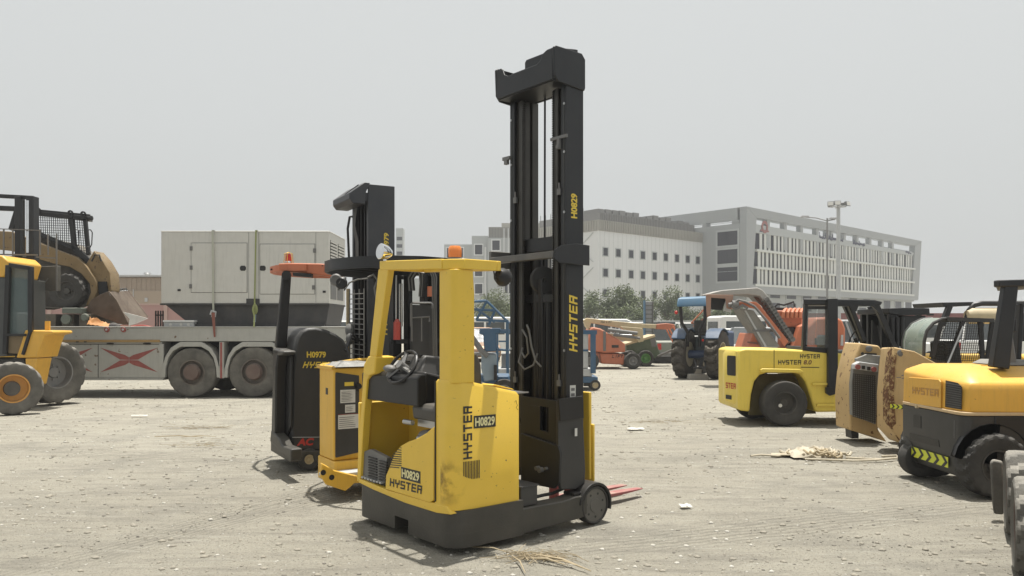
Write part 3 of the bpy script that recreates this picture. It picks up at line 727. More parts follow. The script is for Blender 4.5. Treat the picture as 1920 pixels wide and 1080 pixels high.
# front sill and slim corner pillar
sill = [(672, 900), (724, 918), (812, 943), (814, 935), (830, 940), (830, 962), (815, 958), (760, 940), (700, 916), (672, 906)]
g = MB().prism(T.tx([(676, 898), (724, 917.5), (815, 943), (840, 950), (846, 965), (820, 962), (760, 943), (700, 918), (672, 904)], .004), 'x', -.003, .10)
T.part('sill', g, YEL, bev=.008)
g = MB().prism(T.tx([(671, 902), (677, 901), (684, 780), (690, 712), (700, 700), (704, 694), (702, 670), (692, 668), (684, 684), (679, 760), (673, 850)], .01), 'x', .0, .07)
T.part('corner_pillar', g, YEL, bev=.006)
g = MB().prism(T.tx([(690, 706), (682, 700), (684, 682), (694, 667), (706, 669), (704, 700)], -.01), 'x', -.02, .16); T.part('pillar_cap', g, YEL, bev=.012)
# overhead guard
g = MB()
def zr(y): return 2.140+.048*max(0, y-.1)
def rbeam(x0, x1, y0, y1, th=.075):
    g.loft([[(x0, y0, zr(y0)-th), (x1, y0, zr(y0)-th), (x1, y0, zr(y0)), (x0, y0, zr(y0))], [(x0, y1, zr(y1)-th), (x1, y1, zr(y1)-th), (x1, y1, zr(y1)), (x0, y1, zr(y1))]])
rbeam(-.005, .035, .14, 1.03); rbeam(.40, .44, .0, 1.03)
rbeam(.035, .40, 1.0, 1.03); 
g.prism([(.0, .14), (.03, .08), (.10, .0), (.44-.04, .0), (.44-.04, .045), (.12, .045), (.035, .14)], 'z', 2.065, 2.14)
T.part('guard_frame', g, YEL, bev=.006)
for k in range(5):
    y = .22+k*.165
    T.part('guard_bar', MB().box(.036, .399, y, y+.022, zr(y)-.055, zr(y)-.005), YEL)
# rear post (wide) and slanted front post
g = MB(); pr = rrect(.02, .205, .02, .215, (.05, .008, .01, .02), 5)
rings = [[(p[0], p[1], 1.240) for p in pr], [(p[0], p[1], 1.9) for p in pr], [(.02+(p[0]-.02)*.93, p[1], 2.064) for p in pr]]
g.loft(rings); T.part('wide_post', g, YEL, bev=.004)
pa = T.tx([(713, 505), (732, 505), (706, 692), (694, 692)], .02)
T.part('slanted_post', MB().prism(pa, 'x', 0.0, .06), YEL, bev=.008)
# cockpit
g = MB().prism([(.10, 1.30), (.10, 1.04), (.45, 1.04), (.45, 1.17), (.30, 1.25)], 'y', .52, 1.37); T.part('console', g, BLK, bev=.02)
g = MB().prism([(.02, 1.035), (.10, 1.035), (.10, 1.28), (.05, 1.28), (.02, 1.25)], 'y', .50, 1.37); T.part('console_fascia', g, BLK, bev=.01)
g = MB().loft([[(.12, .62, 1.26), (.42, .62, 1.22), (.42, 1.12, 1.22), (.12, 1.12, 1.26)], [(.22, .70, 1.42), (.40, .70, 1.40), (.40, 1.02, 1.40), (.22, 1.02, 1.42)]])
pod = T.part('instrument_pod', g, CHAR, bev=.02)
g = MB()
for k in range(4): g.box(.205-.02*k+.0, .225-.02*k, .74, .80, 1.41-.045*k-.02, 1.425-.045*k)
for k in range(3): g.box(.165-.012*k, .18-.012*k, .86+.0*k, .98, 1.36-.04*k, 1.372-.04*k)
T.part('gauge', g, BLK, pod)
sw = T.part('steering_wheel', MB().tube([(.02+.14*cos(t)*.55+.05, .80+.175*sin(t), 1.325+.165*cos(t)*.75) for t in [2*pi*k/28 for k in range(28)]], .0135, 8, True), BLK)
g = MB(); c0 = Vector((.07, .80, 1.33))
for t in (0.3, 2.4, 4.4): g.beam(c0, (.02+.14*cos(t)*.55+.05, .80+.175*sin(t), 1.325+.165*cos(t)*.75), .03, .015)
g.cyl(c0-Vector((.03, 0, -.02)), (.2, .80, 1.24), .035); T.part('wheel_hub', g, GPL, sw)
T.part('hand_knob', MB().ball((.03, .93, 1.31), (.045, .07, .03)).cyl((.03, .93, 1.24), (.05, .93, 1.30), .03), GPL)
st = T.part('seat', MB().loft([[(p[0], p[1], .93) for p in rrect(.06, .46, .25, .66, (.06,)*4)], [(p[0], p[1], 1.02) for p in rrect(.05, .47, .24, .67, (.07,)*4)], [(p[0], p[1], 1.055) for p in rrect(.08, .44, .27, .64, (.07,)*4)]]), SEAT, bev=.012)
T.part('seat_back', MB().loft([[(.10, .24, 1.0), (.46, .24, 1.0), (.46, .33, 1.0), (.10, .33, 1.0)], [(.12, .24, 1.35), (.44, .24, 1.35), (.44, .30, 1.35), (.12, .30, 1.35)], [(.18, .24, 1.45), (.40, .24, 1.45), (.40, .28, 1.45), (.18, .28, 1.45)]]), SEAT, st, bev=.02)
T.part('seat_rail', MB().box(.10, .44, .28, .62, .87, .925).cyl((.04, .60, .90), (.04, .72, .90), .02), STL, st)
g = MB().loft([[(.05, .25, .50), (.48, .25, .50), (.48, .80, .50), (.05, .80, .50)], [(.05, .25, .76), (.48, .25, .76), (.48, .66, .74), (.07, .66, .74)], [(.08, .25, .868), (.46, .25, .868), (.46, .60, .84), (.10, .60, .84)]])
T.part('seat_pedestal', g, GPL, bev=.03)
T.part('latch_button', MB().box(.035, .06, .50, .54, .76, .80), LGY)
g = MB().box(.05, .499, .24, 1.383, .318, .50); fl = T.part('floor', g, CHAR, bev=.01)
g = MB().loft([[(.30, .9, .50), (.46, .9, .50), (.46, 1.06, .50), (.30, 1.06, .50)], [(.34, .92, .56), (.46, .92, .60), (.46, 1.04, .60), (.34, 1.04, .56)]]); g.add([(p[0], p[1]+.18, p[2]) for p in g.v], g.f); T.part('pedal', g, BLK, fl)
kk = T.tx([(680, 905), (681, 848), (695, 842), (727, 858), (724, 880), (722, 906)], .03); T.part('kick_panel', MB().prism(kk, 'x', .025, .06), GPL)
g = MB()
for k in range(9):
    g.prism(T.tx([(687, 856+k*5), (703, 860.5+k*5), (703, 862.5+k*5), (687, 858+k*5)], .0), 'x', .014, .0245)
    if k < 8: g.prism(T.tx([(707, 863+k*5), (722, 867+k*5), (722, 869+k*5), (707, 865+k*5)], .0), 'x', .014, .0245)
T.part('vent_slot', g, BLK)
g = MB()
for k in range(7):
    y = 1.02+k*.05; g.box(.0, .05, y, y+.022, .365, .38)
T.part('step_tread', g, LGY)
# door vents and lettering
g = MB()
for k in range(10):
    x0 = 752-k*2.6 if k < 6 else 738-(k-6)*.6
    l0 = (751, 746, 741.5, 738, 735.5, 733.5, 732.5, 732, 731.5, 731)[k]; ytop = 838+k*4.05
    e = 753 if k < 9 else 749
    g.prism(T.tx([(l0, ytop), (e, ytop+.9+(e-l0)*.04), (e, ytop+2.8+(e-l0)*.04), (l0, ytop+1.9)], -.0055), 'x', -.0075, -.0065)
T.part('vent_slot', g, LTB)
def on_left(px, py, x=-.006): y, z = T.hx(px, py, x); return (x, y, z)
def width_l(a, b): return abs(T.hx(a, 880, -.006)[0]-T.hx(b, 880, -.006)[0])
p = on_left(752, 897); q = on_left(788.5, 907)
rv = (Vector(q)-Vector(p)); hh = on_left(752, 875)[2]-p[2]
pl = plate(MB(), p, rv, Z, rv.length, hh, .0015); np_ = T.part('number_plate', pl, LTB)
lettering(T, 'H0829', Vector(p)+rv*.05+Vector((-.0005, 0, .012)), rv, Z, rv.length*.9, hh-.024, mat('pale_yellow_lettering', (.72, .66, .35), .5, dust=.1, bump=0), np_, False, 0, .035, lift=.003)
p = on_left(731, 911); q = on_left(793, 927); rv = (Vector(q)-Vector(p)); hh = on_left(731, 896)[2]-p[2]
lettering(T, 'HYSTER', p, rv, Z, rv.length*.97, hh, LTB, None, True, .12)
# near side lettering (vertical HYSTER, number plate, vents)
S = lambda px, py: (T.hy(px, py, .016)[0], .016, T.hy(px, py, .016)[1])
a = S(882, 860); b = S(883, 761); wid = S(886, 800)[0]-S(869.5, 800)[0]
lettering(T, 'HYSTER', (S(885, 860)[0], .017, a[2]), Z, (-1, 0, 0), b[2]-a[2], wid, LTB, None, True, .0)
p = Vector(S(888, 803.5)); q = Vector(S(929, 799.5)); rv = q-p; hh = S(888, 780)[2]-p.z
np_ = T.part('number_plate', plate(MB(), p, rv, Z, rv.length, hh, .0035), LTB)
lettering(T, 'H0829', p+rv*.05+Vector((0, -.0, .012)), rv, Z, rv.length*.9, hh-.024, MATS['pale_yellow_lettering'], np_, False, 0, .035, lift=.005)
g = MB()
for k in range(11):
    xa = S(869+k*2.9, 880)[0]; xb = S(870.2+k*2.9, 880)[0]
    zt_ = S(869, 866.0+k*.05)[2]; zb_ = S(869, (893, 895, 896.5, 898, 899, 900.5, 901, 901, 901, 901, 901)[k])[2]
    g.box(xa, xb, .0145, .0165, zb_, zt_)
T.part('vent_slot', g, LTB)
# grime smudge pressed into the paint of the corner (a stain with its own shape)
SMG = mat('rubbed_grime', (.36, .245, .05), .6, dust=.1, var=.35, scale=14, bump=0)
nt_ = SMG.node_tree; pb = nt_.nodes['Principled BSDF']; nn = nt_.nodes.new('ShaderNodeTexNoise'); nn.inputs['Scale'].default_value = 9; nn.inputs['Detail'].default_value = 8
tcx = nt_.nodes.new('ShaderNodeTexCoord'); mpx = nt_.nodes.new('ShaderNodeMapping'); gx = nt_.nodes.new('ShaderNodeTexGradient'); gx.gradient_type = 'SPHERICAL'
ctr = Vector(S(842, 910)); mpx.vector_type = 'POINT'
mpx.inputs['Location'].default_value = (-ctr.x*6.2, 0, -ctr.z*5.2); mpx.inputs['Scale'].default_value = (6.2, 0, 5.2)
nt_.links.new(tcx.outputs['Object'], mpx.inputs[0]); nt_.links.new(mpx.outputs[0], gx.inputs[0]); nt_.links.new(tcx.outputs['Object'], nn.inputs['Vector'])
mm = nt_.nodes.new('ShaderNodeMath'); mm.operation = 'MULTIPLY'; nt_.links.new(gx.outputs['Fac'], mm.inputs[0])
rr = nt_.nodes.new('ShaderNodeMapRange'); rr.inputs[1].default_value = .42; rr.inputs[2].default_value = .62; nt_.links.new(nn.outputs['Fac'], rr.inputs[0]); nt_.links.new(rr.outputs[0], mm.inputs[1])
m5 = nt_.nodes.new('ShaderNodeMath'); m5.operation = 'MULTIPLY'; m5.use_clamp = True; m5.inputs[1].default_value = .95
nt_.links.new(mm.outputs[0], m5.inputs[0]); nt_.links.new(m5.outputs[0], pb.inputs['Alpha'])
rc = rcover(); rc = [p for p in rc if p[1] < .12 and p[0] < .45]; rc.sort(key=lambda p: (p[0] >= .1 and 1 or 0, p[0]-p[1]))
g = MB(); ln = [(-.0018, .16)]+[(p[0]-.0018*(p[0] < .08), p[1]-.0018) for p in rc]+[(.36, .0162)]
for (x0, y0), (x1, y1) in zip(ln, ln[1:]): g.add([(x0, y0, .35), (x1, y1, .35), (x1, y1, .75), (x0, y0, .75)], [(0, 1, 2, 3)])
T.part('grime_stain', g, SMG, cov, smooth=80)
T.part('cover_seam', MB().prism(T.tx([(815, 714), (816, 714), (816.2, 940), (815.2, 941)], -.008), 'x', -.009, .0), LTB)
g = MB().prism([(.10, 1.2665), (.20, 1.2665), (.22, 1.255), (.09, 1.255)], 'y', .06, .20); g.prism([(.42, 1.214), (.60, 1.171), (.62, 1.160), (.40, 1.205)], 'y', .06, .20)
T.part('cover_cap', g, YEL, bev=.004)
g = MB().loft([[(.30, .30, 1.16), (.62, .30, 1.13), (.62, .75, 1.13), (.30, .75, 1.16)], [(.33, .33, 1.25), (.58, .33, 1.20), (.58, .7, 1.20), (.33, .7, 1.25)]]); T.part('armrest', g, SEAT, bev=.03)
# paper label in the cab
T.part('label', plate(MB(), (.436, .84, .80), (0, -1, 0), Z, .22, .16, .002), LBL)
# beacon, work lights
g = MB().cyl((.30, .40, 2.15), (.30, .40, 2.185), .065, .055, 20); bc = T.part('beacon_base', g, GPL)
T.part('beacon_lens', MB().lathe([(.001, 0), (.052, 0), (.054, .05), (.050, .075), (.040, .09), (.001, .092)], (.30, .40, 2.186), (0, 0, 1), 24), AMB, bc)
wl = T.part('work_light', MB().lathe([(.001, -.06), (.03, -.055), (.055, -.02), (.065, .03), (.066, .045), (.060, .05), (.001, .05)], (.03, 1.0, 2.255), (-.8, .0, .1), 24).cyl((.03, 1.0, 2.17), (.03, 1.0, 2.22), .015), CHR)
ml = T.part('work_light', MB().lathe([(.001, -.05), (.03, -.05), (.06, -.02), (.07, .03), (.066, .045), (.001, .05)], (.47, .03, 2.03), (.9, .3, -.4), 24).cyl((.42, .03, 2.07), (.45, .03, 2.05), .012), BLK)
T.part('cable', MB().tube([(.40, .04, 2.07), (.40, .03, 2.02), (.43, .03, 1.99), (.45, .03, 2.0)], .006, 6), BLK)
# ---------------- mast
def upright(y0, side):
    s = side; u = MB(); Y0 = y0
    def bx(x0, x1, a, b, z0, z1):
        ya, yb = sorted((Y0+s*a, Y0+s*b)); u.box(x0, x1, ya, yb, z0, z1)
    bx(1.23, 1.43, 0, .022, .30, 3.66); bx(1.23, 1.252, .022, .062, .30, 3.66); bx(1.408, 1.43, .022, .062, .30, 3.66)
    o = T.part('mast_upright', u, BLKM, bev=.003)
    u = MB(); bx(1.262, 1.40, .034, .052, .34, 3.60); bx(1.262, 1.280, .052, .098, .34, 3.655); bx(1.382, 1.40, .052, .098, .34, 3.655)
    T.part('inner_rail', u, mat('greasy_rail', (.028, .027, .025), .38, .3, dust=.22, var=.35, bump=.1), bev=.002)
    u = MB(); bx(1.268, 1.40, .100, .112, .40, 3.655); bx(1.242, 1.262, .112, .158, .40, 3.655); bx(1.36, 1.43, .112, .160, .4, 3.655); bx(1.275, 1.345, .114, .145, .4, 3.655); T.part('inner_rail', u, MATS['greasy_rail'], bev=.002)
    we = MB()  # thin paler strips: worn steel edges with the edge highlight painted in
    for xx_, yy_ in ((1.2295, .0245), (1.2610, .056), (1.2410, .118), (1.2410, .150)):
        ya, yb = sorted((Y0+s*yy_, Y0+s*(yy_+.004))); we.box(xx_-.002, xx_+.003, ya, yb, .5, 3.5)
    T.part('worn_edge_highlight', we, mat('worn_highlight_grey', (.09, .088, .08), .35, .6, dust=.15, bump=0))
    return o
nu = upright(.12, 1); fu = upright(.85, -1)
CHN = mat('roller_chain', (.035, .033, .03), .5, .6, dust=.1, bump=0)
for y in (.292, .678):
    g = MB()
    for k in range(150):
        z = .75+k*.0193; g.box(1.235, 1.262, y-.008, y+.008, z, z+.0135)
    g.box(1.243, 1.254, y-.003, y+.003, .75, 3.65); T.part('lift_chain', g, CHN)
T.part('hydraulic_hose', MB().tube([(1.36, .52, .9), (1.36, .53, 2.0), (1.36, .525, 3.66)], .009, 8), BLK)
# crosshead
g = MB().prism([(1.09, 3.70), (1.13, 3.655), (1.43, 3.635), (1.44, 3.66), (1.44, 3.90), (1.40, 3.945), (1.10, 3.945), (1.08, 3.93)], 'y', .105, .13)
g2 = MB().add([(p[0], p[1]+.755, p[2]) for p in g.v], g.f)
hd = T.part('mast_head', g, BLKM, bev=.006); T.part('head_plate', g2, BLKM, hd, bev=.006)
g = MB().box(1.101, 1.40, .131, .859, 3.662, 3.69).prism([(.131, 3.67), (.859, 3.67), (.859, 3.93), (.80, 3.93), (.775, 3.91), (.755, 3.865), (.71, 3.84), (.33, 3.84), (.28, 3.865), (.255, 3.91), (.20, 3.93), (.131, 3.93)], 'x', 1.085, 1.10).box(1.41, 1.435, .131, .859, 3.66, 3.93).prism([(.16, 3.70), (.82, 3.70), (.82, 4.05), (.80, 4.07), (.38, 4.065), (.16, 3.99)], 'x', 1.38, 1.405).box(1.25, 1.409, .131, .859, 3.905, 3.928)
T.part('head_beam', g, BLKM, hd, bev=.004)
for y in (.22, .62, .70): T.part('pulley', MB().lathe([(.02, -.014), (.072, -.018), (.062, -.006), (.062, .006), (.072, .018), (.02, .014)], (1.20, y, 3.80), (0, 1, 0), 24), GPL if y == .62 else CHAR, hd)
for y in (.175, .80): 0 and T.part('corner_bracket', MB().lathe([(.05, -.03), (.075, -.03), (.075, .03), (.05, .03)], (1.11, y, 3.86), (0, 1, 0), 24), YEL2 if 0 else GPL, hd)
# cross members + guard hoop
g = MB().box(1.27, 1.40, .22, .76, 2.30, 2.42); T.part('cross_member', g, BLKM, bev=.004)
g = MB().box(1.30, 1.36, .22, .76, 1.86, 1.93); T.part('cross_member', g, BLKM, bev=.004)
hp = T.part('hoop_guard', MB().prism([(1.04, 2.19), (1.10, 2.165), (1.44, 2.16), (1.44, 2.33), (1.28, 2.335), (1.12, 2.31), (1.05, 2.27)], 'y', .055, .075), BLKM, bev=.004)
g = MB().prism(rrect(1.03, 1.10, .076, .93, (.02, 0, 0, .06), 5), 'z', 2.205, 2.26)
g.prism([(1.05, .90), (1.44, .90), (1.44, .94), (1.06, .94)], 'z', 2.17, 2.32); T.part('hoop_strip', g, mat('worn_edge_steel', (.10, .10, .10), .4, .3, dust=.4, bump=.05), hp, bev=.004)
# lift cylinders and carriage inside the mast
for y, r, z1 in ((.44, .035, 2.15), (.60, .045, 2.28)):
    c = T.part('lift_cylinder', MB().cyl((1.34, y, .35), (1.34, y, z1), r, n=20), BLK); T.part('cylinder_rod', MB().cyl((1.34, y, z1), (1.34, y, z1+.13), r*.55, n=14), STL, c)
pu = T.part('hose_pulley', MB().lathe([(.02, -.02), (.115, -.024), (.10, -.008), (.10, .008), (.115, .024), (.02, .02)], (1.26, .44, 2.05), (.3, 1, 0), 28), CHAR)
def hose(pts, r=.009, m=BLK): return T.part('hydraulic_hose', MB().tube(pts, r, 8), m)
for k in range(3): hose([(1.17+.01*k, .37+.02*k, 2.05), (1.18, .36+.02*k, 1.7), (1.20, .38+.03*k, 1.3), (1.22, .42, .9)])
HG = mat('hose_grey', (.12, .12, .115), .5, dust=.2, bump=0)
hose([(1.20, .56, 1.60), (1.13, .50, 1.66), (1.10, .44, 1.62), (1.11, .42, 1.48), (1.12, .38, 1.36), (1.14, .33, 1.31)], .009, HG)
hose([(1.20, .60, 1.58), (1.12, .55, 1.62), (1.10, .47, 1.56), (1.12, .47, 1.42), (1.14, .54, 1.38), (1.16, .60, 1.42)], .009, HG)
hose([(1.20, .64, 1.46), (1.12, .60, 1.34), (1.12, .52, 1.28), (1.15, .44, 1.32), (1.16, .40, 1.42)], .009, HG)
hose([(1.22, .62, .62), (1.15, .60, .82), (1.14, .70, .95), (1.16, .80, .9)], .011)
T.part('backing_plate', MB().box(1.41, 1.425, .30, .69, .45, 1.78).box(1.41, 1.425, .56, .69, 1.78, 2.3), BLKM)
T.part('stop_bracket', MB().box(1.215, 1.23, .10, .30, 3.215, 3.24).box(1.205, 1.23, .18, .21, 3.13, 3.215).cyl((1.20, .20, 3.15), (1.235, .20, 3.15), .018), GPL)
T.part('stop_bracket', MB().box(1.205, 1.23, .83, .93, 3.15, 3.18).box(1.20, 1.23, .86, .90, 3.11, 3.15), GPL)
# lower carriage
g = MB().prism(T.ty([(1048, 752), (1091, 745), (1094, 790), (1098, 880), (1097, 905), (1080, 918), (1052, 918), (1047, 880)], .07), 'y', .07, .105); cb = T.part('carriage_box', g, CHAR, bev=.008)
T.part('carriage_box_upper', MB().prism(T.ty([(1046, 748), (1092, 742), (1093, 784), (1049, 790)], .062), 'y', .05, .069), BLK, bev=.004)
g = MB()
pl_ = T.tx([(978, 740), (1047, 752), (1052, 830), (978, 802)], 1.13)
g.prism(T.tx([(978, 742), (1047, 752), (1047, 766), (978, 757)], 1.13), 'x', 1.12, 1.145); g.prism(T.tx([(978, 757), (1014, 762), (1014, 806), (978, 795)], 1.13), 'x', 1.12, 1.145)
g.prism(T.tx([(1030, 764), (1047, 766), (1049, 828), (1030, 822)], 1.13), 'x', 1.12, 1.145); g.prism(T.tx([(978, 795), (1014, 806), (1030, 811), (1030, 822), (1049, 828), (1050, 838), (978, 812)], 1.13), 'x', 1.12, 1.145)
T.part('carriage_plate', g, BLKM)
g = MB().prism(T.tx([(978, 812), (1048, 836), (1052, 850), (1050, 905), (1040, 916), (1000, 908), (978, 900)], 1.10), 'x', 1.09, 1.115); T.part('lower_plate', g, BLKM, bev=.004)
T.part('hydraulic_coupling', MB().cyl((1.05, .30, .47), (1.09, .30, .47), .018).cyl((1.05, .26, .46), (1.09, .26, .46), .022).cyl((1.06, .20, .48), (1.09, .20, .48), .012), GPL)
g = MB().box(.66, .83, .03, .30, .255, .40).box(.66, .845, .02, .31, .40, .412); T.part('battery_tray', g, CHAR, bev=.004)
g = MB().box(.84, 1.09, .155, 1.26, .14, .19)
for k in range(4): g.box(.86+k*.06, .88+k*.06, .16, .9, .191, .205)
T.part('base_deck', g, CHARS)
T.part('leg_rail', MB().tube([(.85, .17, .27), (1.12, .17, .275), (1.24, .14, .31), (1.27, .14, .36), (1.27, .14, .46)], .014, 8), BLK)
T.part('bracket_shelf', MB().box(.64, .80, .10, .40, 1.125, 1.135), STL)
g = MB().prism([(.215, .32), (.58, .32), (.58, 1.08), (.215, 1.08)], 'x', 1.60, 1.63); g.box(1.631, 1.655, .20, .59, .30, .80)
T.part('front_cover', g, YEL, bev=.01)
# forks
for y in (.47, .67):
    g = MB().loft([[(1.62, y-.05, .06), (1.62, y+.05, .06), (1.62, y+.05, .10), (1.62, y-.05, .10)], [(2.3, y-.05, .065), (2.3, y+.05, .065), (2.3, y+.05, .09), (2.3, y-.05, .09)], [(2.56, y-.035, .072), (2.56, y+.035, .072), (2.56, y+.035, .082), (2.56, y-.035, .082)]])
    g.box(1.585, 1.62, y-.05, y+.05, .06, .60); T.part('fork', g, mat('fork_red', (.28, .05, .06), .7, dust=.7), bev=.004)
# roller brackets, bolts and scuffs
g = MB()
for z in (.95, 1.45, 2.6, 3.1, 3.5):
    for y in (.14, .83): g.cyl((1.222, y, z), (1.2295, y, z), .011, n=8)
T.part('rail_bolt', g, STL); o_ = T.e.children[-1]
for z in (1.15, 2.75):
    for y in (.20, .77): T.part('chain_anchor', MB().box(1.215, 1.235, y-.02, y+.02, z, z+.05).cyl((1.225, y, z+.05), (1.225, y, z+.10), .008, n=8), GPL)
rnd = random.Random(31); g = MB()
for k in range(34):
    x, z = rnd.choice(((rnd.uniform(.06, .19), rnd.uniform(1.35, 2.0)), (rnd.uniform(.10, .6), rnd.uniform(.36, 1.1)), (rnd.uniform(.12, .6), rnd.uniform(1.02, 1.12))))
    w_, h_ = rnd.uniform(.004, .018), rnd.uniform(.001, .003); yy = .0165 if z < 1.2 else .0185
    g.add([(x, yy, z), (x+w_, yy, z+rnd.uniform(-.006, .006)), (x+w_*.9, yy, z+h_+.001), (x+w_*.1, yy, z+h_)], [(0, 1, 2, 3)])
T.part('paint_scratch', g, mat('scratch_brown', (.16, .09, .02), .7, dust=.1, bump=0), cov)
T.part('scrawl', MB().tube([(.585, .0165, 1.07), (.60, .0165, 1.085), (.605, .0165, 1.06), (.615, .0165, 1.045), (.60, .0165, 1.03), (.62, .0165, 1.01)], .0015, 4), LTB, cov)
# mast lettering
Sm = lambda px, py: T.hy(px, py, .12)
a = Sm(1081, 660); b = Sm(1082, 557); wd_ = Sm(1082.5, 600)[0]-Sm(1067, 600)[0]
lettering(T, 'HYSTER', (Sm(1082, 600)[0], .119, a[1]), Z, (-1, 0, 0), b[1]-a[1], wd_, LTY, nu, True, .18)
a = Sm(1081, 410); b = Sm(1082, 364); lettering(T, 'H0829', (Sm(1082, 400)[0], .119, a[1]), Z, (-1, 0, 0), b[1]-a[1], Sm(1082, 400)[0]-Sm(1070, 400)[0], LTY, nu, False, 0, .04)
g = MB(); x0, z0 = Sm(1068.5, 768); x1, z1 = Sm(1079, 722); st_ = T.part('label', plate(g, (x0, .1185, z0), X, Z, x1-x0, z1-z0, .001), LBL, nu)
g = MB()
for k, c in enumerate((.06, .28, .50, .72)): plate(g, (x0+.012, .117, z0+(z1-z0)*(c+.05)), X, Z, x1-x0-.024, (z1-z0)*.12, .001)
T.part('label_pictogram', g, GPL, st_)
x0, z0 = T.hy(1077.5, 818, .05); T.part('label', plate(MB(), (x0, .0485, z0), X, Z, .028, .065, .001), LBL)
# ================================================================ SECOND TRUCK: yellow body with black front panel
T = Thing('reach_truck', 'yellow stand-up reach truck with labelled black front panel, directly behind the nearest truck', 'reach truck', (-1.735, 7.52), 33)
pt = lambda px, py, x=0: T.hx(px, py, x)
WL = 1.05
y_l = T.hx(597, 700, 0)[0]
# body: left face (amber) from x=597..628; black face from 628..672
zt_ = T.hy(640, 690, 0)[1]; zs = T.hy(650, 862, 0)[1]
x1 = T.hy(673, 800, 0)[0]
g = MB().prism(rrect(0, .9, .0, y_l, (.02, .02, .1, .05), 4), 'z', zs, zt_)
bd = T.part('body', g, YEL2, bev=.012)
g = MB().prism(T.ty([(630, 698), (673, 704), (673, 848), (630, 858), (628.5, 856), (628.5, 700)], -.004), 'y', -.012, -.001); fp = T.part('black_front_panel', g, CHAR, bev=.004)
g = MB().prism(rrect(-.01, .9, -.06, y_l+.02, (.03, .02, .1, .05), 4), 'z', .11, zs-.003); sk_ = T.part('skirt', g, YEL2, bev=.01)
bz = T.hy(650, 888, -.27)[1]
g = MB().prism(T.ty([(603, 868), (628, 882), (673, 893), (673, 906), (665, 906), (657, 914), (648, 921), (612, 909), (602, 893)], -.28), 'y', -.28, -.24); bp = T.part('front_skirt', g, YEL2, bev=.01)
xf0 = T.hy(610, 885, -.24)[0]; T.part('entry_floor', MB().box(xf0, .6, -.2395, -.061, bz-.03, bz), LGY, bev=.004)
for px, py in ((606, 886), (622, 895)):
    x, z = T.hy(px, py, -.28); T.part('tie_down_hole', MB().cyl((x, -.283, z), (x, -.279, z), .026, n=14), BLK, bp)
y, z = T.hx(613, 733, 0); T.part('latch_hole', MB().box(-.003, .01, y-.03, y+.03, z-.035, z+.03), BLK, bd)
def lab(px0, py0, px1, py1, m=LBL, name='label'):
    a = T.hy(px0, py1, -.012); b = T.hy(px1, py0, -.012); return T.part(name, plate(MB(), (a[0], -.0125, a[1]), X, Z, b[0]-a[0], b[1]-a[1], .002), m, fp)
lab(646, 716, 663, 724, LTY)
for r_, lines in (((638, 730, 666, 756), 7), ((647, 758, 666, 774), 3), ((634, 776, 672, 805), 6)):
    o = lab(*r_); a = T.hy(r_[0]+2, r_[3]-2, -.0145); b = T.hy(r_[2]-2, r_[1]+3, -.0145); g = MB(); rnd = random.Random(lines)
    for k in range(lines):
        z = a[1]+(b[1]-a[1])*(k+.3)/lines; g.add([(a[0], -.0158, z), (a[0]+(b[0]-a[0])*rnd.uniform(.4, 1), -.0158, z), (a[0]+(b[0]-a[0])*.9, -.0158, z+.006), (a[0], -.0158, z+.006)], [(0, 1, 2, 3)])
    T.part('label_print', g, GPL, o)
lab(634, 775, 672, 778, REDP, 'warning_stripe')
a = T.hy(671, 724, -.012); T.part('control_knob', MB().cyl((a[0], -.012, a[1]), (a[0], -.05, a[1]), .035, .028, 16), BLK, fp)
PLS = mat('plastic_sheet', (.30, .30, .29), .18, dust=.2, bump=.9, bscale=9, var=.6, scale=8)
g = MB(); n = 16; vs_ = []
for j in range(n+1):
    for i in range(n+1):
        x = -.02+.9*i/n; y = -.04+(y_l+.06)*j/n; e = 1 if 1 < i < n-1 and 1 < j < n-1 else 0
        vs_.append((x, y, zt_+.012+.03*e+.03*e*noise.noise(Vector((x*9, y*9, 2)))))
g.v = vs_; g.f = [(j*(n+1)+i, j*(n+1)+i+1, (j+1)*(n+1)+i+1, (j+1)*(n+1)+i) for j in range(n) for i in range(n)]
T.part('plastic_cover', g, PLS, smooth=80)
T.part('top_rim', MB().tube([(0, 0, zt_), (.0, y_l, zt_), (.4, y_l, zt_+.05), (.85, y_l, zt_+.06), (.85, .02, zt_+.02)], .022, 8), YEL2)
T.part('cover_bow', MB().tube([(.35, .0, zt_+.05), (.5, .2, zt_+.10), (.7, .6, zt_+.09), (.8, y_l, zt_)], .02, 8), BLK)
# its mast seen through the near cab
T2p = lambda px, py, Y=8.6: T.pt(px, py, Y)
for (pa, pb, w_, m_) in (((741, 505), (741, 735), .10, BLKM), ((765, 505), (765, 735), .05, BLKM), ((812, 505), (812, 735), .09, BLKM), ((795, 505), (795, 735), .05, BLK), ((826, 505), (826, 735), .05, BLKM)):
    T.part('mast_rail', MB().beam(T2p(*pa), T2p(*pb), w_, .12, up=(0, 1, 0)), m_)
for px in (743, 749.5, 753.5): T.part('cylinder_rod', MB().cyl(T2p(px, 516 if px == 743 else 532, 8.45), T2p(px, 612, 8.45), .010, n=8), STL)
T.part('fire_extinguisher', MB().cyl(T2p(744.5, 604, 8.3), T2p(744, 637, 8.3), .038, .038, 14).cyl(T2p(745, 598, 8.3), T2p(744.5, 604, 8.3), .015, .034, 12), REDP, label='small red fire extinguisher clipped to the mast')
g = MB()
fr = [(771, 612), (771, 570), (774, 568), (808, 568), (811, 571), (811, 578)]
g.tube([T2p(*q, 8.35) for q in fr], .014, 6); g.tube([T2p(772, 640, 8.35), T2p(772, 596, 8.35), T2p(805, 594, 8.35), T2p(805, 603, 8.35)], .011, 6); g.tube([T2p(790.5, 640, 8.35), T2p(790.5, 595, 8.35)], .007, 6)
T.part('backrest_frame', g, STL if 0 else GPL)
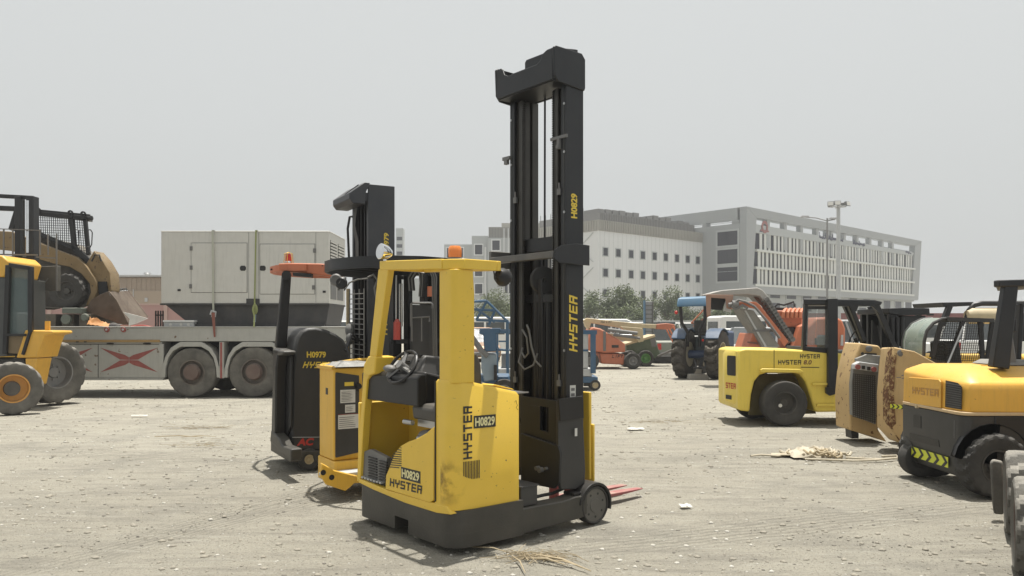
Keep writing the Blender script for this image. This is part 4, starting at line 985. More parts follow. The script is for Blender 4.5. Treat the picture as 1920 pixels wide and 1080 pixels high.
T.part('carriage_panel', MB().beam(T2p(790, 572, 8.45), T2p(790, 730, 8.45), .24, .06, up=(0, 1, 0)), CHAR)
for k in range(4): T.part('hydraulic_hose', MB().tube([T2p(768+k*3, 545, 8.4), T2p(766+k*3, 522, 8.4), T2p(772+k*4, 510, 8.4), T2p(786+k*3, 512, 8.4), T2p(788+k*2, 530, 8.4), T2p(786+k*2, 556, 8.4)], .010, 6), BLK if k % 2 else HG)
for k in range(3): T.part('hydraulic_hose', MB().tube([T2p(806+k*4, 508, 8.4), T2p(810+k*4, 520, 8.4), T2p(811+k*3, 560, 8.4), T2p(813+k*3, 700, 8.4)], .008, 6), HG)
T.part('red_tag', MB().beam(T2p(805.5, 537, 8.3), T2p(805.5, 556, 8.3), .04, .03, up=(0, 1, 0)), ORG)
T.part('cross_member', MB().beam(T2p(735, 512, 8.6), T2p(832, 512, 8.6), .10, .06), BLKM)
T.part('cross_member', MB().beam(T2p(735, 640, 8.6), T2p(832, 640, 8.6), .12, .05), BLKM)
T.part('mast_base', MB().beam(T.pt(784, 700, 8.62), T.pt(784, 860, 8.62), .62, .12, up=(0, 1, 0)), BLKM)
T2_ = T
# ================================================================ THIRD TRUCK: charcoal body, orange guard arm, mast marked 979
T = Thing('reach_truck', 'charcoal reach truck with an orange guard arm, black mast marked 0979', 'reach truck', (-2.5, 8.78), 30)
prof = T.ty([(548, 846), (546, 800), (549, 700), (553, 650), (557, 633), (565, 621), (577, 615), (592, 614), (612, 618), (630, 626), (645, 637), (655, 655), (660, 680), (668, 848)])
bd = T.part('body', MB().prism(prof, 'y', 0, .95), CHAR, bev=.03)
yl = 1.02
g = MB().prism(T.ty([(545, 868), (545, 845), (668, 846), (668, 872), (590, 866), (586, 851), (573, 851), (560, 866)], -.03), 'y', -.035, .95); T.part('skirt', g, CHARS, bev=.01)
g = MB().prism(T.tx([(506, 828), (545, 866), (545, 842), (528, 835), (522, 822), (508, 806)], -.16), 'x', -.16, -.0355); T.part('step', g, CHARS, bev=.015)
g = MB().prism(T.tx([(508, 826), (515, 832), (517, 690), (522, 655), (512, 655)], -.15), 'x', -.15, -.02); T.part('side_pad', g, BLK, bev=.02)
T.part('recess_panel', MB().prism(T.tx([(517, 662), (546, 668), (546, 800), (530, 838), (517, 815)], -.02), 'x', -.03, -.004), BLK, bev=.01)
T.part('top_pad', MB().prism(T.tx([(511, 652), (522, 656), (530, 658), (530, 664), (520, 667), (511, 662)], -.15), 'x', -.15, .0), SEAT, bev=.02)
g = MB().prism(T.ty([(552, 690), (552, 700), (560, 688), (640, 690), (640, 686), (560, 684)], -.004), 'y', -.004, 0)
c = T.pt(577, 864, 8.92); wheel(T, (c.x, .02, .125), (0, -1, 0), .125, .09, .055, rm=CRM, lug=0, bolts=5, nseg=32)
wheel(T, (1.1, .1, .16), (0, -1, 0), .16, .09, .07, rm=CRM, lug=0, bolts=5, nseg=32)
def ont(px, py, y=-.002): x, z = T.hy(px, py, y); return Vector((x, y, z))
p = ont(575, 671); q = ont(611, 671); lettering(T, 'H0979', p, q-p, Z, (q-p).length, ont(575, 659).z-p.z, LTY, bd, False, 0, .04)
p = ont(567, 690); q = ont(630, 690.5); lettering(T, 'HYSTER', p, q-p, Z, (q-p).length, ont(567, 678).z-p.z, LTY, bd, True, .35)
p = ont(556, 836); q = ont(586, 835); lettering(T, 'AC', p, q-p, Z, (q-p).length, ont(556, 822).z-p.z, LTR, bd, False, .25, .05)
T.part('seam_line', MB().beam(ont(548, 820, -.003), ont(666, 819, -.003), .004, .006), LGY, bd)
# guard post, arm, beacon
A1, A0 = T.pt(526, 652, 9.1), T.pt(537, 517, 9.1)
T.part('guard_post', MB().beam(A1, A0, .125, .10, up=(0, 1, 0), taper=.8), BLK, bev=.015)
T.part('post_joint', MB().cyl(T.pt(537, 516, 9.2), T.pt(537, 516, 9.0), .055), BLK)
arm = [(522, 494), (546, 493), (600, 494), (626, 496), (626, 520), (600, 516), (572, 512), (522, 507)]
g = MB()
def poly_depth(pts, Ya, Yb): 
    a = [tuple(T.pt(x, y, Ya)) for x, y in pts]; d = T.L((0, Yb, 0))-T.L((0, Ya, 0)); return MB().loft([a, [tuple(Vector(p)+d) for p in a]])
T.part('guard_arm', poly_depth(arm, 9.05, 9.25), ORG, bev=.012)
T.part('arm_pad', poly_depth([(549, 511), (583, 513), (583, 520), (549, 517)], 9.0, 9.1), BLK)
b0 = T.pt(541, 493, 9.15); bs = T.part('beacon_base', MB().cyl(b0, b0+Z*.02, .05, .04), STL)
T.part('beacon_lens', MB().cyl(b0+Z*.02, b0+Z*.105, .035, .026, 16), REDL, bs)
g = MB()
for t in range(6): a = t*pi/3; g.tube([b0+Vector((.055*cos(a), .055*sin(a), 0)), b0+Vector((.047*cos(a), .047*sin(a), .11)), b0+Z*.125], .004, 5)
T.part('beacon_cage', g, YEL2, bs)
# mast
def mz(px, py, y=.10): return T.hy(px, py, y)
xa, xb = .90, 1.28; mtop = 3.38
MSE = mat('mast_blue_black', (.030, .033, .040), .42, dust=.12, bump=.05)
su = T.part('mast_upright', MB().box(xa+.04, xb, .10, .125, .3, mtop-.01).box(xa+.04, xa+.065, .126, .16, .3, mtop-.2), MSE, bev=.004)
fu2 = T.part('mast_upright', MB().box(xa+.04, xb, .675, .70, .3, mtop-.01).box(xa+.04, xa+.065, .64, .674, .3, mtop-.2), MSE, bev=.004)
g = MB().prism([(.70, 3.17), (.74, 3.12), (.90, 3.12), (.90, 3.25), (.96, mtop), (.89, mtop+.005), (.70, 3.24)], 'y', .08, .74); T.part('mast_head', g, MSE, bev=.008)
T.part('head_rib', MB().prism([(.71, 3.256), (.88, mtop+.012), (.88, mtop-.004), (.71, 3.24)], 'y', .28, .29), BLK)
g = MB()
for y in (.19, .23, .34, .47, .58): T.part('inner_rail', MB().box(xa+.08, xa+.12, y, y+.022, .5, 3.2), BLK if y != .34 else BLKM)
T.part('inner_plate', MB().box(xa+.16, xa+.17, .126, .674, .4, 3.2), BLK)
T.part('back_plate', MB().box(xb-.03, xb-.01, .126, .674, .4, 3.2), MSE)
for y, z1 in ((.28, 3.15), (.42, 3.15), (.53, 3.1)): T.part('lift_cylinder', MB().cyl((xa+.15, y, .5), (xa+.15, y, z1), .022, n=12), BLKM)
for k in range(3): T.part('hydraulic_hose', MB().tube([(xa, .40+.03*k, 3.15), (xa-.02, .42+.03*k, 2.9), (xa, .36+.04*k, 2.7), (xa+.01, .38+.03*k, 2.3)], .007, 6), HG)
T.part('side_tube', MB().tube([(xa+.02, .74, 2.3), (xa+.0, .76, 2.9), (xa+.02, .74, 3.05), (xa+.05, .70, 3.05)], .016, 8), BLK)
a = mz(728, 467); b = mz(729, 437); lettering(T, 'H0979', (mz(729, 450)[0], .099, mz(728, 476)[1]), Z, (-1, 0, 0), b[1]-mz(728, 476)[1], mz(729, 450)[0]-mz(719.5, 450)[0], LTY, su, False, 0, .04)
a = mz(725, 628); b = mz(727, 548); lettering(T, 'HYSTER', (mz(726, 600)[0], .099, a[1]), Z, (-1, 0, 0), b[1]-a[1], mz(726, 600)[0]-mz(714, 600)[0], LTY, su, True, .18)
zc = 1.65+(612-503)*9.0/1450
def world_strip(T, pts, z0, z1, th, m, name, parent=None):
    P_ = [Vector(p) for p in pts]; o = []; i_ = []
    for k, p in enumerate(P_):
        d = (P_[min(k+1, len(P_)-1)]-P_[max(k-1, 0)]).normalized(); n_ = Vector((-d.y, d.x))*th/2; o.append(p+n_); i_.append(p-n_)
    ring_ = [T.L((p.x, p.y, 0)) for p in o+i_[::-1]]
    n = len(P_); vs = [(p.x, p.y, z0) for p in ring_]+[(p.x, p.y, z1) for p in ring_]; N2 = 2*n; fs = []
    for k in range(n-1): fs += [(k, k+1, N2-2-k, N2-1-k), (N2+k, N2+k+1, N2+N2-2-k, N2+N2-1-k)]
    fs += [(k, (k+1) % N2, N2+(k+1) % N2, N2+k) for k in range(N2)]
    return T.part(name, MB().add(vs, fs), m, parent, smooth=50)
loop = world_strip(T, [(-2.3, 10.5), (-2.7, 10.4), (-2.92, 10.1), (-2.98, 9.75), (-2.93, 9.42), (-2.78, 9.16), (-2.6, 9.06), (-2.4, 9.03)], 2.30, 2.375, .035, ORG, 'guard_loop')
for k in range(4):
    T.part('guard_bar', MB().beam(T.L((-2.9+k*.14, 9.3-k*.06, 2.335)), T.L((-2.45+k*.14, 10.3-k*.05, 2.335)), .014, .02), BLK)
# the second truck's round black overhead guard
gr_ = world_strip(T2_, [(-1.2, 9.2), (-1.62, 9.0), (-1.88, 8.62), (-1.95, 8.25), (-1.90, 7.90), (-1.75, 7.60), (-1.48, 7.36), (-1.15, 7.24), (-.85, 7.32), (-.6, 7.55)], 2.205, 2.315, .03, BLKM, 'overhead_guard')
for k in range(6):
    a_ = ((-1.93, 8.1), (-1.86, 7.8), (-1.72, 7.58), (-1.5, 7.38), (-1.25, 7.27), (-1.0, 7.28))[k]; T2_.part('guard_bar', MB().beam(T2_.L((*a_, 2.27)), T2_.L((a_[0]+.62, a_[1]+.95, 2.27)), .016, .03), BLKM)
T2_.part('guard_top', MB().prism([(p.x, p.y) for p in (T2_.L((x, y, 0)) for x, y in ((-1.2, 9.15), (-1.6, 8.96), (-1.84, 8.6), (-1.4, 8.1), (-.9, 8.5)))], 'z', 2.29, 2.31), BLKM)
g = MB(); w2 = lambda px, py, Y=8.2: T2_.pt(px, py, Y)
g.tube([w2(648, 520), w2(646, 545), w2(655, 530), w2(670, 524), w2(690, 522)], .010, 6); g.tube([w2(628, 517), w2(634, 528), w2(640, 536), w2(634, 544)], .012, 6); g.tube([w2(690, 520), w2(700, 515), w2(708, 525), w2(702, 540), w2(706, 560)], .012, 6)
T2_.part('wiring', g, HG)
for px, py in ((631, 525), (641, 531)): T2_.part('lamp', MB().lathe([(.001, -.05), (.05, -.04), (.065, .03), (.05, .045), (.001, .04)], w2(px, py, 8.1), (-.6, -1, 0), 16), GPL if px < 640 else BLK)
T2_.part('guard_support', MB().tube([w2(702, 512, 8.3), w2(706, 560, 8.3), w2(712, 640, 8.3), w2(714, 760, 8.3)], .02, 8), BLKM)
g = MB(); yA, yB = .08, .62
for k in range(17):
    z = zc-.28-k*.062; g.cyl((xa-.02, yA, z), (xa-.02, yB, z+.01), .006, n=5)
for y in (.08, .25, .44, .62): g.cyl((xa-.02, y, zc-.22), (xa-.02, y, 1.0), .008, n=5)
T.part('wire_screen', g, mat('screen_wire_grey', (.22, .22, .21), .5, dust=.2, bump=0))
T.part('screen_post', MB().box(xa-.05, xa-.01, .63, .67, 1.0, zc-.2), CRM)
g = MB().ball((xa-.06, .50, 1.60), (.05, .10, .09), 10, 6).ball((xa-.07, .45, 1.50), (.05, .08, .08), 10, 6); T.part('cloth_bundle', g, mat('grey_cloth', (.22, .22, .21), .9, bump=.8, bscale=20))
for k in range(2): T.part('hose_bow', MB().tube([(.62, -.0+.05*k, 1.36), (.75, .15+.05*k, 1.55-.04*k), (.95, .3, 1.45), (1.1, .4, 1.3)], .018, 8), BLK)
# ================================================================ FLATBED TRAILER
T = Thing('flatbed_trailer', 'long grey flatbed trailer with red crosses painted on its side lockers', 'trailer', (-8, 18), 0)
q = lambda pts, y=0: T.ty(pts, y)
xl, zt = T.hy(-40, 612, 0); xr, _ = T.hy(700, 612, 0)
z = lambda py, y=0: T.hy(300, py, y)[1]
xx = lambda px, y=0: T.hy(px, 640, y)[0]
g = MB().box(xl, xr, 0, 2.5, z(640), zt-.03); g.box(xl, xr, -.02, .10, zt-.03, zt); g.box(xl, xr, .1, 2.5, zt-.06, zt-.031)
bd = T.part('bed', g, GRY, bev=.01)
T.part('rub_rail', MB().box(xl, xx(300), -.012, .05, z(641.5), z(637)), mat('ochre_rail', (.32, .20, .07), .7, dust=.3))
g = MB().box(xl, xr, .6, .85, z(690), z(640)).box(xl, xr, 1.65, 1.9, z(690), z(640)); T.part('chassis_beam', g, BLK)
# side lockers with painted crosses
T.part('locker', MB().box(xl, xx(302), .03, .55, z(709), z(641)), GRY, bev=.01)
T.part('locker_edge', MB().box(xl, xx(306), .0, .5, z(713), z(709.5)).box(xx(298), xx(306), .01, .06, z(709), z(645)), GRY, bev=.006)
def cross(x0, x1, y0, y1):
    cx, cy = (x0+x1)/2, (y0+y1)/2; g = MB()
    for a, b in ((x0, y0), (x1, y0), (x0, y1), (x1, y1)):
        sx = 1 if a > cx else -1; sy = 1 if b > cy else -1
        tip = (a, b)
        for o, w_ in ((0, 3.6), (1, 2.6)):
            t_ = (a, b+(-sy)*o*5 if 0 else b); m1 = (cx+sx*(1.2+o*4.2), cy+sy*(0.5 if not o else -1.5)+0); m2 = (cx+sx*(1.2+o*4.2)+sx*6, cy+sy*(0.5 if not o else -1.5)-sy*2.0)
            if o: continue
        pts = [(a, b), (cx+sx*17, cy+sy*.8), (cx+sx*.3, cy+sy*.2), (cx+sx*.3, cy+sy*5.0), (cx+sx*8, cy+sy*9.5)]
        P_ = [(*T.hy(x, y, .0265),) for x, y in pts]; g.prism(P_, 'y', .0265, .0285)
    return g
T.part('painted_cross', cross(188, 296, 652, 698), REDX); T.part('painted_cross', cross(66, 174, 652, 698), REDX)
for px in (182.5, 60): T.part('locker_seam', MB().box(xx(px), xx(px+.8), .024, .03, z(708), z(646)), BLK)
T.part('locker_seam', MB().box(xx(60), xx(298), .024, .03, z(646), z(645)), BLK)
for px in (143, 158): T.part('reflector_text', MB().box(xx(px), xx(px+5), -.014, -.011, z(642), z(640)), BLK)
for px in (200, 231):
    c = T.hy(px, 618, -.02); o = T.part('marker_lamp', MB().cyl((c[0], .0, c[1]), (c[0], -.035, c[1]), .065, .055, 16), REDX); T.part('lens', MB().cyl((c[0], -.035, c[1]), (c[0], -.045, c[1]), .025, n=12), LGY, o)
for px, w_ in ((204, 8), (272, 8), (200, 8), (268, 14)): T.part('latch', MB().box(xx(px), xx(px+w_), -.0, .03, z(646), z(643.5)), BLK)
# wheel arches
def arch(c0, c1, base, name='wheel_arch'):
    pts = [(c0, base), (c0+2, 690), (c0+8, 668), (c0+18, 652), (c0+32, 643), (c0+36, 641)]
    right = [(c1-36, 641), (c1-32, 643), (c1-18, 652), (c1-8, 668), (c1-2, 690), (c1, base)]
    out = pts+right; inn = [(c1-7, base), (c1-8, 690), (c1-13, 671), (c1-22, 658), (c1-36, 650), (c0+36, 650), (c0+22, 658), (c0+13, 671), (c0+8, 690), (c0+7, base)]
    T.part(name, MB().prism(q(out+inn, -.01), 'y', -.01, .35), GRY, bev=.008)
    T.part('arch_liner', MB().prism(q(inn, .3), 'y', .5, .6), BLK)
arch(302, 413, 708); arch(419, 545, 708)
T.part('marker_strip', MB().box(xx(412), xx(420), -.025, .3, z(709), z(641)), GRY); T.part('red_strip', MB().box(xx(413.5), xx(417.5), -.03, -.026, z(709), z(642)), REDX)
for px, py, r in ((362, 697, 46.5), (478, 699.5, 47.5), (592, 699, 47)):
    c = T.hy(px, py, .1); R = r/F_PX*18.1
    w_ = wheel(T, (c[0], .17, R-.01), (0, -1, 0), R, .32, R*.52, tm=RUBD, rm=mat('dusty_hub', (.10, .085, .075), .7, dust=.5), lug=.008, nseg=96, bolts=10, rim_out=.2)
    T.part('hub_cap', MB().cyl((c[0], -.04, R), (c[0], .05, R), .17, .2, 24), RIMR, w_)
    wheel(T, (c[0], 2.2, R-.01), (0, 1, 0), R, .32, R*.52, tm=RUBD, rm=RIMG, lug=.008, nseg=48, bolts=0)
    T.part('axle', MB().cyl((c[0], .3, R), (c[0], 2.1, R), .08), BLK)
T.part('mud_flap', MB().box(xx(560), xx(700), .03, .5, z(705), z(641)), GRY)
# ================================================================ GENERATOR
G = Thing('generator_set', 'grey enclosed generator set with a black tapered base, strapped on the trailer', 'generator', (-6, 18.25, 0), 0)
hz_ = lambda px, py, y=0: G.hy(px, py, y)
x0, z1 = hz_(302, 433); x1, _ = hz_(617, 433); zb_ = hz_(400, 569)[1]; dz = z1
zbed = zt-.03
dep = 1.75; x2 = x1
g = MB().box(x0, x1, 0, dep, zb_, z1-.02).box(x0-.01, x1+.01, -.01, dep+.01, z1-.02, z1)
cn = G.part('canopy', g, GENP, bev=.012)
xb0, xb1, xb2, xb3 = hz_(362, 610)[0], hz_(305, 572)[0], hz_(617, 572)[0], hz_(596, 608)[0]
g = MB().prism([(xb1, zb_-.003), (hz_(352, 608)[0], zbed+.1), (hz_(366, 611)[0], zbed+.004), (hz_(608, 611)[0], zbed+.004), (hz_(610, 604)[0], zbed+.08), (xb2, zb_-.003)], 'y', .06, dep-.05)
G.part('base_frame', g, GENB, bev=.015)
G.part('base_lip', MB().box(x0-.02, x1+.01, -.02, dep, zb_-.035, zb_), GENB)
G.part('base_rail', MB().box(hz_(366, 611)[0], hz_(608, 611)[0], -.02, .06, zbed+.004, zbed+.09), GENB)
G.part('notch_panel', MB().box(hz_(462, 560)[0], hz_(487, 560)[0], -.012, -.002, zb_, hz_(470, 560)[1]), GENB)
def door(xa, ya, xb, yb):
    a = hz_(xa, yb); b = hz_(xb, ya)
    G.part('door_gap', MB().box(a[0]-.012, b[0]+.012, -.003, .0, a[1]-.012, b[1]+.012), GPL, cn)
    return G.part('door', MB().box(a[0], b[0], -.014, -.003, a[1], b[1]), GENP, cn, bev=.004)
d1 = door(359, 456, 463, 548); d2 = door(488, 458, 590, 551)
for px, py, d in ((359, 466, d1), (359, 502, d1), (358, 537, d1), (590, 470, d2), (588, 539, d2)):
    c = hz_(px, py); G.part('hinge', MB().box(c[0]-.03, c[0]+.03, -.03, -.0145, c[1]-.05, c[1]+.05), GPL, d)
for px, d in ((456, d1), (493, d2)):
    c = hz_(px, 503); G.part('handle', MB().prism([(c[0]-.07, c[1]-.03), (c[0]-.04, c[1]-.06), (c[0]+.04, c[1]-.06), (c[0]+.07, c[1]-.03), (c[0]+.07, c[1]+.03), (c[0]+.04, c[1]+.06), (c[0]-.04, c[1]+.06), (c[0]-.07, c[1]+.03)], 'y', -.022, -.0145), BLK, d)
for px, py in ((336, 544), (377, 544), (566, 547), (608, 547)):
    c = hz_(px, py); G.part('small_plate', MB().box(c[0]-.035, c[0]+.035, -.012, -.0, c[1]-.025, c[1]+.025), BLK)
for px in (466, 485, 592): G.part('panel_seam', MB().box(hz_(px, 500)[0], hz_(px, 500)[0]+.008, -.0035, 0, zb_+.02, z1-.03), GPL)
# louvred end
g = MB().box(x1, x1+.006, .10, .78, 2.95, 3.7).box(x1, x1+.006, .92, 1.62, 2.95, 3.7); lo = G.part('louvre_recess', g, BLK)
g = MB()
for k in range(10):
    for a, b in ((.10, .78), (.92, 1.62)): g.prism([(a, 2.98+k*.074), (b, 2.98+k*.074), (b, 3.02+k*.074), (a, 3.02+k*.074)], 'x', x1+.0065, x1+.028)
G.part('louvre', g, GENP, lo)
G.part('mesh_grille', MB().box(x1, x1+.01, .15, .75, 2.3, 2.75).box(x1, x1+.01, .85, 1.5, 2.3, 2.75), GPL)
for px, py, w_ in ((372, 430, .18), (498, 430, .06)):
    c = hz_(px, py, .8); G.part('roof_bracket', MB().prism([(c[0]-w_, z1+.001), (c[0]+w_*.6, z1+.001), (c[0]+w_*.5, z1+.06), (c[0]-w_*.9, z1+.10)], 'y', .8, .9), GPL)
# straps over the generator
for k, (pxt, pxb, m, lab) in enumerate(((401, 400, STRP, 'pale webbing strap with a red hanging tail over the left part of the generator'), (482, 477, STRG, 'greenish webbing strap over the middle of the generator, ratchet wrapped in tape'))):
    S_ = Thing('cargo_strap', lab, 'strap', ((pxt-960)/F_PX*18.25, 18.2, zbed), 0, 'straps holding the generator down')
    a = lambda px, py, y=-.03: S_.pt(px, py, 18.2)
    top = S_.pt(pxt, 431.5, 18.2); top.z = z1+.012+0*zbed-zbed if False else top.z
    ztop_ = z1-zbed+.008
    P0 = Vector((0, -.03, ztop_)); P1 = S_.pt(pxb, 585, 18.2); w_ = .045 if k == 0 else .035
    g = MB().beam(P0, P1, w_, .006, up=(0, 1, 0)); g.beam(P0, (P0.x, dep+.1, ztop_), w_, .006); g.beam((0, dep+.1, ztop_), (0, dep+.1, .1), w_, .006, up=(0, 1, 0))
    S_.part('webbing', g, m)
    if k == 0:
        S_.part('hook', MB().tube([S_.pt(395, 590, 18.1), S_.pt(397, 583, 18.1), S_.pt(404, 585, 18.1), S_.pt(403, 593, 18.1), S_.pt(397, 592, 18.1)], .03, 8), LGY)
        S_.part('red_tail', MB().beam(S_.pt(399.5, 586, 17.95), S_.pt(402.5, 632, 17.95), .075, .02, up=(0, 1, 0), taper=.5), mat('strap_red_brown', (.22, .07, .05), .8, dust=.2))
    else:
        S_.part('ratchet', MB().ball(S_.pt(478, 580, 18.1), (.07, .05, .13), 10, 8), STRG); S_.part('tail', MB().tube([S_.pt(478, 568, 18.0), S_.pt(474, 580, 18.0), S_.pt(477, 594, 18.0), S_.pt(476, 613, 17.95)], .02, 6), STRG)
        S_.part('grip', MB().beam(S_.pt(478, 590, 18.05), S_.pt(477, 604, 18.05), .05, .03, up=(0, 1, 0)), mat('pale_blue_plastic', (.25, .35, .42), .5))
# things lying on the bed
def on_bed(name, lab, cat, px, Y, **k): return Thing(name, lab, cat, ((px-960)/F_PX*Y, Y, zbed), 0, **k)
B_ = on_bed('battery_box', 'white and grey battery box on the trailer beside the generator base', 'box', 336, 18.15)
B_.part('box_body', MB().box(-.36, .34, 0, .4, 0, .13), LGY, bev=.01); B_.part('lid', MB().box(-.38, .36, -.02, .42, .131, .175), WHT, bev=.01)
for x in (-.2, .05, .22): B_.part('cap', MB().cyl((x, -.012, .07), (x, .0, .07), .035, n=12), LBL)
R_ = on_bed('stake_rack', 'small black steel stake rack standing on the trailer edge', 'rack', 298, 18.15)
g = MB().box(-.1, .1, 0, .06, 0, .03).box(-.1, .1, .01, .04, .28, .31)
R_.part('rack_frame', g, BLK)
for x in (-.085, -.03, .03, .085): R_.part('bar', MB().box(x-.012, x+.012, .01, .04, .03, .40), BLK)
O_ = on_bed('folded_tarpaulin', 'crumpled orange tarpaulin and rags on the trailer under the bucket', 'tarpaulin', 186, 18.4)
rnd = random.Random(9); g = MB(); n = 12
g.v = [(-.30+.62*i/n, .35*j/n, (.30-.022*i)*(.4+.6*sin(pi*min(1, max(0, j/n))))*(.6+.7*abs(noise.noise(Vector((i*.5, j*.5, 1)))))) for j in range(n+1) for i in range(n+1)]
g.f = [(j*(n+1)+i, j*(n+1)+i+1, (j+1)*(n+1)+i+1, (j+1)*(n+1)+i) for j in range(n) for i in range(n)]
O_.part('orange_sheet', g, mat('orange_tarp', (.50, .22, .06), .7, bump=.3), smooth=50)
O_.part('dark_rag', MB().ball((.32, .05, .05), (.12, .1, .07), 8, 6).ball((.45, .06, .04), (.1, .08, .05), 8, 6), mat('dark_cloth', (.03, .03, .04), .9, bump=.8, bscale=15))
O_.part('pink_rag', MB().box(.50, .72, 0, .1, 0, .07), mat('pink_cloth', (.45, .22, .18), .9))
K_ = on_bed('cream_panel', 'cream triangular panel leaning by the loader bucket on the trailer', 'panel', 250, 18.3)
K_.part('panel_sheet', MB().prism(K_.ty([(231, 585), (277, 597), (256, 606), (241, 611), (243, 598)], 0), 'y', 0, .03), LBL)
V_ = on_bed('red_rope', 'red and white rope trailing along the bed edge', 'rope', 262, 18.1); V_.part('rope_strand', MB().tube([(-.2, 0, .02), (-.05, .02, .05), (.1, 0, .05), (.25, .03, .02), (.35, 0, .02)], .018, 6), REDP)
# ================================================================ BROWN SKID STEER ON THE TRAILER
Yk = 18.9
K = Thing('skid_steer_loader', 'weathered brown skid steer loader with mesh cab loaded on the flatbed trailer', 'loader', ((120-960)/F_PX*Yk, Yk, zbed), 0)
k_ = lambda pts, y=0: K.ty(pts, y)
body = [(75, 470), (82, 535), (95, 562), (120, 575), (165, 572), (205, 543), (207, 515), (186, 492), (170, 470), (120, 440)]
K.part('chassis', MB().prism(k_([(10, 560), (10, 480), (60, 440), (110, 452), (150, 480), (160, 520), (150, 560), (110, 575), (40, 575)], .15), 'y', .35, 1.25), mat('grimy_dark', (.05, .045, .04), .7, dust=.4))
arm = [(-20, 440), (-20, 432), (20, 434), (66, 452), (110, 470), (143, 482), (160, 497), (176, 520), (181, 530), (181, 548), (172, 570), (160, 574), (170, 548), (168, 532), (152, 513), (130, 500), (100, 494), (60, 482), (20, 470), (-20, 466)]
K.part('lift_arm', MB().prism(k_(arm, 0), 'y', 0, .18), BRN, bev=.012); K.part('lift_arm', MB().prism(k_(arm, 1.35), 'y', 1.4, 1.55), BRN, bev=.012)
cw = [(160, 497), (176, 470), (192, 488), (206, 512), (208, 545), (195, 558), (181, 548), (181, 530)]
K.part('front_arm', MB().prism(k_(cw, .1), 'y', .1, .55), BRN, bev=.015)
K.part('quick_hitch', MB().prism(k_([(184, 528), (200, 528), (203, 548), (186, 552)], .08), 'y', .06, .12), BLK)
K.part('cylinder', MB().tube([K.pt(172, 490, Yk), K.pt(178, 478, Yk), K.pt(186, 478, Yk), K.pt(190, 490, Yk)], .02, 6), BLK)
cabf = MB()
def kb(a, b, w_=.09, d=.0, d2=None): p_ = K.pt(*a, Yk+d); q_ = K.pt(*b, Yk+(d if d2 is None else d2)); return MB().beam(p_, q_, w_, .08, up=(0, 1, 0))
for d in (.15, .75):
    for a, b, w_ in (((64, 398), (168, 408), .16), ((133, 402), (140, 468), .11), ((159, 404), (166, 478), .09), ((66, 398), (66, 450), .12), ((78, 440), (140, 466), .10), ((140, 466), (168, 492), .14)):
        K.part('cab_post', kb(a, b, w_, d), BLK, bev=.008)
g = MB(); a = K.pt(64, 400, Yk+.1); b = K.pt(166, 410, Yk+.1); g.loft([[tuple(a), tuple(b), (b.x-.25, b.y+.65, b.z), (a.x, a.y+.65, a.z)], [(a.x, a.y, a.z+.06), (b.x, b.y, b.z+.06), (b.x-.25, b.y+.65, b.z+.06), (a.x, a.y+.65, a.z+.06)]])
K.part('cab_roof', g, BLK, bev=.01)
for d in (.15,):
    g = MB()
    for i in range(17): x = 68+i*4; yb_ = 440+max(0, (x-80))*.45; g.beam(K.pt(x, 404, Yk+d), K.pt(x+1.5, min(yb_, 466), Yk+d), .014, .01, up=(0, 1, 0))
    for i in range(13): y = 408+i*4.6; x0_ = 68 if y < 440 else 68+(y-440)*2.2; g.beam(K.pt(x0_, y, Yk+d), K.pt(136, y+2, Yk+d), .014, .01)
    K.part('mesh_guard', g, BLK)
    g = MB()
    for i in range(5): g.beam(K.pt(140+i*4.3, 410, Yk+d), K.pt(145+i*4.3, 474, Yk+d), .014, .01, up=(0, 1, 0))
    for i in range(13): y = 412+i*4.7; g.beam(K.pt(139, y, Yk+d), K.pt(163, y+2, Yk+d), .014, .01)
    K.part('mesh_guard', g, BLK)
for px, py in ((71, 391), (132, 396), (156, 398)):
    c = K.pt(px, py+3, Yk+.1); K.part('lifting_eye', MB().lathe([(.03, -.02), (.065, -.02), (.065, .02), (.03, .02)], c, (0, 1, 0), 16).box(c.x-.06, c.x+.06, c.y-.02, c.y+.02, c.z-.12, c.z-.05), BLK)
K.part('grab_rail', MB().tube([K.pt(165, 431, Yk), K.pt(170, 431, Yk), K.pt(173, 436, Yk), K.pt(172, 458, Yk), K.pt(169, 464, Yk), K.pt(164, 463, Yk)], .014, 6), BLK)
K.part('grab_rail', MB().tube([K.pt(142, 430, Yk), K.pt(148, 432, Yk), K.pt(148, 458, Yk), K.pt(144, 463, Yk)], .014, 6), BLK)
K.part('cab_lamp', MB().lathe([(.001, -.04), (.05, -.03), (.06, .03), (.001, .05)], K.pt(170, 409, Yk), (1, -.2, 0), 14), BLK)
K.part('seat', MB().box(-.5, -.1, .5, 1.0, .9, 1.6), SEAT, bev=.04)
for px, y in ((130, .0), (28, .0)):
    c = K.hy(px, 546, 0); wheel(K, (c[0], -.02+y, c[1]), (0, -1, 0), .43, .30, .24, tm=RUB, rm=mat('hub_black', (.03, .03, .03), .6, dust=.3), lug=.03, nseg=64, period=4, bolts=6)
    wheel(K, (c[0], 1.5, c[1]), (0, 1, 0), .43, .30, .24, tm=RUB, rm=RIMG, lug=.03, nseg=32, period=4, bolts=0)
bk = [(190, 552), (204, 545), (215, 552), (241, 608), (238, 611), (196, 606), (164, 584), (172, 560)]
g = MB().prism(k_([(172, 562), (190, 552), (205, 546), (219, 562), (242, 608), (238, 612), (160, 583)], -.1), 'y', -.12, -.08); K.part('bucket', g, BRND, bev=.006)
g = MB(); a = [K.pt(206, 547, Yk-.1), K.pt(240, 545, Yk+1.4), K.pt(277, 594, Yk+1.4), K.pt(242, 609, Yk-.1)]
off = Vector((-.06, 0, -.03)); g.loft([[tuple(p) for p in a], [tuple(p+off) for p in a]]); K.part('bucket_back', g, BRND)
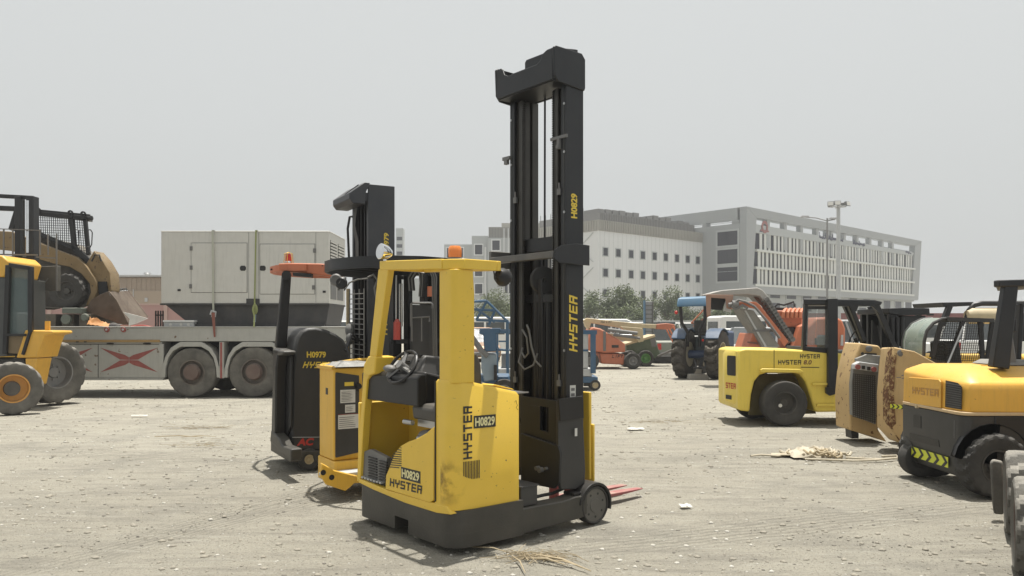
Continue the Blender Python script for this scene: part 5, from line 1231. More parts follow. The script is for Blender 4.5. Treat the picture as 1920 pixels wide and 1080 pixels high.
a = [K.pt(204, 549, Yk-.1), K.pt(238, 543, Yk+1.4), K.pt(241, 549, Yk+1.4), K.pt(207, 555, Yk-.1)]; K.part('cutting_edge', MB().loft([[tuple(p) for p in a], [tuple(p+Vector((.02, -.03, 0))) for p in a]]), LGY)
g = MB().loft([[tuple(K.pt(x, y, Yk+1.38)) for x, y in ((240, 545), (277, 594), (245, 606), (200, 590))], [tuple(K.pt(x, y, Yk+1.38)+Vector((0, .05, 0))) for x, y in ((240, 545), (277, 594), (245, 606), (200, 590))]]); K.part('bucket_side', g, BRND)
for i in range(6): K.part('tooth', MB().beam(K.pt(210+i*5.5, 547-i*.6, Yk+.2+i*.22), K.pt(207+i*5.5, 543-i*.6, Yk+.15+i*.22), .05, .03), GPL)
# timber and an engine block under it
U = on_bed('dunnage_stack', 'stack of dark timber and scrap parts propping up the brown loader', 'timber stack', 120, 18.7)
for i in range(4): U.part('timber', MB().box(-.9+i*.42, -.62+i*.42, .0, 1.8, 0, .33), mat('oily_timber', (.07, .06, .045), .8, dust=.5), bev=.01)
U.part('scrap_engine', MB().box(.0, .5, -.1, .4, .34, .48).cyl((.1, -.12, .2), (.1, -.02, .2), .12).cyl((.55, -.12, .25), (.55, -.02, .25), .09), mat('oily_green', (.10, .12, .10), .6, dust=.4), bev=.02)
# ================================================================ FORKLIFT MAST BEHIND THE CAB (far left)
M = Thing('forklift', 'forklift at far left, only its black mast with chrome cylinder above the cab', 'forklift', ((30-960)/F_PX*16.9, 16.9), 0)
mp_ = lambda px, py, Y=16.9: M.pt(px, py, Y)
for px, w_ in ((37, .11), (61, .17)):
    M.part('mast_upright', MB().beam(mp_(px, 369), mp_(px+1, 700), w_, .2, up=(0, 1, 0)), BLKM, bev=.01)
M.part('chrome_cylinder', MB().cyl(mp_(52, 376, 16.8), mp_(52, 474, 16.8), .035, n=14), CHR)
M.part('lift_chain', MB().beam(mp_(45, 376, 16.85), mp_(45, 470, 16.85), .03, .02, up=(0, 1, 0)), CHN)
M.part('top_bar', MB().beam(mp_(-30, 366), mp_(63, 371), .07, .08), BLK); M.part('cross_bar', MB().beam(mp_(-30, 389), mp_(36, 392), .10, .1), BLK)
M.part('brace', MB().beam(mp_(33, 396), mp_(22, 432), .10, .1, up=(0, 1, 0)), BLK)
g = MB(); g.beam(mp_(-30, 428, 16.7), mp_(78, 432, 16.7), .018); g.beam(mp_(-30, 477, 16.7), mp_(70, 478, 16.7), .03)
for px in (7, 24, 75, 90, 106): g.beam(mp_(px, 430 if px < 80 else 438, 16.7), mp_(px, 478 if px < 100 else 545, 16.7), .025)
g.beam(mp_(68, 482, 16.7), mp_(106, 484, 16.7), .025); M.part('guard_rail', g, GPL)
M.part('carriage', MB().prism(M.ty([(-20, 480), (66, 480), (70, 500), (108, 498), (108, 545), (80, 545), (60, 520), (-20, 520)], 0), 'y', 0, .12), mat('dusty_steel', (.07, .068, .06), .7, .2, dust=.4), bev=.01)
M.part('body', MB().box(-2.2, -.1, .5, 2.2, .35, 1.3), YEL2, bev=.05)
for x in (-1.7, -.4): wheel(M, (x, .6, .42), (0, -1, 0), .42, .28, .22, lug=.015, nseg=48)
M.part('hydraulic_hose', MB().tube([mp_(70, 520), mp_(76, 528), mp_(84, 530), mp_(90, 522)], .015, 6), HG)
# ================================================================ YELLOW MACHINE WITH CAB AT THE LEFT EDGE
L = Thing('backhoe_loader', 'yellow loader with glazed cab, orange front rim and dusty rear tyre, left edge', 'loader', (-9.9, 15.3), 0)
lp = lambda px, py, Y=15.4: L.pt(px, py, Y)
def lpoly(pts, Ya, Yb): a = [tuple(lp(x, y, Ya)) for x, y in pts]; return MB().loft([a, [(p[0], p[1]+Yb-Ya, p[2]) for p in a]])
wheel(L, L.pt(24, 728, 14.55), (.62, -.78, 0), .50, .30, .27, tm=RUBD, rm=RIMO, lug=.03, nseg=64, period=4, bolts=0, rim_out=.1)
L.part('hub', MB().cyl(L.pt(21, 728, 14.6), L.pt(23, 729, 14.42), .15, .13, 20), mat('hub_dark', (.05, .045, .04), .7, dust=.4))
wheel(L, L.pt(96, 698, 16.3), (.90, -.43, 0), .655, .50, .34, tm=RUBD, rm=RIMG, lug=.045, nseg=80, period=5, bolts=8, rim_out=.15)
L.part('fender', lpoly([(47, 619), (98, 620), (100, 625), (84, 629), (76, 650), (70, 671), (30, 671), (37, 650)], 15.4, 16.1), YELO, bev=.02)
L.part('fender', lpoly([(47, 672), (70, 672), (60, 722), (57, 724), (50, 722)], 15.4, 15.9), YELO, bev=.02)
L.part('fender_bracket', lpoly([(84, 602), (92, 602), (92, 620), (84, 620)], 15.6, 15.65), YELO)
L.part('hood', lpoly([(-60, 472), (4, 479), (17, 491), (14, 500), (8, 520), (-60, 517)], 15.5, 16.6), YELO, bev=.03)
g = lpoly([(-60, 520), (12, 520), (14, 668), (-60, 672)], 15.5, 16.8); L.part('cab_side', g, mat('dark_cab_panel', (.045, .05, .05), .4, dust=.2), bev=.02)
L.part('cab_glass', lpoly([(19, 500), (55, 503), (57, 610), (50, 626), (14, 627)], 15.45, 15.47), GLC)
for a, b, w_ in (((16, 497), (10, 664), .09), ((58, 500), (58, 622), .09), ((18, 497), (58, 503), .08), ((12, 628), (50, 628), .05), ((58, 620), (44, 665), .06)):
    0 or L.part('cab_post', MB().beam(lp(*a), lp(*b), w_, .08, up=(0, 1, 0)), BLK, bev=.01)
L.part('cab_inner', lpoly([(14, 628), (48, 628), (42, 664), (12, 662)], 15.42, 16.4), mat('cab_ochre', (.16, .11, .05), .6, dust=.3), bev=.01)
L.part('cab_back', MB().box(lp(14, 600, 16.6).x, lp(60, 600, 16.6).x, 1.4, 1.45, 1.2, 2.9), mat('cab_interior', (.03, .035, .035), .5))
L.part('cab_seat', MB().box(lp(22, 600, 16.0).x, lp(44, 600, 16.0).x, .5, 1.0, 1.3, 1.95), LGY, bev=.04)
L.part('roof_lamp', MB().cyl(lp(48, 502, 15.4), lp(62, 505, 15.4), .035), BLK)
L.part('front_axle', MB().beam(lp(-20, 720, 15.3), lp(80, 690, 16.2), .22, .2), BLK)
L.part('chassis', lpoly([(-60, 672), (46, 672), (50, 700), (-60, 705)], 15.7, 16.4), CHAR, bev=.02)
L.part('grab_rail', MB().tube([lp(62, 508), lp(62, 600), lp(56, 618)], .015, 6), BLK)
# ================================================================ YELLOW 8.0 FORKLIFT
T = Thing('forklift', 'bright yellow forklift with black cab frame, marked 8.0', 'forklift', (4.4, 12.9), 0)
q = lambda pts, y=0: T.ty(pts, y)
H = lambda px, py, y=0: Vector((T.hy(px, py, y)[0], y, T.hy(px, py, y)[1]))
side = [(1384, 657), (1398, 653.5), (1470, 655), (1545, 658), (1588, 664), (1591, 670), (1591, 772), (1530, 773), (1526, 765), (1517, 735), (1510, 715), (1500, 702), (1490, 699), (1438, 699), (1425, 703), (1415, 715), (1409, 740), (1406, 772), (1388, 770), (1384, 764)]
g = MB().prism(q(side), 'y', 0, 1.25); bd = T.part('body', g, YELP, bev=.03)
# counterweight, tapering plan outline at the rear
xc, _ = T.hy(1388, 700); zt_ = H(1390, 655).z; zb_ = H(1390, 766).z
r1 = [(xc+.01, .0), (xc+.14, 1.25), (xc+.07, 1.15), (xc-.06, .85), (xc-.13, .45)]
ins = lambda r, d: [(p[0]+d*(p[0] < xc-.03), p[1]) for p in r]
g = MB().loft([[(x, y, zb_+.03) for x, y in ins(r1, .06)], [(x, y, zb_+.10) for x, y in r1], [(x, y, zt_-.10) for x, y in r1], [(x, y, zt_-.01) for x, y in ins(r1, .06)]])
cwt = T.part('counterweight', g, YELP, bev=.02)
T.part('body_seam', MB().prism(q([(1451, 655), (1452, 655), (1452, 699), (1451, 699)], -.002), 'y', -.003, 0), LTB, bd)
g = MB().prism(q([(1426, 693), (1430, 691), (1500, 692), (1506, 696), (1507, 699), (1427, 698)], -.06), 'y', -.06, .02); T.part('arch_lip', g, YELP, bd, bev=.01)
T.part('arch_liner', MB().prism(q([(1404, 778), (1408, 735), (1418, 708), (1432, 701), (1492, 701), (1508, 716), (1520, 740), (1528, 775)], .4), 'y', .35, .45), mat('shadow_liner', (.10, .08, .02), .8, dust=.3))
T.part('step_edge', MB().beam(H(1523, 720, -.02), H(1590, 720, -.02), .03, .035), YELP); T.part('step_edge', MB().beam(H(1531, 759, -.02), H(1590, 759, -.02), .03, .035), YELP)
T.part('lower_panel', MB().prism(q([(1591, 722), (1680, 722), (1690, 775), (1591, 773)], .02), 'y', .02, 1.2), YELP, bev=.01)
# rear vent on the angled face
yv = T.hx(1366, 700, xc-.343)
def rear(px, py, off=-.006): y, z = T.hx(px, py, xc-.34+off); return (xc-.34+off, y, z)
P_ = [rear(x, y) for x, y in ((1363, 668), (1377, 668), (1380, 673), (1380, 700), (1375, 706), (1366, 706), (1362, 700))]
# vent stands on the chamfer between the rear and the near side
ca, cb = Vector((xc-.13, .45, 0)), Vector((xc+.01, .0, 0)); ch = (cb-ca).normalized(); nrm = Vector((ch.y, -ch.x, 0))
def onch(s, z, off=.004): v = ca+ch*s+nrm*off; return Vector((v.x, v.y, z))
L_ = (cb-ca).length
def chamfer_plate(s0, s1, z0, z1, m, name, r=.03, th=.006):
    pts = rrect(s0, s1, z0, z1, (r,)*4, 4); a = [tuple(onch(s, z, .001)) for s, z in pts]; b = [tuple(onch(s, z, .001+th)) for s, z in pts]
    return T.part(name, MB().loft([a, b]), m, cwt)
chamfer_plate(.07, .33, H(1380, 706).z, H(1380, 668).z, BLK, 'rear_vent', .03)
chamfer_plate(.03, .20, H(1380, 752).z, H(1380, 744).z, BLK, 'rear_slot', .005)
lettering(T, 'STER', onch(.03, H(1380, 731).z, .002), ch, Z, .30, .095, LTR, cwt, True, 0, lift=.004)
# lettering on the side
lettering(T, 'HYSTER', H(1500, 672), X, Z, (H(1537, 672)-H(1500, 672)).x, H(1500, 664).z-H(1500, 672).z, LTB, bd, True)
p = H(1459, 683.5); lettering(T, 'HYSTER', p, X, Z, (H(1502, 683)-p).x, H(1459, 675).z-p.z, LTB, bd, True)
p = H(1506, 683.5); lettering(T, '8.0', p, X, Z, (H(1521, 683)-p).x, H(1459, 675).z-p.z, mat('brown_lettering', (.18, .07, .02), .5, bump=0), bd, False, .2, .03)
T.part('pinstripe', MB().beam(H(1502, 688.5, -.002), H(1536, 689, -.002), .004, .012), LTB, bd)
# wheels
HUBD = mat('dirty_black_rim', (.03, .03, .03), .7, dust=.35)
c = H(1469, 755, 0); wheel(T, (c.x, .03, .372), (0, -1, 0), .375, .28, .20, tm=RUB, rm=HUBD, lug=.0, nseg=64, bolts=6, rim_out=.12)
T.part('paint_scuff', MB().cyl((c.x-.09, -.10, .34), (c.x-.09, -.115, .34), .03, n=10), LBL)
wheel(T, (c.x, 1.2, .372), (0, 1, 0), .375, .28, .20, tm=RUB, rm=HUBD, lug=0, nseg=48)
wheel(T, (c.x-.22, 1.0, .30), (0, 1, 0), .30, .2, .15, tm=RUB, rm=HUBD, lug=0, nseg=32)
for y in (.0, 1.25): wheel(T, (H(1690, 750).x, y, .44), (0, -1, 0) if y < 1 else (0, 1, 0), .44, .30, .22, tm=RUB, rm=HUBD, lug=.01, nseg=48)
# cab frame
def fb(a, b, w_, d=0, m=BLK, name='guard_post', bev=.01, h=.09): return T.part(name, MB().beam(H(*a, d), H(*b, d), w_, h, up=(0, 1, 0)), m, bev=bev)
for d in (.05,):
    fb((1511, 562), (1506, 655), .055, d); fb((1589, 562), (1620, 640), .075, d); fb((1640, 566), (1678, 655), .085, d)
fb((1559, 560), (1559, 736), .165, .0, m=BLKM, h=.14); [T.part('guard_post', MB().beam(H(*a, .05)+Vector((.36, .95, -.03)), H(*b, .05)+Vector((.36, .95, 0)), .07, .08, up=(0, 1, 0)), BLK) for a, b in (((1511, 566), (1508, 655)), ((1589, 566), (1620, 640)), ((1640, 568), (1678, 655)))]
T.part('guard_foot', MB().prism(q([(1549, 726), (1568, 728), (1566, 739), (1556, 742), (1549, 737)], -.07), 'y', -.08, -.02), BLK)
g = MB().loft([[tuple(H(x, y, .0)) for x, y in ((1506, 560), (1640, 562), (1655, 566), (1652, 572), (1508, 572))], [tuple(H(x, y, .0)+Vector((.38 if x < 1600 else .2, 1.0, 0))) for x, y in ((1506, 560), (1640, 562), (1655, 566), (1652, 572), (1508, 572))]])
T.part('guard_roof', g, BLKM, bev=.015)
T.part('roof_rail', MB().beam(H(1510, 577, .02), H(1550, 577, .02), .05, .05), BLK)
T.part('roof_lip', MB().prism(q([(1568, 570), (1640, 570), (1655, 585), (1650, 588), (1636, 574), (1610, 573), (1606, 584), (1598, 584), (1594, 574), (1570, 574)], -.01), 'y', -.01, .05), BLK)
g = MB().prism(q([(1506, 650), (1550, 652), (1550, 664), (1505, 657)], .02), 'y', .0, .8); T.part('cab_sill', g, BLK, bev=.01)
T.part('rear_glass', MB().prism(q([(1513, 577), (1532, 577), (1528, 647), (1509, 647)], .04), 'y', .04, .05), GLCL)
T.part('cab_glass', MB().prism(q([(1533, 577), (1549, 577), (1549, 647), (1529, 647)], .04), 'y', .04, .05), GLCL)
T.part('cab_seat', MB().box(H(1575, 700).x, H(1608, 700).x, .3, .9, 1.0, 1.12).box(H(1570, 700).x, H(1580, 700).x, .3, .9, 1.12, 1.5), SEAT, bev=.04)
T.part('dash_panel', MB().prism(q([(1568, 680), (1600, 682), (1615, 690), (1615, 715), (1568, 700)], .2), 'y', .1, 1.1), BLK, bev=.02)
T.part('red_panel', MB().box(H(1570, 700).x, H(1590, 700).x, .4, .5, H(1570, 722).z, H(1570, 700).z), REDX)
sw = T.part('steering_wheel', MB().tube([H(1603, 634, .5)+Vector((.16*cos(t)*.5, .17*sin(t), .16*cos(t))) for t in [2*pi*k/20 for k in range(20)]], .012, 6, True), BLK)
T.part('steering_column', MB().cyl(H(1603, 634, .5), H(1615, 665, .5), .03), BLK)
for k in range(3): T.part('control_lever', MB().tube([H(1605+k*5, 660, .3), H(1600+k*6, 640-k*5, .3)], .01, 6), BLK)
T.part('headrest', MB().prism(q([(1636, 600), (1645, 612), (1654, 660), (1650, 692), (1642, 690), (1636, 640)], .3), 'y', .3, .36), BLK, bev=.01)
# mast and carriage
for y in (.1, .35, .85, 1.1): T.part('mast_rail', MB().box(H(1672, 600).x, H(1690, 600).x, y, y+.08, .1, H(1680, 585).z), BLKM, bev=.006)
T.part('mast_head', MB().prism(q([(1664, 578), (1692, 577), (1740, 578), (1741, 590), (1692, 592), (1664, 588)], .1), 'y', .05, 1.25), BLKM, bev=.01)
T.part('carriage', MB().prism(q([(1692, 592), (1736, 592), (1736, 600), (1700, 650), (1692, 650)], .1), 'y', .1, 1.2), BLKM, bev=.01)
T.part('fork_tip', MB().beam(H(1738, 590, .3), H(1750, 590, .3), .03, .03), BLK)
for k in range(3): T.part('lift_cylinder', MB().cyl(H(1674+k*9, 595, .05), H(1674+k*9, 660, .05), .03), BLKM)
# ================================================================ TAN SKID STEER WITH RUST
T = Thing('skid_steer_loader', 'tan skid steer loader with rusty rear corner and rounded green cab cover', 'loader', (4.80, 9.95), -11)
def D(pts, Ya, Yb):
    a = [tuple(T.pt(x, y, Ya)) for x, y in pts]; d = T.L((0, Yb, 0))-T.L((0, Ya, 0)); return MB().loft([a, [tuple(Vector(p)+d) for p in a]])
def ring_poly(pts, depths): return [tuple(T.pt(x, y, Y)) for (x, y), Y in zip(pts, depths)]
# near side panel: bulging rear corner
cA = [(1652, 652), (1648, 690), (1644, 740), (1645, 800), (1668, 825)]
cB = [(1679, 650), (1672, 690), (1667, 740), (1668, 800), (1690, 832)]
cC = [(1714, 657), (1720, 690), (1722, 740), (1722, 800), (1724, 836)]
cD = [(1790, 700), (1800, 715), (1800, 745), (1800, 800), (1800, 840)]
cB[0] = (1676, 650)
dA, dB, dC, dD = 10.35, 10.0, 9.8, 9.6
rows_ = []
for i in range(5): rows_.append([T.pt(*cA[i], dA), T.pt(*cB[i], dB), T.pt(*cC[i], dC), T.pt(*cD[i], dD), T.pt(cD[i][0], cD[i][1], dD)+Vector((0, .45, 0)), T.pt(cA[i][0]+5, cA[i][1], dA)+Vector((.1, .30, 0))])
g = MB().loft([[tuple(p) for p in r] for r in rows_]); pn = T.part('side_panel', g, TAN, bev=.02, smooth=50)
# rust band following the corner
rA = [(1664, 652), (1659, 690), (1655, 740), (1656, 790), (1668, 818)]; rB = [(1683, 651), (1678, 690), (1676, 740), (1679, 790), (1690, 822)]
def edge_pt(pt_, i):
    px, py = pt_; a, b, c = cA[i][0], cB[i][0], cC[i][0]
    Y = dA+(dB-dA)*(px-a)/(b-a) if px < b else dB+(dC-dB)*(px-b)/(c-b)
    v = T.pt(px, py, Y-.012); return v
g = MB(); vs_ = []
for i in range(5):
    vs_ += [tuple(edge_pt(rA[i], i)), tuple(edge_pt(cB[i], i)), tuple(edge_pt(rB[i], i))]
g.v = vs_; g.f = [f for i in range(4) for f in ((3*i, 3*i+1, 3*i+4, 3*i+3), (3*i+1, 3*i+2, 3*i+5, 3*i+4))]
RB = RUST.node_tree; pbr = RB.nodes['Principled BSDF']; nr = RB.nodes.new('ShaderNodeTexNoise'); nr.inputs['Scale'].default_value = 12; nr.inputs['Detail'].default_value = 9; nr.inputs['Roughness'].default_value = .7
tr_ = RB.nodes.new('ShaderNodeTexCoord'); RB.links.new(tr_.outputs['Object'], nr.inputs['Vector']); rm_ = RB.nodes.new('ShaderNodeMapRange'); rm_.inputs[1].default_value = .44; rm_.inputs[2].default_value = .50
RB.links.new(nr.outputs['Fac'], rm_.inputs[0]); RB.links.new(rm_.outputs[0], pbr.inputs['Alpha'])
T.part('rust_patch', g, RUST, pn, smooth=80)
# rear frame, door with grille
T.part('rear_frame', D([(1612, 643), (1648, 648), (1657, 660), (1652, 663), (1650, 700), (1647, 806), (1664, 829), (1640, 821), (1594, 806), (1592, 745), (1596, 700), (1605, 665)], 11.0, 11.5), TAN, bev=.03)
dr = T.part('grille_door', D([(1600, 684), (1648, 690), (1643, 796), (1597, 778), (1596, 720)], 10.9, 10.98), mat('worn_grey_door', (.22, .22, .21), .5, .3, dust=.3), bev=.01)
g = MB()
for i in range(11): g.beam(T.pt(1600+i*4.0, 700+i*.5, 10.87), T.pt(1599.5+i*4.0, 781+i*1.3, 10.87), .010, .01, up=(0, 1, 0))
for i in range(22): g.beam(T.pt(1599, 701+i*3.8, 10.86), T.pt(1642, 705+i*4.1, 10.86), .008, .01)
T.part('grille', g, mat('grille_grey', (.05, .05, .05), .5, .3, dust=.3), dr)
T.part('lamp_bar', D([(1603, 683), (1612, 678), (1648, 683), (1646, 698), (1602, 692)], 10.84, 10.95), LGY, bev=.01)
for px, py in ((1608, 688), (1638, 692.5)): c = T.pt(px, py, 10.82); T.part('tail_lamp', MB().cyl(c, c+Vector((0, -.03, 0)), .035, n=14), REDX)
for px, py in ((1619, 689), (1629, 691)): c = T.pt(px, py, 10.82); T.part('lamp', MB().box(c.x-.02, c.x+.02, c.y-.01, c.y+.02, c.z-.025, c.z+.025), BLK)
T.part('engine_hatch', D([(1606, 672), (1625, 664), (1660, 668), (1655, 684), (1606, 678)], 10.95, 11.3), mat('hatch_grey', (.22, .22, .21), .5, dust=.4), bev=.01)
T.part('number_strip', D([(1622, 661.5), (1644, 662.5), (1644, 669), (1622, 668)], 10.98, 10.99), LTB); 
c = T.pt(1617, 663, 10.98); T.part('round_badge', MB().cyl(c, c+Vector((0, -.01, 0)), .022, n=12), LTB)
for px, py, Y in ((1689, 662, 9.95), (1629, 654, 10.98)): c = T.pt(px, py, Y); T.part('pivot_pin', MB().lathe([(.001, 0), (.045, 0), (.045, -.02), (.025, -.03), (.001, -.03)], c, (0, 1, 0), 16), GPL)
T.part('bumper', D([(1596, 806), (1610, 812), (1610, 822), (1597, 822)], 11.2, 11.4), CHAR)
p = T.pt(1680, 710, 9.86); q_ = T.pt(1713, 711, 9.80); lettering(T, '-21', p, q_-p, Z, (q_-p).length, .055, mat('grey_lettering', (.17, .15, .14), .6, bump=0), pn, False, 0, .03, lift=.03)
# chevron strip on its side
def chev_strip(T, p, rv, w_, h, n, parent, mirror=False):
    rv = rv.normalized(); nv = rv.cross(Z); o = T.part('chevron_strip', plate(MB(), p, rv, Z, w_, h, .003), CHEV, parent); g = MB(); s = w_/n
    for k in range(n):
        x0 = k*s+s*.2; d = s*.42; t = s*.36
        for a in ([(x0, 0), (x0+t, 0), (x0+t+d, h/2), (x0+d, h/2)], [(x0+d, h/2), (x0+t+d, h/2), (x0+t, h), (x0, h)]):
            a = [(min(b, w_-.002), c) for b, c in a]; g.add([tuple(p+rv*b+Z*c+nv*.0045) for b, c in a], [(0, 1, 2, 3)])
    T.part('chevron', g, LTB, o); return o
p = T.pt(1668, 765, 9.97); q_ = T.pt(1704, 768, 9.82)
p = p+Vector((0, -.03, 0)); q_ = q_+Vector((0, -.03, 0)); chev_strip(T, p, q_-p, (q_-p).length, .055, 4, pn)
# cab: green curved rear cover, mesh side, frame
prof = [(1692, 668), (1692, 640), (1697, 622), (1709, 607), (1728, 598), (1745, 596)]
def arc(Y, dx): return [T.pt(x+dx, y, Y) for x, y in prof]
a = [T.pt(x, y, 11.0) for x, y in prof]; b = [T.pt(x, y, 10.1) for x, y in ((1732, 668), (1733, 640), (1738, 620), (1750, 606), (1766, 598), (1780, 597))]
g = MB(); m_ = len(a)
for t in (0, .5, 1.0): g.v += [tuple(p.lerp(q2, t)) for p, q2 in zip(a, b)]
g.f = [(r*m_+i, r*m_+i+1, (r+1)*m_+i+1, (r+1)*m_+i) for r in range(2) for i in range(m_-1)]
T.part('cab_cover', g, GLG, smooth=80)
T.part('cover_edge', MB().tube(b, .022, 8), CHAR); T.part('cover_edge', MB().tube(a, .015, 8), CHAR)
T.part('cover_edge', MB().tube([p.lerp(q2, .12) for p, q2 in zip(a, b)], .008, 6), LGY)
T.part('cab_roof', MB().loft([[tuple(b[-1]), tuple(T.pt(1865, 597, 10.0)), tuple(T.pt(1865, 597, 10.0)+Vector((0, .9, 0))), tuple(a[-1])], [tuple(b[-1]-Z*.05), tuple(T.pt(1865, 597, 10.0)+Vector((0, 0, -.05))), tuple(T.pt(1865, 597, 10.0)+Vector((0, .9, -.05))), tuple(a[-1]-Z*.05)]]), GPL)
T.part('cab_rail', MB().beam(T.pt(1775, 598, 10.08), T.pt(1862, 601, 10.0), .05, .05), CHAR)
for (a_, b_, w_) in (((1765, 604), (1747, 670), .05), ((1806, 602), (1776, 682), .045), ((1862, 600), (1850, 690), .06), ((1838, 602), (1843, 690), .05)): T.part('cab_post', MB().beam(T.pt(*a_, 10.05), T.pt(*b_, 10.05), w_, .05, up=(0, 1, 0)), BLK)
g = MB()
for i in range(22): g.beam(T.pt(1757+i*4.2, 604+max(0, (4-i))*4, 10.06), T.pt(1749+i*4.0, 678, 10.06), .006, .006, up=(0, 1, 0))
for i in range(16): g.beam(T.pt(1762-i*.9, 607+i*4.6, 10.055), T.pt(1840, 607+i*4.6, 10.0), .006, .006)
T.part('mesh_guard', g, BLK)
T.part('cab_seat', D([(1772, 640), (1800, 640), (1806, 684), (1775, 684)], 10.3, 10.7), SEAT, bev=.03)
T.part('tilt_strut', MB().cyl(T.pt(1806, 612, 10.0), T.pt(1776, 684, 9.95), .012), STL)
T.part('lift_arm', D([(1690, 658), (1712, 662), (1740, 676), (1760, 688), (1752, 692), (1720, 678)], 9.9, 10.0), TAN, bev=.01)
T.part('lower_body', D([(1730, 670), (1850, 690), (1850, 825), (1734, 825)], 10.2, 10.9), mat('grimy_dark', (.05, .045, .04), .7, dust=.4))
for x in (.75, 1.5): wheel(T, (x, .25, .36), (0, -1, 0), .36, .28, .2, lug=.02, nseg=48); wheel(T, (x, 1.2, .38), (0, 1, 0), .38, .28, .2, lug=.02, nseg=32)
# ================================================================ ORANGE-YELLOW FORKLIFT (right foreground)
T = Thing('forklift', 'orange-yellow forklift with black counterweight and bright chevron strip, right edge', 'forklift', (4.36, 7.47), 0)
V = lambda px, py, Y: T.pt(px, py, Y)
Yn = 7.45
# hood: rings of the plan outline
def hood_ring(zf, k=0.0):
    pts = [(-.0+k, 1.15), (-.0+k, .42), (.03+k, .10), (.07+k, .02+k*.6), (.14+k, .0+k*.6), (1.6, .0+k*.6-.04), (1.6, 1.15)]
    return [(x, y, zf(x, y) if callable(zf) else zf) for x, y in pts]
zb_ = .815
cz = lambda x, y: 1.105+.075*min(1, max(0, y))
top_ = [(.16, 1.05), (.16, .62), (.20, .50), (.26, .42), (.34, .38), (1.6, .34), (1.6, 1.05)]
g = MB().loft([hood_ring(zb_, -.005), hood_ring(zb_+.2, .0), hood_ring(lambda x, y: cz(x, y)-.03, .004), hood_ring(cz, .03), [(x, y, 1.245) for x, y in top_]])
hd = T.part('hood', g, YELO, bev=.015, smooth=40)
T.part('hood_lip', MB().prism(rrect(-.02, 1.62, -.02, 1.16, (.12, 0, 0, .05), 5), 'z', zb_-.028, zb_+.004), mat('cream_edge', (.55, .40, .22), .5, dust=.2), bev=.006)
# rear face parts are placed on the plane x = 0
R = lambda px, py, x=-.004: (x, T.hx(px, py, x)[0], T.hx(px, py, x)[1])
def rpoly(pts, x0, x1): P2 = [T.hx(a, b, x0) for a, b in pts]; return MB().prism(P2, 'x', x1, x0)
T.part('name_panel', rpoly([(1706, 707), (1762, 711), (1766, 716), (1766, 765), (1708, 756)], -.004, -.018), YELO, hd, bev=.006)
a = R(1711, 738, -.019); b = R(1760, 744, -.019); rv = Vector(b)-Vector(a); lettering(T, 'HYSTER', a, rv, Z, rv.length, .075, mat('embossed_yellow', (.48, .24, .045), .5, dust=.3), hd, True, lift=.003)
g = MB(); P0 = Vector((.033, .085, 0)); P1 = Vector((.0, .40, 0))
pv = [(1773, 713), (1796, 718), (1804, 726), (1803, 768), (1772, 763)]
def onq(px, py, off):
    # face between (0,.42) and (.03,.10)
    a_, b_ = Vector((0, .42, 0)), Vector((.03, .10, 0)); n_ = Vector((-.32, -.03, 0)).normalized()
    o, d = T._ray(px, py); o = Vector(o); d = Vector(d); t = ((a_+n_*off)-o).dot(n_)/d.dot(n_); p_ = o+d*t; return (p_.x, p_.y, p_.z)
vent = T.part('hood_vent', MB().loft([[onq(*p, .001) for p in pv], [onq(*p, .007) for p in pv]]), BLK, hd)
g = MB()
for i in range(11): g.beam(onq(1773.5, 718+i*4.2, .010), onq(1802, 723+i*4.2, .010), .006, .004)
T.part('vent_slat', g, GPL, vent)
T.part('filler_cap', MB().cyl((.50, .48, 1.24), (.50, .48, 1.252), .035, n=20), YELO, hd)
# black counterweight
ol = rrect(.0, 1.6, -.0, 1.2, (.10, 0, 0, .06), 6)
lo = [(x+.03 if x < .5 else x, y) for x, y in ol]
def csec(z, k): return [(x+(k if x < .5 else 0), y+(k*.5 if y < .3 else 0), z) for x, y in rrect(.0, .62, .0, 1.2, (.10, 0, 0, .06), 6)]
g = MB().loft([csec(.16, .06), csec(.24, .02), csec(.45, 0), csec(zb_-.03, .0)]); cw = T.part('counterweight', g, CHAR, bev=.012)
T.part('cw_slot', rpoly([(1713, 778), (1727, 780), (1727, 803), (1713, 800)], -.001, -.004), BLK, cw)
T.part('cw_recess', rpoly([(1706, 812), (1760, 826), (1762, 838), (1706, 824)], -.001, -.004), BLK, cw)
T.part('panel_joint', rpoly([(1789, 788), (1790, 788), (1790, 822), (1789, 822)], -.001, -.003), GPL, cw)
c = R(1721, 762, -.006); T.part('reflector', MB().cyl((-.03, c[1], c[2]), (0, c[1], c[2]), .02, n=12), CRM)
a = Vector(R(1706, 854, -.002)); b = Vector(R(1778, 866, -.002)); b.z = a.z; zt_ = R(1706, 836, -.002)[2]
chev_strip(T, a, b-a, (b-a).length, zt_-a.z, 5, cw)
# side skirt and wheel arch
g = MB(); arc_ = [(.62+.0, .30), (.62, zb_-.03), (1.6, zb_-.03), (1.6, .5)]; cxw, czw = V(1870, 860, 7.4).x, .31
for k in range(13): t = radians(20+k*160/12); arc_.append((cxw+.37*cos(t), czw+.02+.37*sin(t)))
g.prism([(.30, zb_-.03), (1.6, zb_-.03), (1.6, .50), (cxw+.37*cos(.35), czw+.02+.37*sin(.35))]+[(cxw+.37*cos(radians(20+k*150/10)), czw+.02+.37*sin(radians(20+k*150/10))) for k in range(1, 11)]+[(.30, .32)], 'y', -.012, .06)
T.part('side_skirt', g, BLK, bev=.01)
wheel(T, (cxw, .02, czw), (0, -1, 0), .315, .26, .16, tm=RUB, rm=mat('dirty_black_rim', (.03, .03, .03), .7), lug=.022, nseg=72, period=4, bolts=6, rim_out=.1)
wheel(T, (cxw, 1.1, czw), (0, 1, 0), .315, .26, .16, tm=RUB, rm=RIMG, lug=.022, nseg=48)
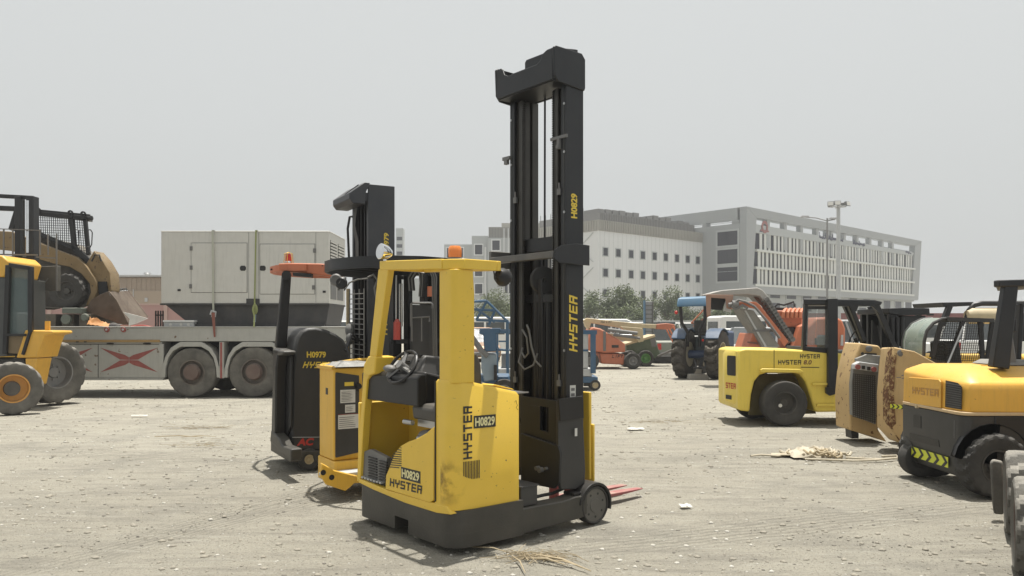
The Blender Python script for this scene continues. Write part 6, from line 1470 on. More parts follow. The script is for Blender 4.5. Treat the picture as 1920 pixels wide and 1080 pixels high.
wheel(T, (.12, 1.05, .2), (0, 1, 0), .2, .18, .1, tm=RUB, rm=RIMG, lug=.0, nseg=32)
T.part('axle', MB().cyl((cxw, .1, czw), (cxw, 1.0, czw), .07), BLK)
# overhead guard
Yg = 7.75
def gb(a, b, w_, Y=Yg, m=BLKM, h=.10, name='guard_post', tp=1): return T.part(name, MB().beam(V(*a, Y), V(*b, Y), w_, h, up=(0, 1, 0), taper=tp), m, bev=.012)
gb((1872, 690), (1893, 534), .17, tp=.8); gb((1868, 532), (1960, 530), .07, name='guard_roof'); gb((1905, 690), (1912, 570), .05, 8.4)
T.part('guard_roof', MB().loft([[tuple(V(1867, 527, Yg)), tuple(V(2020, 524, Yg)), tuple(V(2020, 524, Yg)+Vector((0, .9, 0))), tuple(V(1867, 527, Yg)+Vector((.58, .9, 0)))], [tuple(V(1867, 538, Yg)), tuple(V(2020, 536, Yg)), tuple(V(2020, 536, Yg)+Vector((0, .9, 0))), tuple(V(1867, 538, Yg)+Vector((.58, .9, 0)))]]), BLKM, bev=.01)
T.part('seat', MB().loft([[(.62, .42, 1.25), (1.5, .36, 1.25), (1.5, .95, 1.25), (.62, .95, 1.25)], [(.70, .48, 1.30), (1.5, .42, 1.29), (1.5, .9, 1.29), (.70, .9, 1.30)]]), mat('grey_cushion', (.20, .20, .19), .7, dust=.3), bev=.03)
T.part('fan_shroud', MB().prism([(V(1882, 690, 7.9).x, V(1882, 690, 7.9).z), (V(1912, 690, 7.9).x, V(1912, 690, 7.9).z), (V(1900, 610, 7.9).x, V(1900, 610, 7.9).z), (V(1885, 600, 7.9).x, V(1885, 600, 7.9).z)], 'y', .45, .6), GPL, bev=.02)
T.part('pod', MB().box(V(1888, 600, 7.9).x, V(1903, 600, 7.9).x, .4, .55, V(1888, 622, 7.9).z, V(1888, 598, 7.9).z), BLK, bev=.01)
T.part('rust_stain_panel', MB().box(1.0, 1.6, -.016, -.0125, .66, .77), mat('rust_brown', (.10, .035, .015), .8, var=.4, scale=9))
# ================================================================ BACKGROUND FORKLIFT / ROLL BARS behind the hood
T = Thing('forklift', 'forklift with black roll bars behind the mesh-sided tan loader', 'forklift', ((1840-960)/F_PX*14.5, 14.5), 0)
V = lambda px, py, Y=14.5: T.pt(px, py, Y)
g = MB()
T.part('guard_roof', MB().loft([[tuple(V(x, y)) for x, y in ((1767, 567), (1826, 566), (1826, 573), (1770, 576))], [tuple(V(x, y)+Vector((0, 1.1, 0))) for x, y in ((1767, 567), (1826, 566), (1826, 573), (1770, 576))]]), BLK, bev=.01)
for y_ in (0, 1.0): T.part('guard_post', MB().beam(V(1780, 574)+Yv*y_, V(1766, 610)+Yv*y_, .09, .09, up=(0, 1, 0)), BLK)
T.part('roll_bar', MB().tube([V(1812, 600), V(1817, 582), V(1826, 572), V(1840, 569), V(1920, 569), V(1980, 569)], .05, 8), BLK)
T.part('roll_bar', MB().tube([V(1910, 569), V(1916, 600), V(1918, 640)], .05, 8), BLK)
T.part('gas_bottle', MB().lathe([(.001, -.4), (.1, -.38), (.15, -.3), (.15, .3), (.1, .38), (.001, .4)], V(1850, 592), (1, 0, 0), 20), CRM)
T.part('rear_window', MB().box(V(1895, 640).x, V(1935, 640).x, .2, .24, V(1895, 640).z, V(1895, 590).z), mat('green_glass', (.14, .24, .12), .2, dust=.2, alpha=.8))
T.part('body', MB().box(V(1780, 600).x, V(1990, 600).x, 0, 1.2, .4, 1.1), YEL2, bev=.05)
for px in (1790, 1950): wheel(T, (V(px, 600).x, .0, .35), (0, -1, 0), .35, .25, .18, nseg=32)
# ================================================================ TANDEM TYRES, right bottom edge
T = Thing('skid_steer_loader', 'loader mostly beyond the right edge, only its two dusty lugged tyres and step showing', 'loader', (3.9, 5.1), 0)
wheel(T, (-.43, .02, .325), (-.865, .50, 0), .325, .26, .21, tm=RUBD, rm=RIMR, lug=.035, nseg=60, period=5, bolts=6, rim_out=.2)
wheel(T, (.14, .98, .335), (-.865, .50, 0), .335, .28, .21, tm=RUBD, rm=RIMR, lug=.035, nseg=60, period=5, bolts=6, rim_out=.2)
T.part('tyre_step', MB().loft([[tuple(T.pt(x, y, 6.55)) for x, y in ((1857, 868), (1861, 940), (1864, 964), (1882, 966), (1881, 866), (1862, 862))], [tuple(T.pt(x, y, 6.55)+Yv*.06+X*.03) for x, y in ((1857, 868), (1861, 940), (1864, 964), (1882, 966), (1881, 866), (1862, 862))]]), RUBD, bev=.015)
T.part('chassis', MB().box(.75, 1.7, .1, 1.6, .3, .9), YELO, bev=.05)
for y in (.14, 1.05): wheel(T, (1.7, y, .345), (1, 0, 0), .345, .3, .21, tm=RUBD, rm=RIMR, nseg=32); T.part('axle', MB().cyl((.5, y, .345), (1.7, y, .345), .06), BLK)
# ================================================================ BLUE SCISSOR LIFT
T = Thing('scissor_lift', 'blue and grey scissor lift, folded down, seen on both sides of the tall mast', 'scissor lift', ((1025-960)/F_PX*20, 20), 0)
V = lambda px, py, Y=20.: T.pt(px, py, Y)
def bar(a, b, w_=.05, Y=20., m=BLU, name='rail', h=None): return T.part(name, MB().beam(V(*a, Y), V(*b, Y), w_, h or w_, up=(0, 1, 0)), m)
bar((930, 621), (1119, 623), .11); bar((935, 640), (950, 640), .04); bar((935, 656), (1103, 657), .05)
for Y in (20., 21.1):
    for px in (932, 952, 1024, 1060, 1112): bar((px, 621), (px, 700), .07 if px != 1112 else .13, Y, name='rail_post')
bar((930, 621), (1119, 623), .06, 21.1)
T.part('control_panel', MB().box(V(1088, 690).x, V(1103, 690).x, .0, .3, V(1088, 690).z, V(1088, 627).z), LGY, bev=.01); T.part('control_panel', MB().box(V(1020, 690).x, V(1034, 690).x, .0, .3, V(1088, 690).z, V(1088, 627).z), LGY, bev=.01)
T.part('scissor_pack', MB().box(V(940, 700).x, V(1086, 700).x, .15, .95, .48, .95), mat('scissor_grey', (.20, .21, .22), .6, dust=.3), bev=.02)
T.part('base_box', MB().box(V(928, 700).x, V(1110, 700).x, 0, 1.1, V(1000, 706).z, V(1000, 691).z), LGY, bev=.02)
T.part('chassis', MB().box(V(926, 700).x, V(1121, 700).x, -.02, 1.12, V(1000, 718).z, V(1000, 706.5).z), BLU, bev=.02)
for px in (940, 1116):
    for Y in (.02, 1.05): wheel(T, (V(px, 700).x, Y, .13), (0, -1 if Y < 1 else 1, 0), .14, .1, .08, rm=CRM, lug=0, nseg=28, bolts=4)
T.part('axle_bracket', MB().box(V(1095, 700).x, V(1112, 700).x, .0, .3, .1, V(1000, 718).z).box(V(935, 700).x, V(950, 700).x, .0, .3, .1, V(1000, 718).z), BLK)
# ================================================================ BLUE BOOM LIFT (left of mast)
T = Thing('boom_lift', 'blue boom lift with an open lattice jib between the yellow pillar and the mast', 'boom lift', ((915-960)/F_PX*16, 16), 0)
V = lambda px, py, Y=16.: T.pt(px, py, Y)
def bar(a, b, w_=.05, Y=16., m=BLU, name='jib_tube'): return T.part(name, MB().cyl(V(*a, Y), V(*b, Y), w_/2, n=8), m)
for Y in (16., 16.5):
    for a, b in (((880, 566), (912, 564)), ((912, 564), (955, 606)), ((892, 578), (928, 604)), ((912, 566), (893, 600)), ((928, 582), (916, 610)), ((893, 600), (950, 602)), ((886, 580), (928, 582))): bar(a, b, .055, Y)
g = MB().prism(T.ty([(899, 616), (938, 615), (939, 624), (930, 626), (932, 658), (908, 660), (906, 628), (898, 626)]), 'y', 0, .4); T.part('turret', g, BLU, bev=.02)
T.part('counterweight', MB().prism(T.ty([(903, 661), (931, 664), (929, 712), (908, 716), (902, 690)], .1), 'y', .05, .6), mat('grey_blue_paint', (.22, .28, .33), .5, dust=.3), bev=.03)
T.part('side_arm', MB().tube([V(885, 632), V(903, 658), V(915, 668)], .06, 8), GPL)
bar((938, 620), (953, 621), .05); bar((951, 600), (951, 690), .06); bar((932, 655), (955, 657), .05)
T.part('chassis', MB().box(V(870, 700).x, V(955, 700).x, .1, 1.0, .25, .62), BLU, bev=.03)
for px in (878, 945): wheel(T, (V(px, 700).x, .1, .28), (0, -1, 0), .28, .2, .16, nseg=32)
T.part('control_box', MB().box(V(926, 688).x, V(932, 688).x, -.1, .05, V(926, 712).z, V(926, 684).z), BLK)
# ================================================================ ORANGE BOOM LIFT with cream boom
Yb = 30.
T = Thing('boom_lift', 'orange boom lift with a long cream boom lying level, right of the tall mast', 'boom lift', ((1145-960)/F_PX*Yb, Yb), 0)
V = lambda px, py, Y=Yb: T.pt(px, py, Y)
q = lambda pts, y=0: T.ty(pts, y)
T.part('engine_cover', MB().prism(q([(1107, 617), (1112, 613), (1126, 616), (1133, 620), (1145, 628), (1160, 636), (1172, 645), (1173, 660), (1134, 662), (1100, 657)]), 'y', 0, 1.9), ORGJ, bev=.05)
T.part('cover_gap', MB().prism(q([(1131, 620), (1136, 622), (1136, 658), (1131, 658)], -.01), 'y', -.02, -.003), GPL)
T.part('name_badge', MB().prism(q([(1147, 647), (1160, 647), (1160, 652), (1147, 652)], -.01), 'y', -.015, -.002), LTB)
ch = T.part('chassis', MB().prism(q([(1124, 662), (1171, 664), (1170, 684), (1127, 682)], .1), 'y', .1, 1.8), ORGJ, bev=.04)
p = V(1147, 671, Yb+.09); lettering(T, 'LIFT', p, X, Z, .42, .12, LTB, ch, True, .3)
for px, r in ((1187, 15), (1108, 14.5)):
    for y in (.1, 1.8): wheel(T, (V(px, 675).x, y, .31), (0, -1 if y < 1 else 1, 0), .32, .3, .17, lug=.015, nseg=40, bolts=6, rm=RIMG)
bm = T.part('boom', MB().prism(q([(1092, 603), (1100, 596), (1143, 601), (1205, 607), (1231, 608), (1230, 616), (1205, 615), (1165, 615), (1110, 606)], .5), 'y', .5, .85), CRM, bev=.02)
p = V(1126, 605, Yb+.49); lettering(T, 'JLG LIFT', p, Vector((1, 0, -.06)), Z, .42, .085, LTB, bm, True, .3)
T.part('boom_bracket', MB().prism(q([(1163, 612), (1205, 615), (1207, 640), (1196, 642), (1184, 620), (1172, 622)], .45), 'y', .45, .9), CRM, bev=.02)
T.part('boom_cylinder', MB().cyl(V(1140, 618), V(1195, 625), .07).cyl(V(1150, 628), V(1200, 634), .05), GPL)
T.part('lower_boom', MB().prism(q([(1140, 625), (1195, 630), (1206, 636), (1200, 642), (1160, 638)], .6), 'y', .6, .9), CRM, bev=.02)
T.part('boom_end', MB().prism(q([(1095, 600), (1108, 606), (1104, 618), (1098, 612)], .45), 'y', .4, .95), CRM)
T.part('jib', MB().prism(q([(1231, 608), (1250, 606), (1264, 608), (1267, 614), (1255, 618), (1231, 617)], .5), 'y', .5, .8), ORGJ, bev=.02)
g = MB()
for a, b in (((1255, 617), (1272, 648)), ((1250, 618), (1266, 650)), ((1262, 612), (1276, 640)), ((1255, 630), (1270, 632))): g.cyl(V(*a), V(*b), .03, n=6)
T.part('basket_frame', g, ORG)
# ================================================================ GREEN MACHINE
T = Thing('utility_trailer', 'dull green wedge shaped machine with bright green wheel rims beside the orange boom lift', 'trailer', ((1205-960)/F_PX*32, 32), 0)
q = lambda pts, y=0: T.ty(pts, y)
T.part('body', MB().prism(q([(1174, 645), (1196, 640), (1228, 632), (1238, 664), (1228, 672), (1215, 674), (1205, 668), (1192, 672), (1176, 664)]), 'y', 0, 1.6), GRN, bev=.04)
T.part('lid', MB().prism(q([(1173, 644), (1228, 627), (1229, 632), (1174, 648)], -.02), 'y', -.02, 1.62), CRM, bev=.02)
T.part('vent_panel', MB().prism(q([(1219, 636), (1228, 634), (1231, 650), (1222, 650)], -.01), 'y', -.015, -.002), GPL)
for px in (1210, 1180): wheel(T, (T.hy(px, 674)[0], .0, .33), (0, -1, 0), .34, .3, .20, rm=GRNW, lug=.02, nseg=36, bolts=6)
wheel(T, (T.hy(1210, 674)[0], 1.5, .33), (0, 1, 0), .34, .3, .20, rm=GRNW, nseg=28)
T.part('drawbar', MB().cyl(T.pt(1234, 668, 31.9), T.pt(1268, 653, 31), .05), GPL)
T.part('frame', MB().box(T.hy(1222, 680)[0], T.hy(1262, 680)[0], .2, .8, .15, .4), BLK)
# grey panel mast standing behind
T = Thing('lift_mast', 'upright grey ribbed lift mast standing behind the cream boom', 'lift', ((1216-960)/F_PX*36, 36), 0)
V = lambda px, py, Y=36.: T.pt(px, py, Y)
T.part('mast_panel', MB().box(V(1210, 600).x, V(1223, 600).x, 0, .5, .8, V(1216, 565).z), mat('panel_grey', (.26, .27, .28), .6, dust=.2), bev=.02)
T.part('side_rail', MB().box(V(1208, 600).x, V(1209.8, 600).x, -.05, .3, .3, V(1216, 563).z), BLUL); T.part('side_rail', MB().box(V(1223.2, 600).x, V(1225, 600).x, -.05, .3, .3, V(1216, 565).z), GPL)
for k in range(9): T.part('rib', MB().box(V(1210.5, 600).x, V(1222.5, 600).x, -.03, 0, 1.0+k*.2, 1.04+k*.2), GPL)
T.part('mast_base', MB().box(-.5, .5, 0, .9, .12, .8), BLU, bev=.04)
for x in (-.35, .35): wheel(T, (x, .0, .15), (0, -1, 0), .15, .1, .08, nseg=20, bolts=0, lug=0)
# ================================================================ BLUE TRACTOR
Yt_ = 24.6
T = Thing('tractor', 'blue farm tractor with a light blue canopy seen from behind', 'tractor', ((1315-960)/F_PX*Yt_, Yt_), 0)
V = lambda px, py, Y=Yt_: T.pt(px, py, Y)
ax = Vector((.85, -.527, 0)); hd_ = Vector((.527, .85, 0))
c0 = V(1312, 662, 25.0); c0.z = .78
R_ = .78
for s, px in ((-1, 1284), (1, 1345)):
    c = V(px, 662, 24.9 if s < 0 else 24.5); c.z = R_-.02
    wheel(T, c, ax*s if s > 0 else -ax, R_, .42, .40, tm=mat('tractor_tyre', (.04, .038, .035), .85, dust=.45, dcol=(.28, .24, .18)), rm=RIMW, lug=.085, nseg=96, period=6, bolts=8, rim_out=.1)
    if s > 0: T.part('hub', MB().cyl(c, c+ax*.16, .13), BLK)
cl, cr = V(1284, 662, 24.9), V(1345, 662, 24.5)
T.part('rear_axle', MB().cyl((cl.x, cl.y, .76), (cr.x, cr.y, .76), .13), BLUD)
T.part('gearbox', MB().beam(Vector((c0.x, c0.y-.25, .95)), Vector((c0.x, c0.y, .95))+hd_*1.6, .42, .75), mat('tractor_dark_blue', (.02, .045, .06), .6, dust=.35), bev=.04)
T.part('hitch_arm', MB().beam(V(1302, 675, 24.2), V(1306, 690, 23.9), .05).beam(V(1322, 668, 24.2), V(1322, 688, 23.9), .05).cyl(V(1300, 690, 23.9), V(1324, 689, 23.9), .03), BLK)
T.part('drawbar', MB().beam(V(1312, 690, 24.0), V(1318, 672, 24.4), .09), BLK)
T.part('hood', MB().beam(Vector((c0.x, c0.y, 1.22))+hd_*.9, Vector((c0.x, c0.y, 1.18))+hd_*2.9, .62, .62), BLUD, bev=.08)
T.part('front_axle', MB().beam(Vector((c0.x, c0.y, .45))+hd_*2.5-ax*.7, Vector((c0.x, c0.y, .45))+hd_*2.5+ax*.7, .14), BLK)
for s in (-1, 1): wheel(T, Vector((c0.x, c0.y, .48))+hd_*2.5+ax*.75*s, ax*s, .5, .28, .26, lug=.03, nseg=40, rm=RIMW)
def mudg(c, s):
    pr_ = []; 
    for k in range(9):
        t = radians(35+k*14); pr_.append((t, ))
    g = MB(); A_ = []; B2 = []
    for k in range(10):
        t = radians(50+k*10); d = hd_*cos(t)*(R_+.05)*1+Vector((0, 0, sin(t)*(R_+.05)))
        A_.append(c+d-ax*.22); B2.append(c+d+ax*.22)
    g.v = [tuple(p) for p in A_+B2]+[tuple(p-Vector((0, 0, .035))) for p in A_+B2]; n = 10; 
    for k in range(n-1): g.f += [(k, k+1, n+k+1, n+k), (2*n+k, 2*n+k+1, 3*n+k+1, 3*n+k), (k, k+1, 2*n+k+1, 2*n+k), (n+k, n+k+1, 3*n+k+1, 3*n+k)]
    g.f += [(0, n, 3*n, 2*n), (n-1, 2*n-1, 4*n-1, 3*n-1)]
    return T.part('mudguard', g, mat('mudguard_blue', (.02, .06, .13), .4, dust=.2))
for c in (V(1284, 662, 24.9), V(1345, 662, 24.5)): c.z = R_-.02; mudg(c, 1)
for a, b, c in (((1276, 575), (1278, 605), (1289, 622)), ((1322, 572), (1322, 598), (1312, 618))): T.part('canopy_post', MB().tube([V(*a, 24.4), V(*b, 24.4), V(*c, 24.4), V(c[0], 650, 24.4)], .055, 8), BLK)
T.part('canopy', MB().loft([[tuple(V(x, y, 24.1)) for x, y in ((1269, 572), (1325, 570), (1325, 575), (1269, 576))], [tuple(V(x, y, 24.2)) for x, y in ((1271, 559), (1324, 557), (1325, 571), (1269, 573))], [tuple(V(x, y, 25.4)) for x, y in ((1276, 557), (1328, 555), (1329, 570), (1275, 572))]]), BLUL, bev=.05)
T.part('seat', MB().box(c0.x-.15, c0.x+.25, c0.y+.1, c0.y+.5, 1.35, 1.45).box(c0.x-.15, c0.x+.25, c0.y+.1, c0.y+.18, 1.45, 1.85), SEAT, bev=.03)
T.part('steering_wheel', MB().tube([V(1345, 625, 25.3)+Vector((.20*cos(t), .05*cos(t), .15*sin(t))) for t in [2*pi*k/20 for k in range(20)]], .02, 6, True), BLK)
T.part('tail_lamp', MB().ball(V(1268, 586, 24.3), .06, 8, 6), REDL); T.part('tail_lamp', MB().ball(V(1318, 638, 24.1), .04, 8, 6), REDL)
g = MB()
for a, b in (((1296, 606), (1322, 578)), ((1300, 612), (1330, 590)), ((1322, 578), (1330, 590)), ((1296, 606), (1306, 606))): g.cyl(V(*a, 25.6), V(*b, 25.6), .025, n=6)
T.part('ladder_bar', g, ORG)
T.part('red_bracket', MB().box(V(1292, 620).x, V(1300, 620).x, .3, .4, V(1292, 634).z, V(1292, 622).z), REDP)
for k, (px, py, w_, h, lab) in enumerate(((1311, 711, .30, .16, 'lower concrete block on the ground under the tractor hitch'), (1308, 705, .2, .14, 'small pale stone resting against the concrete block under the tractor'))):
    c = ground_pt(px, py); B_ = Thing('concrete_block', lab, 'block', (c.x, c.y+.2*k), 8); B_.part('block', MB().loft([[(-w_, 0, -.02), (w_, 0, -.02), (w_, .3, -.02), (-w_, .3, -.02)], [(-w_*.95, .02, h*(1+k*1.3)), (w_*.97, .01, h*(1+k*1.2)), (w_*.95, .28, h*(1+k*1.2)), (-w_*.93, .29, h*(1+k*1.3))]]), CONC, bev=.02)
# ================================================================ ORANGE MILLING MACHINE WITH CONVEYOR
Yc = 21.5
T = Thing('milling_machine', 'orange road milling machine with a tall inclined grey conveyor, behind the 8.0 forklift', 'milling machine', ((1450-960)/F_PX*Yc, Yc), 0)
V = lambda px, py, Y=Yc: T.pt(px, py, Y)
q = lambda pts, y=0: T.ty(pts, y)
CNV = mat('conveyor_grey', (.22, .215, .20), .6, .2, dust=.35, var=.2)
T.part('conveyor_hood', MB().prism(q([(1323, 552), (1348, 545), (1414, 540), (1424, 545), (1440, 565), (1432, 572), (1418, 556), (1395, 553), (1372, 554)]), 'y', -.3, .7), mat('hood_grey', (.34, .33, .31), .55, dust=.3), bev=.02)
T.part('hood_side', MB().prism(q([(1323, 552), (1375, 553), (1370, 580), (1362, 578), (1360, 560), (1333, 558), (1332, 592), (1325, 592)], -.32), 'y', -.35, -.31), mat('worn_orange_grey', (.30, .17, .12), .6, dust=.3), bev=.01)
T.part('hood_mouth', MB().prism(q([(1330, 557), (1362, 559), (1354, 582), (1334, 580)], .1), 'y', .1, .2), BLK)
T.part('guide_plate', MB().prism(q([(1358, 582), (1361, 566), (1368, 558), (1377, 556), (1370, 586)], -.2), 'y', -.2, -.1), LGY)
T.part('belt', MB().prism(q([(1386, 578), (1412, 582), (1448, 632), (1462, 650), (1428, 650), (1412, 618), (1398, 600)], -.25), 'y', -.30, .4), CNV, bev=.01)
T.part('belt_rib', MB().prism(q([(1396, 582), (1399, 582), (1438, 650), (1434, 650)], -.32), 'y', -.33, -.301), LGY)
T.part('belt_rib', MB().prism(q([(1410, 618), (1447, 618), (1449, 622), (1412, 622)], -.32), 'y', -.34, -.301), GPL)
T.part('conveyor_rail', MB().prism(q([(1370, 580), (1378, 566), (1416, 566), (1424, 572), (1478, 640), (1470, 650), (1420, 580), (1390, 574)], -.36), 'y', -.40, -.34), ORG, bev=.01)
T.part('conveyor_rail', MB().prism(q([(1414, 556), (1432, 560), (1486, 640), (1478, 645), (1430, 574)], -.1), 'y', -.1, .0), mat('rail_brown', (.16, .06, .04), .6, dust=.3), bev=.01)
g = MB(); rnd = random.Random(3)
for i in range(14): f = i/13; x, y = 1434+f*48, 562+f*74; c = V(x, y, Yc-.2); g.cyl(c, c+Vector((0, -.2, 0)), .07, n=8); g.beam(c, V(x-6, y+4, Yc-.3), .03)
T.part('roller', g, GPL)
T.part('hose_bundle', MB().tube([V(1374, 570, Yc-.5), V(1384, 562, Yc-.5), V(1398, 566, Yc-.5), V(1414, 574, Yc-.5), V(1440, 604, Yc-.5), V(1462, 634, Yc-.5)], .035, 6).tube([V(1372, 575, Yc-.5), V(1380, 580, Yc-.5), V(1392, 572, Yc-.5), V(1402, 578, Yc-.5)], .04, 6), GPL)
T.part('drive_motor', MB().cyl(V(1372, 570, Yc-.45), V(1384, 571, Yc-.45), .10).cyl(V(1366, 572, Yc-.45), V(1372, 571, Yc-.45), .06), GPL)
T.part('front_fender', MB().prism(q([(1390, 690), (1412, 624), (1420, 628), (1428, 650), (1440, 700), (1396, 700)], -.1), 'y', -.1, 1.2), ORG, bev=.03)
T.part('fender_step', MB().prism(q([(1402, 640), (1420, 642), (1422, 646), (1402, 643)], -.14), 'y', -.14, -.1), mat('rail_brown', (.1, .04, .03), .6))
T.part('hopper_tank', MB().prism(q([(1453, 582), (1505, 582), (1504, 612), (1500, 614), (1466, 614), (1462, 606), (1456, 596)], .6), 'y', .6, 1.8), ORG, bev=.03)
for i in range(5): x = 1468+i*8; T.part('tank_rib', MB().tube([V(x, 596, Yc+.55), V(x+1, 586, Yc+.55), V(x+4, 581, Yc+.6), V(x+7, 580, Yc+.8)], .05, 6), mat('rib_orange', (.62, .20, .09), .5, dust=.2))
T.part('tank_rim', MB().prism(q([(1462, 595), (1506, 596), (1506, 598.5), (1462, 598)], .55), 'y', .55, 1.0), ORG)
T.part('top_gear', MB().tube([V(1450, 578, Yc+1), V(1458, 570, Yc+1), V(1470, 572, Yc+1), V(1488, 566, Yc+1), V(1490, 575, Yc+1)], .03, 6).box(V(1446, 580).x, V(1500, 580).x, .9, 1.2, V(1446, 582, Yc+1).z, V(1446, 577, Yc+1).z), BLK)
T.part('black_frame', MB().prism(q([(1466, 614), (1500, 614), (1488, 650), (1478, 650)], .5), 'y', .5, .9), BLK)
T.part('engine_housing', MB().prism(q([(1500, 700), (1500, 628), (1530, 596), (1568, 594), (1580, 600), (1586, 616), (1586, 662), (1580, 668), (1540, 700)], .3), 'y', .3, 2.2), ORG, bev=.06)
T.part('housing_front', MB().prism(q([(1486, 655), (1500, 612), (1512, 606), (1512, 700), (1480, 700)], .2), 'y', .2, .6), ORG, bev=.02)
T.part('white_plate', MB().prism(q([(1577, 628), (1581, 628), (1581, 648), (1576, 648)], .28), 'y', .27, .29), LGY)
T.part('dark_louvre', MB().prism(q([(1528, 634), (1548, 634), (1548, 646), (1528, 646)], .28), 'y', .27, .29), BLK)
T.part('chassis', MB().box(V(1400, 700).x, V(1590, 700).x, 0, 2.0, .35, 1.0), CHAR, bev=.05)
for px in (1415, 1565): T.part('track', MB().prism(rrect(V(px-22, 700).x, V(px+22, 700).x, .02, .62, (.25,)*4, 6), 'y', -.1, .25), RUB, bev=.02)
# ================================================================ CARS
def car(name, x, y, rz, L_, W_, Hh, kind, paint, label, cat='car'):
    T = Thing(name, label, cat, (x, y), rz, 'vehicles parked beyond the machines')
    a = L_/2; hb = Hh*.56 if kind != 'van' else Hh*.5; gc = .22
    if kind == 'van': prof = [(-a, gc), (-a, hb), (-a+.03, Hh*.97), (-a+.3, Hh), (a*.52, Hh), (a*.66, Hh*.93), (a*.86, hb+.02), (a, hb*.86), (a, gc)]
    elif kind == 'suv': prof = [(-a, gc), (-a, hb), (a*.42, hb), (a*.5, hb), (a*.93, hb*.93), (a, hb*.75), (a, gc)]
    elif kind == 'pickup': prof = [(-a, gc), (-a, hb), (a*.5, hb), (a*.94, hb*.93), (a, hb*.72), (a, gc)]
    else: prof = [(-a, gc), (-a, hb*.92), (-a*.6, hb), (a*.4, hb), (a*.92, hb*.83), (a, hb*.62), (a, gc)]
    b = T.part('body', MB().prism(prof, 'y', -W_/2, W_/2), paint, bev=.07)
    if kind == 'van':
        w1 = [(-a*.85, hb+.08), (-a*.85, Hh*.88), (a*.50, Hh*.88), (a*.60, Hh*.86), (a*.74, hb+.08)]
        for s in (-1, 1):
            for f0, f1 in ((-.85, -.45), (-.40, .05), (.10, .66)): T.part('window', MB().prism([(a*f0, hb+.08), (a*f0, Hh*.86), (a*(f1 if f1 < .6 else .55), Hh*.86), (a*f1, hb+.08)], 'y', s*W_/2-.002*s, s*(W_/2+.006)), CARG, b)
        T.part('windscreen', MB().loft([[(a*.665, -W_*.42, Hh*.90), (a*.665, W_*.42, Hh*.90), (a*.84, W_*.45, hb+.08), (a*.84, -W_*.45, hb+.08)], [(a*.675, -W_*.42, Hh*.91), (a*.675, W_*.42, Hh*.91), (a*.85, W_*.45, hb+.09), (a*.85, -W_*.45, hb+.09)]]), CARG, b)
        T.part('rear_window', MB().box(-a-.008, -a+.0, -W_*.36, W_*.36, hb+.1, Hh*.85), CARG, b)
    else:
        x0, x1, x2, x3 = {'suv': (-a*.97, -a*.88, a*.18, a*.45), 'pickup': (-a*.15, -a*.08, a*.25, a*.5)}.get(kind, (-a*.75, -a*.45, a*.10, a*.42))
        lo = [(x0, -W_*.47), (x3, -W_*.47), (x3, W_*.47), (x0, W_*.47)]; hi = [(x1, -W_*.38), (x2, -W_*.38), (x2, W_*.38), (x1, W_*.38)]
        gl = T.part('window', MB().loft([[(p[0], p[1], hb-.02) for p in lo], [(p[0], p[1], Hh-.05) for p in hi]]), CARG, b, bev=.02)
        T.part('roof', MB().loft([[(p[0]*1.0, p[1]*1.02, Hh-.07) for p in hi], [(p[0]*.97, p[1]*.94, Hh) for p in hi]]), paint, b, bev=.03)
        g = MB()
        for s in (-1, 1):
            for (xb_, xt_) in ((x0, x1), (x3, x2), ((x0+x3)/2, (x1+x2)/2)): g.beam((xb_, s*W_*.475, hb-.02), (xt_, s*W_*.385, Hh-.04), .09, .06)
        T.part('pillar', g, paint, b)
    for s in (-1, 1):
        T.part('headlight', MB().box(a-.04, a+.012, s*W_*.36-.16, s*W_*.36+.16, hb*.62, hb*.78), LBL, b)
        T.part('tail_light', MB().box(-a-.012, -a+.03, s*W_*.42-.09, s*W_*.42+.09, hb*.62, hb*.9), REDL, b)
        for xw in (-a*.62, a*.62): wheel(T, (xw, s*(W_/2-.08), .33), (0, s, 0), .33, .22, .2, lug=0, nseg=28, bolts=5, rm=SIL)
    T.part('bumper', MB().box(a-.02, a+.06, -W_*.46, W_*.46, .28, .46).box(-a-.06, -a+.02, -W_*.46, W_*.46, .3, .48), GPL, bev=.03)
    return T
def cx(px, Y): return (px-960)/F_PX*Y
car('van', cx(1418, 44), 44, 8, 5.2, 1.9, 2.25, 'van', WHT, 'long white van behind the tractor and conveyor', 'van')
car('parked_car', cx(1392, 38), 38, -25, 4.5, 1.8, 1.55, 'sedan', WHT, 'white saloon car beside the tractor steering wheel')
car('parked_car', cx(1408, 33), 33, 200, 4.6, 1.85, 1.62, 'suv', SIL, 'silver grey car just left of the orange conveyor base')
car('pickup_truck', cx(1240, 37), 37, 95, 4.8, 1.85, 1.75, 'pickup', mat('grey_green_truck', (.22, .24, .20), .5, dust=.3), 'grey green pickup seen end on between boom jib and tractor', 'pickup')
car('parked_car', cx(1288, 52), 52, 6, 4.6, 1.8, 1.9, 'suv', WHT, 'white car seen below the tractor canopy')
car('parked_car', cx(1215, 56), 56, 2, 4.8, 1.85, 1.95, 'suv', SIL, 'silver car behind the grey lift mast')
car('parked_car', cx(1140, 58), 58, -4, 5.0, 1.9, 2.2, 'van', WHT, 'white van behind the cream boom, nearest to the tall mast')
car('pickup_truck', cx(1655, 32), 32, 6, 4.7, 1.9, 1.82, 'suv', WHT, 'large white four wheel drive seen through the 8.0 cab frame', 'car')
car('parked_car', cx(1600, 30), 30, 10, 4.6, 1.85, 1.9, 'suv', SIL, 'silver car behind the orange engine housing')
car('parked_car', cx(1700, 40), 40, -8, 4.8, 1.85, 2.0, 'van', WHT, 'white van beyond the right end of the 8.0 forklift')
car('parked_car', cx(940, 46), 46, 5, 4.8, 1.85, 2.2, 'van', WHT, 'white van behind the blue lattice jib')
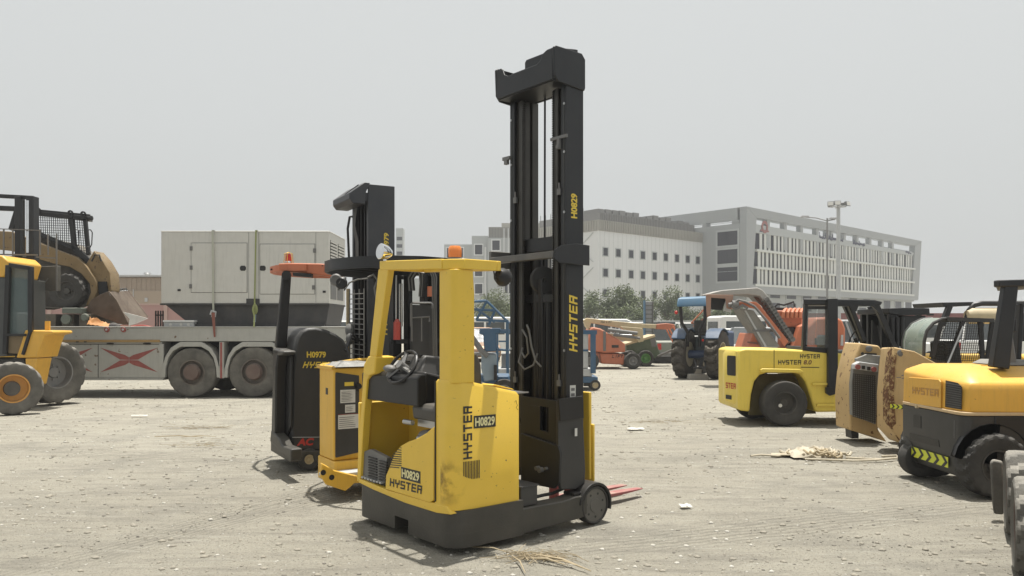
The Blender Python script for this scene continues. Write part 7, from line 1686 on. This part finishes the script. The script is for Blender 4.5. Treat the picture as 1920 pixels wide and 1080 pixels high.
car('parked_car', cx(893, 38), 38, -80, 4.3, 1.8, 1.6, 'sedan', mat('bronze_car', (.30, .17, .10), .4, .3), 'bronze car glimpsed beside the yellow pillar')
car('parked_car', cx(1040, 48), 48, 0, 4.8, 1.85, 1.8, 'suv', WHT, 'white car seen between the two mast uprights')
car('parked_car', cx(640, 34), 34, 175, 4.6, 1.85, 1.9, 'suv', WHT, 'white car behind the right end of the flatbed trailer')
car('parked_car', cx(668, 44), 44, 10, 4.6, 1.85, 1.95, 'suv', mat('red_car', (.35, .03, .02), .4), 'red car behind the wire screen of the charcoal truck')
car('parked_car', cx(1880, 34), 34, 0, 4.7, 1.9, 1.9, 'suv', WHT, 'white car behind the roll bars near the right edge')
# orange scrap rows between mast and boom
T = Thing('compact_loader', 'small red compact loader beside the white car behind the boom jib', 'loader', (cx(1262, 40), 40), 15, None)
T.part('body', MB().prism([(-1, .3), (-1, 1.2), (.2, 1.5), (1.0, 1.1), (1.0, .3)], 'y', 0, 1.2), ORG, bev=.05); T.part('cab', MB().box(-.7, .2, .1, 1.1, 1.3, 1.9), CARG, bev=.04)
for x in (-.6, .6): wheel(T, (x, 0, .35), (0, -1, 0), .35, .25, .2, nseg=24)
# ================================================================ ROPE PILE, LITTER, STRAW
def gpos(px, py): v = ground_pt(px, py); return v
c = gpos(1535, 858); T = Thing('rope_pile', 'heap of pale tangled rope and webbing on open gravel', 'rope', (c.x, c.y), 0)
rnd = random.Random(12)
for k in range(13):
    cx0 = -.10+rnd.uniform(-.15, .40)+(.0 if k < 9 else .2); cy0 = rnd.uniform(-.15, .25); r1 = rnd.uniform(.08, .24); r2 = rnd.uniform(.06, .15); ph = rnd.random()*6; pts = []
    for j in range(22):
        t = ph+j*.33; pts.append((cx0+r1*cos(t)*(1+.25*sin(3*t+k)), cy0+r2*sin(t)*(1+.3*cos(2*t+k)), max(.012, .03+.075*max(0, 1-abs(cx0+r1*cos(t))*2.2)*(k/13)+.02*sin(5*t+k))))
    T.part('rope_coil', MB().tube(pts, .013+.006*rnd.random(), 6), ROPE if k % 3 else mat('rope_tan', (.36, .29, .18), .9, bump=.3))
for pts in ([(-.85, .02), (-.7, .08), (-.5, .05), (-.35, .12)], [(.3, -.1), (.5, -.22), (.75, -.2), (.95, -.1), (.98, .0), (.8, .02)], [(-.25, -.2), (.0, -.28), (.3, -.3), (.6, -.26), (.85, -.18)]):
    T.part('loose_end', MB().tube([(x, y, .018+.006*sin(i*2)) for i, (x, y) in enumerate(pts)], .014, 6), ROPE)
g = MB(); n = 14
g.v = [(-.35+.42*i/n, -.1+.32*j/n, .015+.13*sin(pi*i/n)**.6*sin(pi*j/n)**.6*(.75+.5*noise.noise(Vector((i*.6, j*.7, 4))))) for j in range(n+1) for i in range(n+1)]
g.f = [(j*(n+1)+i, j*(n+1)+i+1, (j+1)*(n+1)+i+1, (j+1)*(n+1)+i) for j in range(n) for i in range(n)]
T.part('webbing_bundle', g, ROPE, smooth=50)
c = gpos(1478, 855); T = Thing('cardboard_sheet', 'flat pale board lying under the left side of the rope heap', 'board', (c.x, c.y), -14)
T.part('board_sheet', MB().loft([[(-.22, -.08, .01), (.42, -.12, .035), (.45, .10, .03), (-.20, .06, .01)], [(-.22, -.08, .022), (.42, -.12, .05), (.45, .10, .045), (-.20, .06, .022)]]), CARD)
for px, py, w_, h_, lab in ((1192, 806, .13, .07, 'flattened white litter scrap on bare ground right of the forks'), (1285, 952, .05, .04, 'tiny white plastic scrap on the gravel at lower right'), (262, 781, .14, .03, 'pale flat scrap near the trailer locker')):
    c = gpos(px, py); T = Thing('litter', lab, 'litter', (c.x, c.y, .003), 10); g = MB(); n = 6; rnd = random.Random(px)
    g.v = [(-w_+2*w_*i/n, -h_+2*h_*j/n, .01+.02*rnd.random()) for j in range(n+1) for i in range(n+1)]; g.f = [(j*(n+1)+i, j*(n+1)+i+1, (j+1)*(n+1)+i+1, (j+1)*(n+1)+i) for j in range(n) for i in range(n)]
    T.part('paper_sheet', g, LBL, smooth=0)
def straw(cx_, cy_, sx, sy, n, seed, name, lab, main=()):
    c = gpos(cx_, cy_); T = Thing(name, lab, 'straw', (c.x, c.y), 0); rnd = random.Random(seed); g = MB()
    for k in range(n):
        x = rnd.gauss(0, sx); y = rnd.gauss(0, sy); a = rnd.gauss(-.35, .8); L1 = rnd.uniform(.03, .14); z = .004+abs(rnd.gauss(0, .012))+max(0, hgt(x+c.x, y+c.y))
        g.tube([(x-cos(a)*L1, y-sin(a)*L1, z), (x, y, z+.008), (x+cos(a)*L1, y+sin(a)*L1, z)], .0022, 4)
    o = T.part('straw_litter', g, TWIG); o['kind'] = 'stuff'
    for (a, b, r) in main: 
        p = gpos(*a)-c; q_ = gpos(*b)-c; m = (p+q_)/2; T.part('twig', MB().tube([(p.x, p.y, .012), (m.x+.01, m.y+.015, .028), (q_.x, q_.y, .012)], [r*.7, r, r*.4], 6), TWIG)
straw(1000, 1045, .12, .05, 90, 5, 'straw_clump', 'dry straw and twigs on the ground in front of the nearest truck', (((1000, 1042), (1108, 1074), .010), ((880, 1028), (965, 1043), .006), ((985, 1050), (1060, 1062), .009), ((960, 1045), (985, 1078), .006), ((1010, 1052), (1100, 1070), .005)))
straw(385, 803, .3, .12, 60, 6, 'straw_clump', 'thin scatter of orange dry grass on open ground at left', (((290, 820), (380, 821), .008), ((340, 821), (405, 820), .006)))
straw(380, 835, .25, .12, 40, 8, 'straw_clump', 'faint dry grass scatter just below the thin one at left')
straw(1235, 792, .3, .12, 40, 9, 'straw_clump', 'short dry grass bits near the white litter scrap')

# ================================================================ DUSTY AIR
hz_m = bpy.data.materials.new('dusty_air'); hz_m.use_nodes = True; ht = hz_m.node_tree; ht.nodes.clear()
ho = ht.nodes.new('ShaderNodeOutputMaterial'); hv = ht.nodes.new('ShaderNodeVolumePrincipled')
hv.inputs['Color'].default_value = (.93, .94, .95, 1); hv.inputs['Density'].default_value = 0.0009; hv.inputs['Anisotropy'].default_value = 0.2
ht.links.new(hv.outputs[0], ho.inputs['Volume'])
hb = build('haze', MB().box(-700, 700, -60, 900, -1.2, 24), hz_m, smooth=0); tag(hb, kind='stuff')
